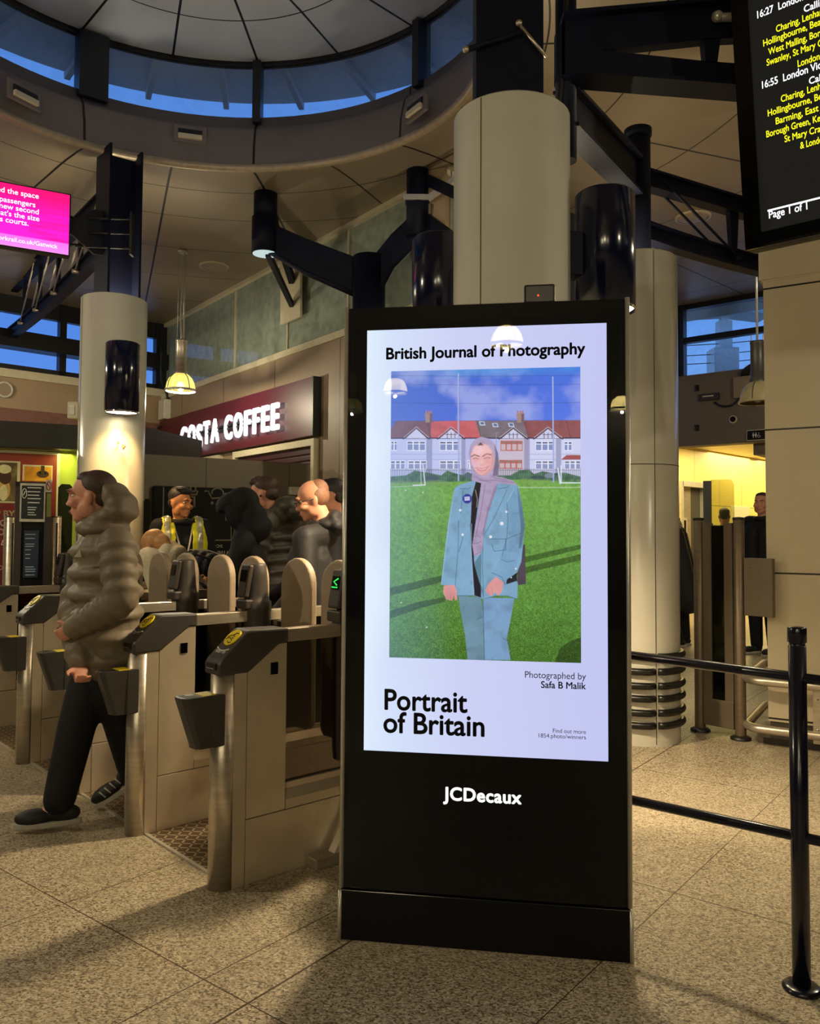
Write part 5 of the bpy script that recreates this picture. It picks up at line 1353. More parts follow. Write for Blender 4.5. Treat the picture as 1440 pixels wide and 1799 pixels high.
# ================================================================== BOOTH WITH HOARDING, POSTER AND BOARDS
HA, HB = at(232, 800, 8.05), at(562, 812, 9.25); HA.z = HB.z = 0
HD = (HB - HA).normalized(); HN = Vector((HD.y, -HD.x, 0)); HZ = at(255, 799, 8.2).z
def hp(px, py, off=0.0): return on_plane(px, py, HA + HN * off, HN)
R3h = Matrix((HD, -HN, Z)).transposed()
def hb(mb, x0, x1, z0, z1, d0, d1, bev=0): return mb.box(HA + HD * (x0 + x1) / 2 + HN * (d0 + d1) / 2 + Z * (z0 + z1) / 2, (x1 - x0, abs(d1 - d0), z1 - z0), R3h, bev)
HL = (HB - HA).length
def hx(px): return (hp(px, 850) - HA).dot(HD)
ho = empty('hoarding', HA, 0); tag(ho, 'plain grey hoarding wall standing behind the queue, below the shop sign', 'hoarding')
mb = MB(); hb(mb, -.35, HL - .12, 0, HZ, -.08, 0); o_ = mb.build('panels', 'hoarding', ho, loc=HA); o_.location = (0, 0, 0)
# booth fascia running across to the left
FL, FR, FE = at(-120, 765, 7.3), at(205, 770, 8.0), at(341, 785, 9.6)
for v in (FL, FR, FE): v.z = 0
fz_b = at(120, 791, 7.8).z; fz_t = at(120, 748, 7.8).z
bo = empty('booth_fascia', FL, 0); tag(bo, 'long dark fascia of the booth running behind the left column', 'fascia')
mb = MB(); wallseg(mb, FL, FR, fz_b, fz_t, .2); wallseg(mb, FR + Vector((-.02, -.04, 0)), FE, HZ + .002, HZ + .3, .2); o_ = mb.build('fascia_board', 'dark_fascia', bo, loc=FL); o_.location = (0, 0, 0)
BW0, BW1 = FL + Vector((-.0, .12, 0)), FR + Vector((.35, .32, 0))
WDv = (BW1 - BW0).normalized(); WNv = Vector((WDv.y, -WDv.x, 0))
def wp(px, py, off=0.0): return on_plane(px, py, BW0 + WNv * off, WNv)
R3w = Matrix((WDv, -WNv, Z)).transposed()
def wxx(px): return (wp(px, 880) - BW0).dot(WDv)
def wb_(mb, x0, x1, z0, z1, d0, d1, bev=0): return mb.box(BW0 + WDv * (x0 + x1) / 2 + WNv * (d0 + d1) / 2 + Z * (z0 + z1) / 2, (x1 - x0, abs(d1 - d0), z1 - z0), R3w, bev)
wl = (BW1 - BW0).length
o = empty('booth_wall', BW0, 0); tag(o, 'lime-lit booth wall between the red poster and the left column', 'booth wall')
mb = MB(); wb_(mb, 0, wl, 0, fz_b, -.1, 0); o_ = mb.build('wall_panel', 'green_wall', o, loc=BW0); o_.location = (0, 0, 0)
# poster
zp = lambda px, py: wp(px, py, .04).z
pz1, pz0 = zp(50, 792), .35
po = empty('poster', BW0, 0); tag(po, 'tall red coffee poster in a cream frame on the booth wall at the left edge', 'poster')
def wfin(mb, nm, m, par): q = mb.build(nm, m, par, loc=BW0); q.location = (0, 0, 0); return q
x1 = wxx(104)
mb = MB(); wb_(mb, -.02, x1, pz0, pz1, 0.002, .035, .004); wfin(mb, 'frame', 'cream', po)
def poster_mat():
    m, t, b = base_mat('poster_red'); geo = t.new('ShaderNodeNewGeometry'); sx = t.new('ShaderNodeSeparateXYZ'); t.link(geo.outputs['Position'], sx.inputs[0])
    v = t.m('DIVIDE', t.m('SUBTRACT', sx.outputs[2], 1.0), 1.2)
    t.link(t.ramp(v, [(0, lin((96, 16, 26))), (.45, lin((112, 22, 26))), (.85, lin((142, 48, 30))), (1, lin((148, 54, 32)))]), b.inputs['Base Color']); b.inputs['Roughness'].default_value = .35
    return m
mb = MB(); wb_(mb, 0.02, wxx(98), pz0 + .03, zp(50, 797), .033, .037); pf = wfin(mb, 'print', poster_mat(), po)
def pic(xa, xb, ya, yb, m, nm='printed_photo'):
    a, b = wp(xa, ya, .04), wp(xb, yb, .04); mb = MB()
    wb_(mb, max(.03, (a - BW0).dot(WDv)), (b - BW0).dot(WDv), b.z, a.z, .037, .039); return wfin(mb, nm, m, pf)
def photo_mat(name, c0, c1, c2, sc_):
    m, t, b = base_mat(name); ns = t.noise(t.new('ShaderNodeTexCoord').outputs['Object'], sc_, 3, .5, 1.5)
    t.link(t.ramp(ns.outputs['Fac'], [(.3, lin(c0)), (.5, lin(c1)), (.7, lin(c2))]), b.inputs['Base Color']); b.inputs['Roughness'].default_value = .35; return m
pic(-4, 34, 809, 884, 'cream', 'photo_border'); pic(40, 92, 816, 846, 'cream', 'photo_border')
MT['ph1'] = photo_mat('cup_photo', (70, 52, 30), (110, 92, 60), (150, 132, 84), 3); MT['ph2'] = photo_mat('crema_photo', (190, 120, 30), (214, 146, 38), (230, 168, 60), 6)
def pic2(xa, xb, ya, yb, m, d=.039, nm='printed_photo'):
    a, b = wp(xa, ya, .04), wp(xb, yb, .04); mb = MB(); wb_(mb, max(.03, (a - BW0).dot(WDv)), (b - BW0).dot(WDv), b.z, a.z, d, d + .0015); return wfin(mb, nm, m, pf)
pic2(-3, 29, 812, 881, 'ph1'); pic2(43, 90, 819, 846, 'ph2')
def disc(cx, cy, rx, ry, m, d, nm):
    c0 = wp(cx, cy, d); sx_ = (wp(cx + rx, cy, d) - c0).length; sz_ = ry * c0.y / FOC; mb = MB()
    mb.prism([(math.cos(t_) * sx_, math.sin(t_) * sz_) for t_ in np.linspace(0, 2 * PI, 25)[:-1]], c0, WDv, Z, WNv, .0012); wfin(mb, nm, m, pf)
MT['milk'] = mat('pale_cup', (226, 214, 172), .5); MT['skin_print'] = mat('hand_print', (206, 160, 96), .5); MT['coffee'] = mat('coffee_brown', (70, 34, 14), .5)
disc(6, 860, 12, 19, 'skin_print', .0405, 'printed_hand'); disc(9, 838, 11, 13, 'coffee', .0412, 'printed_cup'); disc(8, 824, 12, 8, 'milk', .0422, 'printed_cup'); disc(6, 866, 7, 14, 'milk', .0423, 'printed_cup')
disc(75, 833, 11, 6.5, 'coffee', .0408, 'printed_coffee'); disc(75, 831, 7, 3, 'ink', .042, 'printed_coffee')
a, b = wp(72, 818, .0435), wp(78, 836, .0435); mb = MB(); wb_(mb, (a - BW0).dot(WDv), (b - BW0).dot(WDv), b.z, a.z, .0425, .0435); wfin(mb, 'printed_stream', 'coffee', pf)
MT['poster_text'] = mat('cream_print', (222, 206, 178), .5)
def ptext(s, px, py, h, m='poster_text', sh=0.0, bold=.03):
    q = wp(px, py, .0405) - BW0; text('lettering', s, m, pf, q, WDv, Z, height=h, bold=bold, shear=sh, align='RIGHT')
ptext('P BY', 26, 908, .058); ptext('OO', 13, 924, .058); ptext('OI', 12, 940, .058); ptext('t', 10, 958, .075, sh=.4, bold=0); ptext('CO', 13, 1001, .04)

# dark notice board standing against the hoarding
bx0, bx1 = hx(266), hx(452); bz1, bz0 = hp(300, 854, .06).z, .55
o = empty('notice_board', HA + HD * (bx0 + bx1) / 2, 0); tag(o, 'black board of upside-down white writing and symbols against the grey hoarding behind the guard', 'notice board')
L = o.location.copy()
def hfin(mb, nm, m, par, loc=None): q = mb.build(nm, m, par, loc=L if loc is None else loc); q.location = (0, 0, 0); return q
mb = MB(); hb(mb, bx0, bx1, bz0, bz1, 0.0, .06, .02); pnl = hfin(mb, 'panel', 'ink', o)
mb = MB(); hb(mb, bx0, bx0 + .06, 0, bz0, 0, .05); hb(mb, bx1 - .06, bx1, 0, bz0, 0, .05); hfin(mb, 'foot', 'plastic_dark', o)
mb = MB(); a_ = hx(284); hb(mb, a_ - .006, a_ + .006, bz0 + .03, bz1 - .01, .06, .063); zl = hp(380, 949, .06).z; hb(mb, hx(363), hx(404), zl - .007, zl + .007, .06, .063); a_ = hx(403); hb(mb, a_ - .004, a_ + .004, zl, hp(400, 925, .06).z, .06, .063); hfin(mb, 'rule', 'hoarding', pnl)
q = hp(391, 955, .064); text('lettering', 'scool', 'white_ink', pnl, hp(391, 957, .064) - L, -HD, -Z, height=.045, width=.17, bold=.02)
text('lettering', 'When', 'white_ink', pnl, hp(410, 968, .064) - L, -HD, -Z, height=.06, bold=.02)
mb = MB()
for cx, cy in ((339, 859),):
    c = hp(cx, cy, .062); mb.tube([c + HD * math.cos(t_) * .028 + Z * math.sin(t_) * .028 for t_ in np.linspace(0, 2 * PI, 20)[:-1]], .009, 6, closed=True)
mb.tube([hp(334, 866, .062), hp(336, 869, .062), hp(345, 869, .062), hp(347, 862, .062)], .011, 6); mb.tube([hp(335, 873, .062), hp(341, 873, .062), hp(341, 891, .062)], .012, 6); hfin(mb, 'symbol', 'hoarding', pnl)
mb = MB(); mb.tube([hp(x, y, .062) for x, y in ((359, 863), (365, 863), (372, 876), (392, 874), (396, 866))], .010, 6); c = hp(382, 866, .062); mb.tube([c + HD * math.cos(t_) * .062 + Z * math.sin(t_) * .048 for t_ in np.linspace(-.3, PI + .3, 18)], .009, 6); mb.ball(hp(372, 884, .062), .018, sub=2); hfin(mb, 'symbol', 'hoarding', pnl)
# small white box lamp on the wall behind the queue
q = hp(520, 863, .01); o = empty('wall_box', q, 0); tag(o, 'pale wall box on the hoarding behind the bearded man', 'wall box')
mb = MB(); mb.box((0, -.03, 0), (.16, .07, .09), R3h, .006); mb.build('cover', 'white_plastic', o)

# notice frame in the wide aisle
NA = at(60, 930, 6.55); NA.z = 0; ND = az(62); NN = Vector((ND.y, -ND.x, 0))
nf = empty('notice_stand', NA, 0); tag(nf, 'tall dark frame with a white-bordered notice and blue leaflet, at the far left', 'notice stand')
R3n = Matrix((ND, -NN, Z)).transposed()
def npx(px, py): q = on_plane(px, py, NA, NN) - NA; return q.dot(ND), q.z
def nb(mb, xa, xb, ya, yb, d0, d1, bev=0):
    x0, z1 = npx(xa, ya); x1, z0 = npx(xb, yb); return mb.box(ND * (x0 + x1) / 2 + NN * (d0 + d1) / 2 + Z * (z0 + z1) / 2, (abs(x1 - x0), abs(d1 - d0), abs(z1 - z0)), R3n, bev)
x0, z1 = npx(27, 846); x1, _ = npx(91, 846)
mb = MB()
for xa, xb in ((x0, x0 + .05), (x1 - .05, x1)): mb.box(ND * (xa + xb) / 2 + Z * z1 / 2, (xb - xa, .05, z1), R3n)
mb.box(ND * (x0 + x1) / 2 + Z * (z1 - .02), (x1 - x0, .05, .04), R3n); mb.build('frame', 'plastic_brown', nf)
mb = MB(); mb.box(ND * (x0 + x1) / 2 + Z * (z1 + .5) / 2, (x1 - x0 - .1, .02, z1 - .54), R3n); bkp = mb.build('backing', 'ink', nf)
mb = MB(); nb(mb, 35.5, 78, 849, 917, .02, .03); mb.build('notice_border', 'white_plastic', bkp)
mb = MB(); nb(mb, 38, 75.5, 853, 912, .03, .033); nt_ = mb.build('notice', mat('dark_green_notice', (26, 34, 34), .4), bkp)
mb = MB()
for i, y in enumerate((858, 865, 871, 877, 884, 892, 896, 901, 905)): nb(mb, 48, 72 - (i * 7 % 5) - (8 if i > 4 else 0), y - 1.2 - (.6 if i < 5 else 0), y + .4, .033, .0345)
x, z = npx(42.5, 867); c = ND * x + Z * z + NN * .034
mb.tube([c + ND * math.cos(t_) * .016 + Z * math.sin(t_) * .038 for t_ in np.linspace(0, 2 * PI, 20)[:-1]], .003, 6, closed=True); mb.tube([c + ND * -.008 - Z * .015, c, c + ND * .006 + Z * .018], .004, 6); mb.build('notice_print', 'white_ink', nt_)
mb = MB(); nb(mb, 42, 66, 932, 1014, .02, .026); lf = mb.build('leaflet', mat('navy_leaflet', (34, 50, 72), .4), bkp)
mb = MB()
for i, y in enumerate((939, 946, 956, 960, 966, 974, 981, 996, 1000, 1004, 1010)): nb(mb, 44, 62 - (i * 5 % 4) - (8 if 3 < i < 7 else 0), y - 1.0, y + .5, .026, .0275)
mb.build('notice_print', mat('pale_blue_ink', (150, 172, 190), .5), lf)
mb = MB(); nb(mb, 80.5, 90, 843, 865, .026, .03); sg = mb.build('smoking_notice', 'white_plastic', nf)
mb = MB(); x, z = npx(85, 854); c = ND * x + Z * z + NN * .031; mb.tube([c + ND * math.cos(t_) * .016 + Z * math.sin(t_) * .034 for t_ in np.linspace(0, 2 * PI, 20)[:-1]], .0035, 6, closed=True); mb.tube([c - ND * .012 + Z * .02, c + ND * .012 - Z * .02], .003, 6); mb.build('symbol', mat('dull_red', (150, 40, 40), .5), sg)
mb = MB(); nb(mb, 82, 89, 867, 908, .026, .029); mb.build('strip_notice', mat('olive_strip', (120, 124, 60), .5), nf)
mb = MB(); nb(mb, 36, 62, 1036, 1064, .02, .03); rd = mb.build('red_notice', mat('red_notice', (110, 22, 34), .5), nf)
mb = MB()
for y in (1041, 1047, 1053, 1059): nb(mb, 38, 58, y - 1.5, y, .03, .032)
mb.build('notice_print', mat('rose_ink', (190, 110, 112), .5), rd)
for px, lb, Y in ((18, 'slim steel glazing post left of the notice frame', 6.75), (95, 'steel gate post with a split face right of the notice frame', 6.75)):
    q = at(px, 960, Y); zt2 = at(px, 908, Y).z; o = empty('gate_post', (q.x, q.y, 0), GRZ)
    mb = MB(); mb.lathe([(.052, 0), (.052, zt2 - .006), (.048, zt2), (.0005, zt2)], 32); mb.build('tube', 'steel', o)
    mb = MB(); mb.lathe([(.053, zt2 - .006), (.053, zt2 + .004), (.0005, zt2 + .006)], 32); mb.build('cap', 'plastic_dark', o)
    mb = MB(); mb.box((.0, -.05, zt2 / 2), (.012, .02, zt2 - .1)); mb.build('glazing_channel', 'plastic_dark', o)
    tag(o, lb, 'post', 'steel gate posts')
# tinted screens beside the left column
for (xa, xb, ya, Y, lb) in ((103, 128, 850, 7.0, 'dark tinted glass screen left of the left column'), (253, 264, 876, 7.6, 'slim tinted glass screen right of the left column')):
    a, b = at(xa, ya, Y), at(xb, ya, Y + .1); o = empty('glass_screen', ((a.x + b.x) / 2, (a.y + b.y) / 2, 0), math.atan2(b.y - a.y, b.x - a.x)); w = (b - a).length
    mb = MB(); mb.prism([(-w / 2, .02), (w / 2, .02), (w / 2, a.z - .03), (w / 2 - .03, a.z), (-w / 2 + .03, a.z), (-w / 2, a.z - .03)], (0, -.006, 0), (1, 0, 0), (0, 0, 1), (0, 1, 0), .012); mb.build('pane', glass_mat('tinted_screen', (90, 105, 60), 1.5, opacity=.3, body=(40, 46, 30)), o)
    mb = MB(); mb.span((-w / 2, -.03, 0), (w / 2, .03, .04)); mb.build('foot', 'plastic_dark', o)
    tag(o, lb, 'glass screen')
lamp('booth_lamp_light', 'AREA', BW0 + WDv * wxx(112) + WNv * .12 + Z * (fz_b - .03), 4.5, (1.0, 1.0, .30), None, BW0 + WDv * wxx(112) + WNv * .1, .12, sy=.9)

# ================================================================== RIGHT SIDE
# tiled pier
PG = Vector(gnd(1350, 1305)); PDv = az(122); PDb = Vector((-PDv.y, PDv.x, 0))
if PDb.y < 0: PDb = -PDb
pc = PG + PDv * .6 + PDb * .35
pi = empty('tiled_pier', pc, math.atan2(PDv.y, PDv.x)); tag(pi, 'square cream tiled pier at the right edge with steel bumper rails', 'pier')
zst = at(1345, 492, 5.65).z
mb = MB(); mb.span((-.6, -.35, .15), (.6, .35, zst)); tl_ = mb.build('tile_cladding', 'pier', pi)
mb = MB(); mb.span((-.625, -.375, zst + .01), (.625, .375, CEIL)); mb.span((-.61, -.36, zst), (.61, .36, zst + .01)); mb.build('upper_casing', 'pier', pi)
mb = MB(); mb.span((-.63, -.38, 0), (.63, .38, .04)); mb.span((-.59, -.34, 0), (.59, .34, .152)); mb.build('plinth', 'tile_dark', pi)
def rrect(w, d, r, n=8):
    P = []
    for cx, cy, a0 in ((w - r, d - r, 0), (-w + r, d - r, PI / 2), (-w + r, -d + r, PI), (w - r, -d + r, 3 * PI / 2)):
        P += [(cx + r * math.cos(a0 + k * PI / 2 / n), cy + r * math.sin(a0 + k * PI / 2 / n)) for k in range(n + 1)]
    return P
for zz in (.115, .435):
    mb = MB(); mb.tube([Vector((x, y, zz)) for x, y in rrect(.735, .485, .13)], .029, 16, closed=True); rl = mb.build('bumper_rail', 'steel', pi)
for x in (-.28, .3):
    mb = MB(); mb.span((x - .03, -.48, .06), (x + .03, -.45, .46), .004); mb.span((x - .02, -.46, .2), (x + .02, -.34, .3)); bk_ = mb.build('rail_bracket', 'steel', pi)
    mb = MB(); mb.ball((x, -.482, .15), .009, sub=2); mb.ball((x, -.482, .35), .009, sub=2); mb.build('bolt', 'chrome', bk_)

# wide accessible gate: two tube posts with a glazed leaf
ga, gb = gnd(1230, 1284), gnd(1301, 1299); GD = (gb - ga); gw = GD.length
wg_ = empty('glazed_gate', ga, math.atan2(GD.y, GD.x)); tag(wg_, 'tall glazed gate panel between two steel posts, left of the cream pier', 'glazed gate')
gz = at(1230, 912, ga.y).z
for x in (0, gw):
    mb = MB(); mb.lathe([(.038, 0), (.038, gz - .004), (.034, gz), (.0005, gz)], 32, c=(x, 0, 0)); ps_ = mb.build('post', 'bronze', wg_)
    mb = MB(); mb.lathe([(.07, 0), (.07, .015), (.045, .03), (.038, .03)], 32, c=(x, 0, 0)); mb.build('foot_plate', 'plastic_dark', ps_)
    mb = MB(); mb.lathe([(.039, gz - .01), (.041, gz), (.041, gz + .008), (.0005, gz + .012)], 32, c=(x, 0, 0)); mb.build('cap', 'plastic_dark', ps_)
mb = MB()
for s0, s1 in ((.04, .105), (gw - .105, gw - .04)): mb.span((s0, -.02, .17), (s1, .02, gz - .03), .002)
mb.build('leaf_stile', 'bronze_panel', wg_)
mb = MB(); mb.span((.04, -.024, .06), (gw - .04, .024, .25), .004); mb.build('kick_panel', 'bronze_panel', wg_)
mb = MB(); mb.span((.1, -.006, .24), (gw - .1, .006, gz - .05)); mb.build('glass', glass_mat('dark_gate_glass', (120, 122, 130), 1.5), wg_)
mb = MB(); mb.span((gw + .045, -.02, at(1320, 1080, gb.y).z), (gw + .25, .02, at(1320, 980, gb.y).z), .004); bx = mb.build('side_panel', 'bronze_panel', wg_)
for z_ in (at(1320, 1063, gb.y).z, at(1320, 993, gb.y).z): mb = MB(); mb.ball((gw + .09, -.022, z_), .010, sub=2); mb.build('screw', 'chrome', bx)
a = at(1243, 843, 7.6); b = at(1289, 843, 7.5); w = (b - a).length; o = empty('glass_paddle', ((a.x + b.x) / 2, (a.y + b.y) / 2, 0), math.atan2(b.y - a.y, b.x - a.x)); tag(o, 'rounded clear glass gate paddle standing above the glazed gate', 'glass paddle')
r_ = .05; pts_ = [(-w / 2, .25), (w / 2, .25)] + [(w / 2 - r_ + r_ * math.cos(t_), a.z - r_ + r_ * math.sin(t_)) for t_ in np.linspace(0, PI / 2, 7)] + [(-w / 2 + r_ - r_ * math.sin(t_), a.z - r_ + r_ * math.cos(t_)) for t_ in np.linspace(0, PI / 2, 7)]
mb = MB(); mb.prism(pts_, (0, -.006, 0), (1, 0, 0), (0, 0, 1), (0, 1, 0), .012); mb.build('pane', glass_mat('greenish_glass', (222, 226, 200), 1.5, opacity=.06, body=(120, 130, 100)), o)
mb = MB(); mb.span((-w / 2 - .04, -.02, 0), (-w / 2 + .03, .02, a.z - .01)); mb.span((-w / 2, -.03, 0), (w / 2, .03, .26)); mb.build('side_channel', 'plastic', o)

# lift door in the concourse
L = YC + YD * (lt0 + lt1) / 2
o = empty('lift_door', L, 0); tag(o, 'steel lift door with a narrow window in the bright concourse wall', 'lift door')
def yfin(mb, nm, m, par): q = mb.build(nm, m, par, loc=L); q.location = (0, 0, 0); return q
wd_ = lt1 - lt0
mb = MB(); ywb(mb, lt0 - .07, lt0 + .03, 0, lz + .05, -.15, .04); ywb(mb, lt1 - .03, lt1 + .07, 0, lz + .05, -.15, .04); ywb(mb, lt0, lt1, lz - .04, lz + .06, -.15, .04); yfin(mb, 'frame', 'alu', o)
mb = MB(); ywb(mb, lt0 + .03, lt0 + wd_ * .55, 0, lz - .04, -.14, -.10); d_ = yfin(mb, 'door_panel', 'steel', o)
mb = MB(); ywb(mb, lt0 + wd_ * .2, lt0 + wd_ * .4, 1.0, 1.75, -.10, -.09); f_ = yfin(mb, 'window_frame', 'alu', d_)
mb = MB(); ywb(mb, lt0 + wd_ * .25, lt0 + wd_ * .35, 1.05, 1.7, -.09, -.085); yfin(mb, 'window_glass', 'black_gloss', f_)
mb = MB(); ywb(mb, lt0 + wd_ * .56, lt1 - .03, 0, lz - .04, -.16, -.13); yfin(mb, 'inner_panel', 'plastic', o)
mb = MB(); ywb(mb, lt0 - .3, lt0 - .2, 1.15, 1.4, 0, .02); yfin(mb, 'call_plate', 'steel', o)
t_ = ywt(1300); o = empty('wall_hatch', YC + YD * t_, 0); tag(o, 'flush white hatch on the bright concourse wall', 'hatch'); L = o.location.copy()
mb = MB(); ywb(mb, t_ - .45, t_ + .45, 1.2, yw(1290, 889).z, 0, .015, .004); yfin(mb, 'panel', 'cream', o)

# things fixed to the taupe fascia
def fix(name, px, py, off=0.0): return empty(name, rw(px, py) + RWN * off, math.atan2(RWD.y, RWD.x))
o = fix('camera_dome', 1288, 737); tag(o, 'round white security camera with a black lens on the taupe fascia', 'security camera')
mb = MB(); mb.cyl((0, 0, 0), (0, -.03, 0), .065, .055, seg=32); mb.build('ring', 'white_plastic', o)
mb = MB(); mb.ball((0, -.03, 0), (.042, .03, .042)); mb.build('lens', 'black_gloss', o)
for px, py, lb in ((1224, 682, 'upper small black wedge fitting on the taupe fascia'), (1224, 752, 'lower small black wedge fitting on the taupe fascia')):
    o = fix('wall_bracket', px, py); tag(o, lb, 'wall fitting'); mb = MB(); mb.prism([(-.02, .04), (.025, .04), (.025, -.04), (.0, -.03)], (0, -.06, 0), (1, 0, 0), (0, 0, 1), (0, 1, 0), .06, .003); mb.build('body', 'black', o); mb = MB(); mb.span((-.03, -.008, -.045), (.03, 0, .045)); mb.build('back_plate', 'plastic_dark', o)
o = fix('bulkhead_light', 1246, 698); tag(o, 'small unlit strip light on the taupe fascia beside its cable', 'wall light'); mb = MB(); mb.span((-.15, -.06, -.05), (.15, 0, .05), .01); mb.build('body', 'plastic', o); mb = MB(); mb.span((-.08, -.066, .0), (.08, -.058, .02), .002); mb.build('diffuser', 'white_plastic', o)
o = fix('junction_box', 1307, 680); tag(o, 'grey junction box with looping black cables under the right window', 'junction box'); mb = MB(); mb.span((-.12, -.10, -.16), (.12, 0, .14), .006); mb.build('box', 'flap', o)
mb = MB(); mb.tube([(-.42, -.02, -.18), (-.3, -.05, -.25), (-.16, -.05, -.25), (-.05, -.05, -.16)], .014, 8, sub=5); mb.tube([(.03, -.05, -.16), (.06, -.06, -.24), (.16, -.06, -.29)], .014, 8, sub=5); mb.build('cable', 'black', o)
mb = MB()
for k in range(4): mb.tube([(-.02 + k * .03, -.06, .14), (.02 + k * .03, -.10, .22), (.14 + k * .03, -.08, .30), (.32 + k * .02, -.05, .32 + k * .01)], .016, 6, sub=4)
mb.build('cable_bundle', 'black', o)
o = fix('toilet_sign', 1327, 765, .02); tag(o, 'small black sign of white toilet symbols hung on the taupe fascia', 'sign')
mb = MB(); mb.span((-.11, -.03, -.075), (.2, 0, .075), .004); pnl = mb.build('frame', 'white_plastic', o); mb = MB(); mb.span((-.1, -.034, -.065), (.19, -.03, .065)); mb.build('panel', 'ink', pnl)
for x, sk in ((-.015, 0), (.02, 1)):
    mb = MB(); mb.ball((x, -.036, .028), (.008, .002, .008), sub=2); mb.prism([(-.010, .016), (.010, .016), (.012 + .004 * sk, -.012), (.005, -.012), (.005, -.038), (-.005, -.038), (-.005, -.012), (-.012 - .004 * sk, -.012)], (x, -.037, 0), (1, 0, 0), (0, 0, 1), (0, 1, 0), .002); mb.build('symbol', 'white_ink', pnl)
mb = MB(); mb.ball((.058, -.036, .026), (.006, .002, .006), sub=2); mb.tube([(.058, -.036, .016), (.060, -.036, -.008), (.074, -.036, -.010), (.080, -.036, -.03)], .003, 6); mb.tube([(.062 + .018 * math.cos(t_), -.036, -.018 + .018 * math.sin(t_)) for t_ in np.linspace(2.2, 5.6, 12)], .003, 6); mb.build('symbol', 'white_ink', pnl)
# mast outside the right window
q = at(1271, 620, 14.6); o = empty('signal_mast', (q.x, q.y, ICZ + .12), 0); tag(o, 'pale box-topped mast standing outside the right window', 'mast')
hz2 = o.location.z
mb = MB(); mb.span((-.24, -.2, 0), (.2, .2, at(1271, 614, 14.6).z - hz2), .01); mb.build('cabinet', 'alu', o)
mb = MB(); mb.span((-.11, -.1, at(1271, 614, 14.6).z - hz2), (.12, .1, at(1271, 565, 14.6).z - hz2)); mb.span((-.06, -.06, 0), (.08, .06, at(1271, 545, 14.6).z - hz2)); mb.build('pole', 'alu', o)
q2 = at(1271, 562, 14.6).z - hz2
mb = MB(); mb.prism([(-.75, .2), (0, .34), (.75, .1), (.75, -.02), (.1, .05), (-.75, 0)], (0, -.3, q2 + .05), (1, 0, 0), (0, 0, 1), (0, 1, 0), .6); mb.build('canopy', 'eave', o)
for k, y in enumerate((604, 622, 637)):
    a, b = at(1190, y + 4, 14.6), at(1360, y - 9, 14.6); o = empty('overhead_wire', a, 0); mb = MB(); mb.tube([(0, 0, 0), (b - a) * .5 - Z * .02, b - a], .008, 6); mb.build('wire', 'frame', o)
    tag(o, 'thin overhead line outside the right window, %s of three' % ('top', 'middle', 'lowest')[k], 'wire', 'overhead lines outside the window')

# ================================================================== SMALL FIXTURES
# speaker ring on the far wall
q = bk(6, 685); o = empty('wall_speaker', q, math.atan2(BD.y, BD.x)); tag(o, 'round white wall speaker at the left edge on the beige wall', 'speaker')
s_ = 1 if (Vector((-BD.y, BD.x, 0)).dot(BN) > 0) else -1
mb = MB(); mb.cyl((0, 0, 0), (0, s_ * .05, 0), .10, seg=32); mb.build('grille', 'flap', o); mb = MB(); mb.tube([(.105 * math.cos(t_), s_ * .05, .105 * math.sin(t_)) for t_ in np.linspace(0, 2 * PI, 33)[:-1]], .014, 8, closed=True); mb.build('rim', 'white_plastic', o)
# box on the left column
q = at(143, 722, 7.25); o = empty('call_box', q, 0); tag(o, 'cream call box strapped to the left side of the left column', 'call box')
mb = MB(); mb.box((.035, 0, .01), (.09, .09, .16), None, .008); mb.build('body', 'white_plastic', o); mb = MB(); mb.box((-.055, -.02, .0), (.10, .07, .15), None, .008); mb.build('cover', 'cream', o); mb = MB(); mb.box((-.06, -.058, .0), (.05, .01, .09), None, .003); mb.build('label_plate', 'white_plastic', o)
# bracket marks on the left column under the lamp
cL = CP['left']; o = empty('wall_stud', at(217, 784, 7.056), 0); tag(o, 'small dark round plate on the left column under its downlight', 'plate'); mb = MB(); mb.cyl((0, .01, 0), (0, -.012, 0), .016, seg=20); mb.box((0, 0, -.02), (.012, .014, .02)); mb.build('plate', 'flap', o)
mb = MB(); mb.box((-.05, .0, .03), (.012, .02, .03)); mb.build('mark', 'flap', o)
# bell and cable near the far corner
q = sc(289, 720, .06); o = empty('alarm_box', q, 0); tag(o, 'small cream alarm box with a hanging black cable left of the shop sign', 'alarm box')
R3s = Matrix((SD, -SN, Z)).transposed(); mb = MB(); mb.box((0, 0, 0), (.26, .12, .32), R3s, .01); mb.build('box', 'white_plastic', o)
mb = MB(); mb.tube([SN * .05 + Vector((-.02, 0, 1.0)), SN * .03 + Vector((-.03, 0, .5)), SN * .08 + Vector((.10, 0, .3)), SN * .08 + Vector((.16, 0, -.1)), Vector((-.1, 0, -.3))], .022, 8, sub=5); mb.build('cable', 'black', o)
# ceiling discs
for px, py, lb in ((376, 467, 'flush round ceiling speaker above the pendant lamp'), (1217, 381, 'flush round ceiling speaker seen through the right truss')):
    q = zat(px, py, CEIL); o = empty('ceiling_speaker', q, 0); mb = MB(); mb.lathe([(.17, 0), (.165, -.012), (.15, -.015), (.0005, -.012)], 40); mb.build('grille', 'lip', o); mb = MB(); mb.lathe([(.19, 0), (.185, -.016), (.165, -.016)], 40); mb.build('rim', 'cream', o); tag(o, lb, 'ceiling speaker', 'flush ceiling speakers')
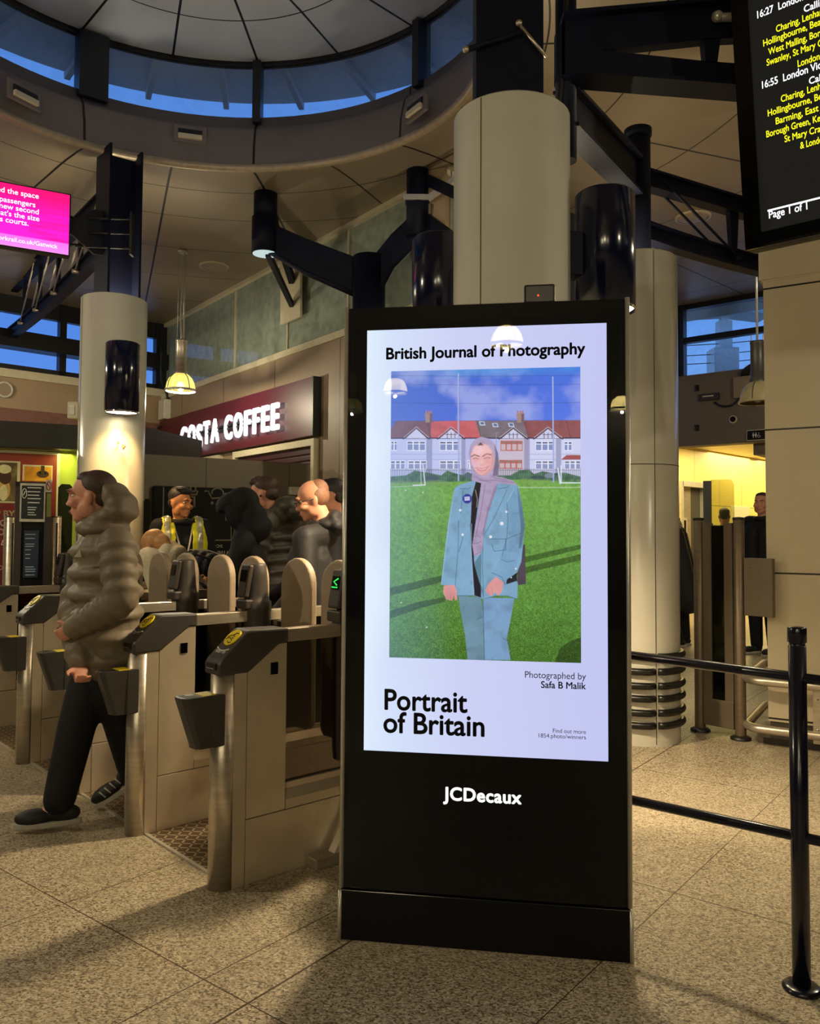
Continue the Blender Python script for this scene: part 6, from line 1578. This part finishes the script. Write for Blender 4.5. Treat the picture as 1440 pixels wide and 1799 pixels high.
# lights set into the ring
for px, py, lb in ((41, 168, 'recessed ring light at the left of the round opening'), (334, 238, 'recessed ring light in the middle of the round opening'), (734, 190, 'recessed ring light at the right of the round opening')):
    az_ = None
    for zz in np.linspace(4.9, 5.4, 60):
        p = zat(px, py, zz); rr = R0 + .01 + max(0, (zz - CEIL - .2)) * .25
        d = math.hypot(p.x - ROT.x, p.y - ROT.y) - rr
        if az_ is None or abs(d) < az_[0]: az_ = (abs(d), p)
    p = az_[1]; dv = Vector((p.x - ROT.x, p.y - ROT.y, 0)); o = empty('ring_light', p, -math.atan2(dv.x, dv.y)); tag(o, lb, 'recessed light', 'lights set into the ring')
    mb = MB(); mb.box((0, -.01, 0), (.30, .03, .16), None, .006); fr = mb.build('surround', 'skirt', o)
    mb = MB(); mb.box((0, -.03, .012), (.22, .02, .06), None, .004); mb.build('recess', 'black', fr); mb = MB(); mb.box((.0, -.04, -.03), (.22, .035, .045), None, .006); mb.build('lens', 'cream', o)

# ================================================================== PEOPLE
def skin_mat(name, rgb): return mat(name, rgb, .55, 0, .4, var=.08, scale=14)
MT['skin_fair'] = skin_mat('skin_fair', (200, 142, 118)); MT['skin_tan'] = skin_mat('skin_tan', (206, 138, 88)); MT['skin_pink'] = skin_mat('skin_pink', (198, 140, 114)); MT['skin_dark'] = skin_mat('skin_deep', (120, 80, 60))
MT['hair_brown'] = mat('brown_hair', (62, 42, 32), .55, var=.35, scale=70, bump=.3, bscale=220); MT['hair_black'] = mat('black_hair', (26, 22, 22), .5, var=.3, scale=70, bump=.3, bscale=220)
MT['hair_blonde'] = mat('strawberry_blonde_hair', (206, 150, 98), .4, var=.22, scale=110, bump=.12, bscale=260, stretch=(1, .25, 1)); MT['hair_grey'] = mat('cropped_greying_hair', (128, 90, 70), .6, var=.25, scale=90, bump=.2, bscale=300)
MT['puffer_taupe'] = mat('taupe_puffer', (114, 103, 87), .55, 0, .3, var=.08, scale=6, bump=.25, bscale=28); MT['puffer_dark'] = mat('olive_black_puffer', (70, 66, 58), .5, var=.1, scale=8, bump=.3, bscale=30)
MT['cloth_black'] = mat('black_cloth', (20, 20, 25), .75, 0, .3, var=.2, scale=8, bump=.3, bscale=22); MT['cloth_charcoal'] = mat('charcoal_cloth', (30, 29, 32), .65, 0, .35, var=.15, scale=7, bump=.35, bscale=18)
MT['cloth_navy'] = mat('navy_cloth', (24, 26, 38), .7, var=.2, bump=.3, bscale=22); MT['fleece'] = mat('cream_fleece', (250, 236, 206), .9, 0, .1, var=.1, scale=60, bump=.7, bscale=160)
MT['hivis'] = mat('hivis_yellow', (232, 226, 30), .5, var=.06, scale=6); MT['reflective'] = mat('reflective_tape', (176, 172, 150), .3, .3); MT['shoe'] = mat('black_trainer', (22, 22, 24), .6, bump=.2); MT['sole'] = mat('pale_sole', (176, 172, 160), .6)
MT['lips'] = mat('lips', (170, 98, 88), .5); MT['eye'] = mat('eye_white', (216, 208, 198), .3); MT['iris'] = mat('iris_dark', (34, 24, 18), .2)

def hframe(yaw, pitch=0.0, roll=0.0):
    f = az(yaw); x = f.cross(Z)
    R = Matrix((x, f, Z)).transposed()
    return R @ Matrix.Rotation(math.radians(pitch), 3, 'X') @ Matrix.Rotation(math.radians(roll), 3, 'Y')
def head_prims(mb, c, R, k=1.0):
    def B(o, r): mb.ball(c + R @ (Vector(o) * k), tuple(v * k for v in r), R)
    B((0, -.012, .035), (.074, .094, .086)); B((0, .022, -.03), (.060, .068, .080)); B((0, .040, -.078), (.040, .045, .036)); B((0, .066, -.098), (.022, .022, .018))
    B((0, .088, .028), (.050, .016, .014)); B((0, .098, -.012), (.0095, .012, .028)); B((0, .106, -.030), (.014, .013, .011)); B((-.010, .1, -.034), (.010, .012, .008)); B((.010, .1, -.034), (.010, .012, .008))
    B((0, .086, -.062), (.024, .013, .007)); B((0, .085, -.073), (.021, .013, .007))
    for s in (-1, 1): B((s * .045, .066, -.028), (.024, .026, .022)); B((s * .074, -.008, -.012), (.010, .020, .032)); B((s * .080, -.016, -.004), (.008, .014, .022)); B((s * .056, .01, -.06), (.018, .04, .04))
def face_bits(root, c, R, k, loc, brow='hair_brown'):
    def fin(mb, nm, m, par): q = mb.build(nm, m, par, loc=loc); q.location = (0, 0, 0); return q
    for s in (-1, 1):
        mb = MB(); mb.ball(c + R @ (Vector((s * .031, .070, .006)) * k), (.0145 * k, .012 * k, .0085 * k), R, 2); e_ = fin(mb, 'eye', 'eye', root)
        mb = MB(); mb.ball(c + R @ (Vector((s * .031, .0802, .006)) * k), (.006 * k, .003 * k, .0062 * k), R, 2); fin(mb, 'iris', 'iris', e_)
        mb = MB(); mb.tube([c + R @ (Vector(p) * k) for p in ((s * .014, .103, .025), (s * .034, .1, .032), (s * .053, .084, .027))], [.0035 * k, .0042 * k, .0025 * k], 6); fin(mb, 'eyebrow', brow, root)
    mb = MB(); mb.ball(c + R @ (Vector((0, .0965, -.067)) * k), (.021 * k, .006 * k, .0075 * k), R, 2); fin(mb, 'lips', 'lips', root)
def hand_prims(mb, w, d, n, k=1.0, curl=.5, side=1):
    """w wrist, d pointing direction, n back-of-hand normal; palm, four fingers and a side thumb"""
    d = Vector(d).normalized(); n = Vector(n); n = (n - d * n.dot(d)).normalized(); s = d.cross(n) * side
    R = Matrix((s, d, n)).transposed()
    mb.ball(w + d * .045 * k, (.040 * k, .052 * k, .017 * k), R); mb.ball(w + d * .0 * k, (.026 * k, .03 * k, .02 * k), R)
    for i, (o, L) in enumerate(((-.029, .072), (-.010, .082), (.010, .076), (.028, .060))):
        a = w + d * .088 * k + s * o * k; a1 = a + (d * math.cos(curl) - n * math.sin(curl)) * L * .48 * k
        a2 = a1 + (d * math.cos(curl * 2.1) - n * math.sin(curl * 2.1)) * L * .36 * k; a3 = a2 + (d * math.cos(curl * 3) - n * math.sin(curl * 3)) * L * .26 * k
        mb.cap(a - d * .02 * k, a1, .0095 * k, .0088 * k); mb.cap(a1, a2, .0088 * k, .008 * k); mb.cap(a2, a3, .008 * k, .007 * k)
    t0 = w + d * .028 * k - s * .033 * k; t1 = t0 + (d * .6 - s * .6 - n * .3).normalized() * .04 * k; t2 = t1 + (d * .9 - s * .1 - n * .45).normalized() * .033 * k
    mb.cap(t0, t1, .0125 * k, .010 * k); mb.cap(t1, t2, .010 * k, .008 * k)

def joints(x, y, H, yaw, lean=0.0, pose=None, side=0.0, hd=None):
    """world joints of a standing figure; local axes: x to its right, y forwards"""
    k = H / 1.75; f = az(yaw); r = f.cross(Z); o = Vector((x, y, 0))
    J = dict(pelvis=(0, 0, .93), waist=(0, .0, 1.08), chest=(0, .0, 1.28), nbase=(0, -.01, 1.46), head=(0, .02, 1.64), shL=(-.185, -.01, 1.43), shR=(.185, -.01, 1.43), elL=(-.235, -.03, 1.14), elR=(.235, -.03, 1.14), wrL=(-.24, .06, .90), wrR=(.24, .06, .90),
             hipL=(-.09, 0, .91), hipR=(.09, 0, .91), knL=(-.10, .02, .49), knR=(.10, .02, .49), anL=(-.105, -.01, .09), anR=(.105, -.01, .09), toL=(-.13, .16, .035), toR=(.13, .16, .035))
    J.update(pose or {})
    out = {}
    a = math.radians(lean); b = math.radians(side)
    for n, p in J.items():
        p = Vector(p)
        if n in ('waist', 'chest', 'nbase', 'head', 'shL', 'shR', 'elL', 'elR', 'wrL', 'wrR'):
            q = p - Vector((0, 0, .93)); q = Matrix.Rotation(-a, 3, 'X') @ q; q = Matrix.Rotation(b, 3, 'Y') @ q; p = q + Vector((0, 0, .93))
        out[n] = o + (r * p.x + f * p.y + Z * p.z) * k
    out['k'] = k; out['f'] = f; out['r'] = r; out['o'] = o
    if hd: out['head'] = Vector(hd)
    return out

def figure(label, J, Rh, skin, hair=None, top='cloth_black', padded=False, legs='cloth_black', hood=None, hem=.80, hk=1.0, lf=1.0, cuff={}, group=None, brow='hair_brown', hands=True, vox=.0085, curl=.6, rings=8, fat=1.0, collar=True):
    k = J['k']; o = J['o']; r = (J['shR'] - J['shL']).normalized()
    up = (J['nbase'] - J['pelvis']).normalized(); fw = up.cross(r) * 1.0
    Rt = Matrix((r, up.cross(r), up)).transposed()
    mb = MB()
    head_prims(mb, J['head'], Rh, k * hk)
    mb.cap(J['head'] + Rh @ (Vector((0, -.02, -.06)) * k), J['nbase'], .054 * k, .06 * k)
    for s in ('L', 'R'):
        mb.cap(J['nbase'], J['sh' + s], .055 * k, .058 * k); mb.cap(J['sh' + s], J['el' + s], .05 * k, .04 * k); mb.cap(J['el' + s], J['wr' + s], .039 * k, .028 * k)
        sd_ = 1 if s == 'R' else -1
        mb.cap(J['hip' + s], J['kn' + s], .082 * k, .054 * k); mb.cap(J['kn' + s], J['an' + s], .053 * k, .037 * k); mb.cap(J['an' + s] - Z * .035 * k, J['to' + s], .028 * k, .020 * k)
        if hands: hand_prims(mb, J['wr' + s] + (J['wr' + s] - J['el' + s]).normalized() * .02, J['wr' + s] - J['el' + s], r * sd_, k, curl, sd_)
        mb.cap(J['chest'] + r * sd_ * .07 * k, J['waist'] + r * sd_ * .06 * k, .105 * k, .10 * k); mb.cap(J['waist'] + r * sd_ * .06 * k, J['hip' + s], .10 * k, .09 * k)
    body = mb.build('person', skin, None, voxel=vox, smooth=2, loc=o)
    def fin(mb, nm, m, par=None, **kw): q = mb.build(nm, m, par or body, loc=o, **kw); q.location = (0, 0, 0); return q
    face_bits(body, J['head'], Rh, k * hk, o, brow)
    if hair: hair(fin, J['head'], Rh, k * hk)
    # trousers
    mb = MB(); mb.cap(J['hipL'], J['hipR'], .112 * k * fat); mb.cap(J['pelvis'] + up * .06 * k - r * .05 * k, J['pelvis'] + up * .06 * k + r * .05 * k, .112 * k)
    for s in 'LR':
        mb.cap(J['hip' + s], J['kn' + s], .103 * k * lf, .078 * k * lf); mb.cap(J['kn' + s], J['an' + s] + (J['an' + s] - J['kn' + s]).normalized() * .0, .078 * k * lf, .064 * k * lf)
    fin(mb, 'trousers', legs, voxel=.012, smooth=3)
    # shoes
    for s in 'LR':
        a_, t_ = J['an' + s], J['to' + s]; d = (t_ - a_); dd = d.copy(); dd.z = 0 if abs(d.z) < .10 * k else d.z * .8; dd.normalize(); sx_ = dd.cross(Z).normalized(); ux = sx_.cross(dd); R = Matrix((sx_, dd, ux)).transposed()
        b_ = t_ - dd * .10 * k
        mb = MB(); mb.ball(b_ + dd * .06 * k + ux * .012 * k, (.048 * k, .09 * k, .04 * k), R); mb.ball(b_ - dd * .07 * k + ux * .018 * k, (.038 * k, .075 * k, .045 * k), R); mb.cap(a_ - ux * .02 * k, b_ - dd * .05 * k + ux * .03 * k, .054 * k, .046 * k); mb.cap(a_ - ux * .02 * k, a_ + Z * .05 * k, .05 * k, .046 * k)
        sh_ = fin(mb, 'shoe', 'shoe', voxel=.008, smooth=2)
        mb = MB(); L_ = [(.040 * math.cos(t2) * (1 + .18 * math.sin(t2)), .152 * math.sin(t2)) for t2 in np.linspace(0, 2 * PI, 25)[:-1]]
        mb.prism([(p * k, q * k) for p, q in L_], b_ + dd * .0 * k - ux * .034 * k, sx_, dd, ux, .026 * k, .004); fin(mb, 'sole', 'sole', sh_)
    # top
    mb = MB(); hz_ = J['pelvis'] + up * (hem - .93) * k
    if padded:
        n = rings
        A_, B_ = hz_, J['nbase'] - up * .03 * k; Ls = (B_ - A_).length / n
        for i in range(n):
            t = (i + .5) / n; w = 1.0 - .12 * max(0, t - .75) * 4 * .9
            mb.ball(A_ + (B_ - A_) * t, (.236 * k * fat * w * (1.0 if t < .8 else .95), .182 * k * fat * w, Ls * .64), Rt)
        for sd_ in (-1, 1): mb.cap(A_ + r * sd_ * .07 * k * fat + up * .06, B_ + r * sd_ * .055 * k - up * .06, .146 * k * fat, .140 * k * fat)
        mb.cap(J['shL'] - up * .02, J['shR'] - up * .02, .085 * k)
        for s in 'LR':
            for a_, b_, r0_, r1_, nn in ((J['sh' + s], J['el' + s], .095, .088, 4), (J['el' + s], J['wr' + s], .086, .066, 4)):
                mb.cap(a_, b_ + ((b_ - a_).normalized() * cuff.get(s, 0) if b_ is J['wr' + s] else Vector()), r0_ * .86 * k, r1_ * .86 * k); ax_ = (b_ - a_); ln = ax_.length; x3, y3, z3 = frame3(ax_); R = Matrix((x3, y3, z3)).transposed()
                for i in range(nn):
                    t = (i + .45) / nn; rr = (r0_ + (r1_ - r0_) * t) * k; mb.ball(a_ + ax_ * t, (rr, rr, ln / nn * .68), R)
        jk = fin(mb, 'padded_jacket', top, voxel=.0095, smooth=3)
    else:
        for sd_ in (-1, 1):
            mb.cap(J['chest'] + r * sd_ * .085 * k + up * .02, J['waist'] + r * sd_ * .075 * k, .128 * k * fat, .125 * k * fat); mb.cap(J['waist'] + r * sd_ * .075 * k, hz_ + r * sd_ * .085 * k, .126 * k * fat, .12 * k * fat)
        mb.cap(J['nbase'] - up * .03 * k - r * .03 * k, J['nbase'] - up * .03 * k + r * .03 * k, .088 * k)
        for s in 'LR': mb.cap(J['nbase'] - up * .05 * k, J['sh' + s], .088 * k, .082 * k); mb.cap(J['sh' + s], J['el' + s], .080 * k, .064 * k); mb.cap(J['el' + s], J['wr' + s], .062 * k, .047 * k)
        jk = fin(mb, 'jacket', top, voxel=.011, smooth=3)
    if collar:
        mb = MB(); cc = J['nbase'] + up * .0 * k
        mb.tube([cc + (r * math.cos(t_) * .085 + Rt @ Vector((0, math.sin(t_) * .085, 0))) * k + up * .01 * k for t_ in np.linspace(0, 2 * PI, 25)[:-1]], .027 * k, 10, closed=True); fin(mb, 'collar', top, jk)
    if hood: hood(fin, J, Rh, k, up, r, Rt, jk)
    tag(body, label, 'person', group)
    return body, fin, jk
def short_hair(m, top=.0, fringe=0.0, sides=True):
    def h(fin, c, R, k):
        mb = MB(); mb.ball(c + R @ (Vector((0, -.026, .047 + top)) * k), (.0785 * k, .092 * k, .079 * k), R)
        if fringe: mb.ball(c + R @ (Vector((.0, .052, .098)) * k), (.058 * k, .035 * k, .03 * k), R); mb.ball(c + R @ (Vector((.02, .03, .118)) * k), (.05 * k, .05 * k, .022 * k), R)
        mb.ball(c + R @ (Vector((0, .014, .086 + top)) * k), (.060 * k, .05 * k, .034 * k), R)
        if sides: mb.ball(c + R @ (Vector((0, -.058, .0)) * k), (.068 * k, .052 * k, .055 * k), R)
        fin(mb, 'hair', m, voxel=.006, smooth=1)
    return h

# --- man striding out through the gate, hood down
Yw = 4.15
J = joints(0, 0, 1.75, -102)
J['o'] = Vector((at(165, 1400, Yw).x, Yw, 0))
wp_ = lambda px, py, Y: at(px, py, Y)
Y0 = Yw
J.update(pelvis=wp_(188, 1135, Y0), waist=wp_(190, 1070, Y0), chest=wp_(190, 1000, Y0), nbase=wp_(184, 938, Y0), head=wp_(161, 873, Y0 - .01),
         shL=wp_(205, 952, Y0 - .17), shR=wp_(176, 950, Y0 + .17), elL=wp_(214, 1054, Y0 - .27), wrL=wp_(140, 1098, Y0 - .22), elR=wp_(130, 1066, Y0 + .04), wrR=wp_(140, 1162, Y0 - .20),
         hipL=wp_(196, 1150, Y0 - .08), hipR=wp_(176, 1150, Y0 + .08), knL=wp_(212, 1262, Y0 + .06), anL=wp_(236, 1358, 4.30), toL=wp_(178, 1402, 4.26),
         knR=wp_(136, 1272, Y0 - .05), anR=wp_(104, 1405, 3.99), toR=wp_(44, 1442, 3.94))
J['k'] = 1.0; J['o'].z = 0
def down_hood(fin, J, Rh, k, up, r, Rt, jk):
    mb = MB()
    for px, py, dy, rad in ((204, 873, 0, (.062, .12, .075)), (214, 886, 0, (.072, .135, .07)), (219, 899, 0, (.062, .14, .052)), (203, 906, 0, (.08, .14, .06)), (186, 914, 0, (.08, .14, .055)), (167, 922, 0, (.07, .12, .045)), (152, 928, 0, (.05, .09, .04)), (195, 860, 0, (.03, .10, .04)), (185, 930, 0, (.12, .16, .05))):
        mb.ball(at(px, py, Yw + dy), rad)
    fin(mb, 'hood', 'puffer_taupe', jk, voxel=.010, smooth=4)
man, fin, jk = figure('man in a taupe hooded puffer jacket and black trousers striding left out of the gates', J, hframe(-93, -2), 'skin_fair', short_hair('hair_brown', 0), 'puffer_taupe', True, 'cloth_black', down_hood, hem=.83, hk=1.09, rings=6, fat=1.0, lf=1.18, cuff={'L': .03}, vox=.008, collar=False)
mb = MB()
for i in range(5):
    a = J['anL'].lerp(J['toL'], .25 + i * .15) + Vector((0, -.045, .028 - i * .004)); mb.tube([a + Vector((-.02, 0, .012)), a + Vector((.015, -.006, -.012))], .004, 6)
fin(mb, 'lace', 'sole')
mb = MB(); q = at(139, 974, Yw - .215); mb.prism([(-.022, -.014), (.022, -.014), (.012, .022)], q, (.95, -.3, 0), (0, .1, 1), (-.3, -.95, .1), .012, .002); fin(mb, 'chest_logo', 'reflective', jk)

# --- queue behind the gates
def X(px, Y): return at(px, 900, Y).x
# gate attendant in hi-vis
Yg = 7.2
J = joints(X(320, Yg), Yg, 1.79, 155, 0, dict(elL=(-.25, .02, 1.13), wrL=(-.17, .22, 1.02), elR=(.25, .02, 1.13), wrR=(.17, .22, 1.02)), hd=at(317, 884, Yg - .02))
guard, fin, jk = figure('gate attendant with black hair in a yellow hi-vis vest and lanyard, facing right', J, hframe(118, -4), 'skin_tan', short_hair('hair_black', .014, 1), 'cloth_black', hk=1.04, brow='hair_black')
f, r, k = J['f'], J['r'], J['k']
def vest_piece(nm, m, grow, keep, par):
    mb = MB(); up = Z
    for sd_ in (-1, 1): mb.cap(J['chest'] + r * sd_ * .085 * k + up * .03, J['waist'] + r * sd_ * .075 * k, (.132 + grow) * k, (.13 + grow) * k); mb.cap(J['waist'] + r * sd_ * .075 * k, J['pelvis'] + r * sd_ * .08 * k - up * .05, (.13 + grow) * k, (.126 + grow) * k); mb.cap(J['chest'] + r * sd_ * .12 * k + up * .08 * k, J['nbase'] - up * .03 * k + r * sd_ * .12 * k, (.085 + grow) * k)
    q = fin(mb, nm, m, par, voxel=.010, smooth=2)
    bm = bmesh.new(); bm.from_mesh(q.data)
    dl = []
    for fc in bm.faces:
        c = fc.calc_center_median() + J['o']; d = c - J['o']; lx, ly, lz = d.dot(r) / k, d.dot(f) / k, d.z / k
        if not keep(lx, ly, lz): dl.append(fc)
    bmesh.ops.delete(bm, geom=dl, context='FACES'); bm.to_mesh(q.data); bm.free()
    sm = q.modifiers.new('thickness', 'SOLIDIFY'); sm.thickness = .006; return q
vest = vest_piece('hivis_vest', 'hivis', .014, lambda x, y, z: (abs(x) > .07 or y < 0) and abs(x) < .215 and z < 1.535 and not (abs(x) < .10 and z > 1.47), None)
vest_piece('reflective_tape', 'reflective', .019, lambda x, y, z: (.112 < abs(x) < .158 and (y > 0.0 or z > 1.3)) or (1.02 < z < 1.07 and (abs(x) > .075 or y < 0)), vest)
mb = MB(); cb = J['nbase'] + Z * .01
for s in (-1, 1): mb.tube([cb + r * s * .075 + f * .02, cb + r * s * .075 + f * .085 - Z * .05, cb + r * s * .035 + f * .165 - Z * .22, cb + f * .185 - Z * .36], .008, 6, sub=4)
ly = fin(mb, 'lanyard', 'white_plastic'); mb = MB(); mb.box(cb + f * .19 - Z * .41, (.06, .008, .09), hframe(155), .003); fin(mb, 'pass_card', 'white_plastic', ly)

# blonde passenger bending forwards
Yb = 6.35
J = joints(X(352, Yb), Yb, 1.68, -83, 46, dict(elL=(-.22, .10, 1.20), wrL=(-.14, .30, 1.10), elR=(.22, .10, 1.20), wrR=(.14, .30, 1.10)), hd=at(270, 962, Yb - .03))
J['nbase'] = at(291, 985, Yb)
def blonde(fin, c, R, k):
    mb = MB(); mb.ball(c + R @ (Vector((0, -.028, .048)) * k), (.082 * k, .100 * k, .084 * k), R); mb.ball(c + R @ (Vector((0, -.085, -.01)) * k), (.066 * k, .06 * k, .07 * k), R); mb.ball(c + R @ (Vector((0, -.10, -.07)) * k), (.045 * k, .045 * k, .07 * k), R)
    fin(mb, 'hair', 'hair_blonde', voxel=.007, smooth=6)
def fleece_hood(fin, J, Rh, k, up, r, Rt, jk):
    mb = MB()
    for px, py, rad in ((298, 966, (.07, .15, .08)), (285, 982, (.05, .15, .10)), (312, 968, (.06, .13, .05)), (278, 1000, (.05, .14, .08)), (300, 985, (.09, .15, .09))): mb.ball(at(px, py, Yb), rad)
    fin(mb, 'hood', 'fleece', jk, voxel=.011, smooth=8)
woman, fin, jk = figure('person with strawberry blonde hair in a cream fleece bending forwards beside the attendant', J, hframe(-70, -38), 'skin_pink', blonde, 'fleece', False, 'cloth_navy', fleece_hood, hem=.86, fat=1.0, hk=1.05, collar=False)
# the dark padded rucksack on that back
q = at(360, 996, Yb); bp = empty('rucksack', q, 0); tag(bp, 'dark padded rucksack on the back of the bending blonde person', 'rucksack')
R = (J['nbase'] - J['pelvis']).normalized(); Rb = Matrix.Rotation(math.radians(9), 3, 'Y')
mb = MB()
for i in range(6): mb.ball(Rb @ Vector((-.15 + i * .062, 0, .02 + .012 * math.sin(i))), (.05, .155, .10 - abs(i - 2.5) * .008), Rb)
bb = mb.build('bag', 'cloth_navy', bp, voxel=.010, smooth=2)
mb = MB(); mb.tube([Rb @ Vector(p) for p in ((-.17, -.15, .03), (-.05, -.165, .09), (.1, -.15, .07))], .008, 6, sub=4); mb.build('strap', 'cloth_black', bp)
mb = MB(); mb.tube([Rb @ Vector(p) for p in ((-.12, -.06, .115), (0, -.08, .135), (.12, -.06, .115))], .005, 6, sub=4); mb.build('zip', 'sole', bb)

# hooded passenger
Yh = 5.7
J = joints(X(447, Yh), Yh, 1.68, -95, 8, dict(elL=(-.24, .08, 1.14), wrL=(-.16, .26, 1.02), elR=(.24, .08, 1.14), wrR=(.16, .26, 1.02)), hd=at(420, 897, Yh))
def up_hood(fin, J, Rh, k, up, r, Rt, jk):
    c = J['head']; mb = MB()
    for o_, rd in (((0, -.035, .04), (.115, .125, .115)), ((0, .03, .07), (.105, .11, .075)), ((0, .105, .052), (.085, .04, .035)), ((0, -.06, -.08), (.12, .11, .12)), ((0, -.04, -.16), (.16, .14, .10)), ((.085, .03, -.03), (.03, .07, .10)), ((-.085, .03, -.03), (.03, .07, .10))): mb.ball(c + Rh @ Vector(o_), rd, Rh)
    fin(mb, 'hood', 'cloth_black', jk, voxel=.010, smooth=3)
hooded, fin, jk = figure('person in a black hooded coat with the hood up, head bowed, behind the gates', J, hframe(-98, -22), 'skin_dark', None, 'cloth_black', False, 'cloth_black', up_hood, hem=.62, fat=1.05, collar=False)

# bearded man in a padded jacket
Ym = 6.35
J = joints(X(492, Ym), Ym, 1.86, -70, 3, dict(elL=(-.25, .05, 1.14), wrL=(-.17, .22, 1.0), elR=(.25, .05, 1.14), wrR=(.17, .22, 1.0)), hd=at(463, 869, Ym))
J['nbase'] = at(474, 912, Ym)
def bearded_hair(fin, c, R, k):
    short_hair('hair_brown', .008, 1)(fin, c, R, k)
    mb = MB(); mb.ball(c + R @ (Vector((0, .05, -.075)) * k), (.052 * k, .05 * k, .036 * k), R)
    for s in (-1, 1): mb.ball(c + R @ (Vector((s * .054, .02, -.055)) * k), (.018 * k, .042 * k, .036 * k), R)
    fin(mb, 'beard', mat('ginger_brown_beard', (96, 58, 40), .7), voxel=.006, smooth=1)
    mb = MB(); mb.ball(c + R @ (Vector((-.087, -.012, -.015)) * k), (.006, .010, .010), R, 2); fin(mb, 'earbud', 'black')
def soft_hood(fin, J, Rh, k, up, r, Rt, jk):
    mb = MB()
    for px, py, rad in ((508, 890, (.11, .17, .085)), (522, 900, (.10, .17, .07)), (490, 905, (.10, .15, .085))): mb.ball(at(px, py, Ym), rad)
    fin(mb, 'hood', 'puffer_dark', jk, voxel=.011, smooth=3)
beard, fin, jk = figure('tall bearded man with brown hair in an olive black padded jacket, second in the queue', J, hframe(-78, -10), 'skin_fair', bearded_hair, 'puffer_dark', True, 'cloth_black', soft_hood, hem=.85, hk=1.05, rings=7)

# balding man with glasses
Yk = 5.02
J = joints(X(562, Yk), Yk, 1.70, -92, 10, dict(elL=(-.27, .02, 1.17), wrL=(-.24, .22, 1.02), elR=(.25, .1, 1.18), wrR=(.14, .32, 1.08)), hd=at(549, 879, Yk))
J['nbase'] = at(572, 926, Yk)
def cropped(fin, c, R, k):
    mb = MB(); mb.ball(c + R @ (Vector((0, -.035, .018)) * k), (.0775 * k, .076 * k, .078 * k), R); mb.ball(c + R @ (Vector((0, -.05, .055)) * k), (.064 * k, .066 * k, .066 * k), R); fin(mb, 'hair', 'hair_grey', voxel=.006, smooth=1)
    mb = MB()
    for s in (-1, 1):
        mb.tube([c + R @ (Vector((s * .034 + .021 * math.cos(t_), .104 - abs(math.cos(t_)) * .003, .002 + .015 * math.sin(t_))) * k) for t_ in np.linspace(0, 2 * PI, 21)[:-1]], .0024, 6, closed=True)
        mb.tube([c + R @ (Vector(p) * k) for p in ((s * .055, .1, .006), (s * .078, .05, .006), (s * .082, -.005, .004))], .0028, 6)
    mb.tube([c + R @ (Vector(p) * k) for p in ((-.014, .104, .006), (0, .112, .01), (.014, .104, .006))], .0024, 6); fin(mb, 'glasses', 'plastic_dark')
def high_collar(fin, J, Rh, k, up, r, Rt, jk):
    mb = MB()
    for px, py, dy, rad in ((588, 912, 0, (.05, .12, .06)), (576, 922, 0, (.075, .13, .05)), (560, 934, 0, (.07, .12, .045)), (594, 925, 0, (.06, .14, .06))): mb.ball(at(px, py, Yk + dy), rad)
    fin(mb, 'hood', 'cloth_charcoal', jk, voxel=.010, smooth=4)
bald, fin, jk = figure('balding man in thin glasses and a charcoal jacket looking down at the gate', J, hframe(-98, -16), 'skin_pink', cropped, 'cloth_charcoal', False, 'cloth_navy', high_collar, hem=.82, hk=1.03, fat=1.08)

# dark-haired passenger half hidden behind him
Yd = 5.75
J = joints(X(589, Yd), Yd, 1.76, -90, 2, None, hd=at(580, 872, Yd))
figure('dark-haired passenger in black just behind the balding man, mostly hidden', J, hframe(-92, -4), 'skin_fair', short_hair('hair_black', .004), 'cloth_black', False, 'cloth_black', None)

# people in the bright concourse on the right
Yq = 10.6
J = joints(X(1196, Yq), Yq, 1.93, -60, 14, dict(knL=(-.1, .16, .52), anL=(-.1, .02, .1), toL=(-.12, .18, .035)), hd=None)
figure('person in a dark coat partly hidden by the ringed white column, walking in the concourse', J, hframe(-60, -10), 'skin_fair', short_hair('hair_brown'), 'cloth_navy', False, 'cloth_black', None, hem=.5, fat=1.1)
Yq = 12.9
J = joints(X(1272, Yq), Yq, 1.84, 20, 0)
figure('person with dark hair standing in the concourse behind the glazed gate', J, hframe(20, -4), 'skin_fair', short_hair('hair_black', .006, 0), 'cloth_black', False, 'cloth_black', None, hem=.6, fat=1.1)
Yq = 9.9
J = joints(X(1340, Yq), Yq, 1.93, -120, 0)
figure('person in black at the edge of the cream pier facing the gates', J, hframe(-140, 0), 'skin_fair', short_hair('hair_brown'), 'cloth_black', False, 'cloth_black', None, hem=.6, fat=1.15)
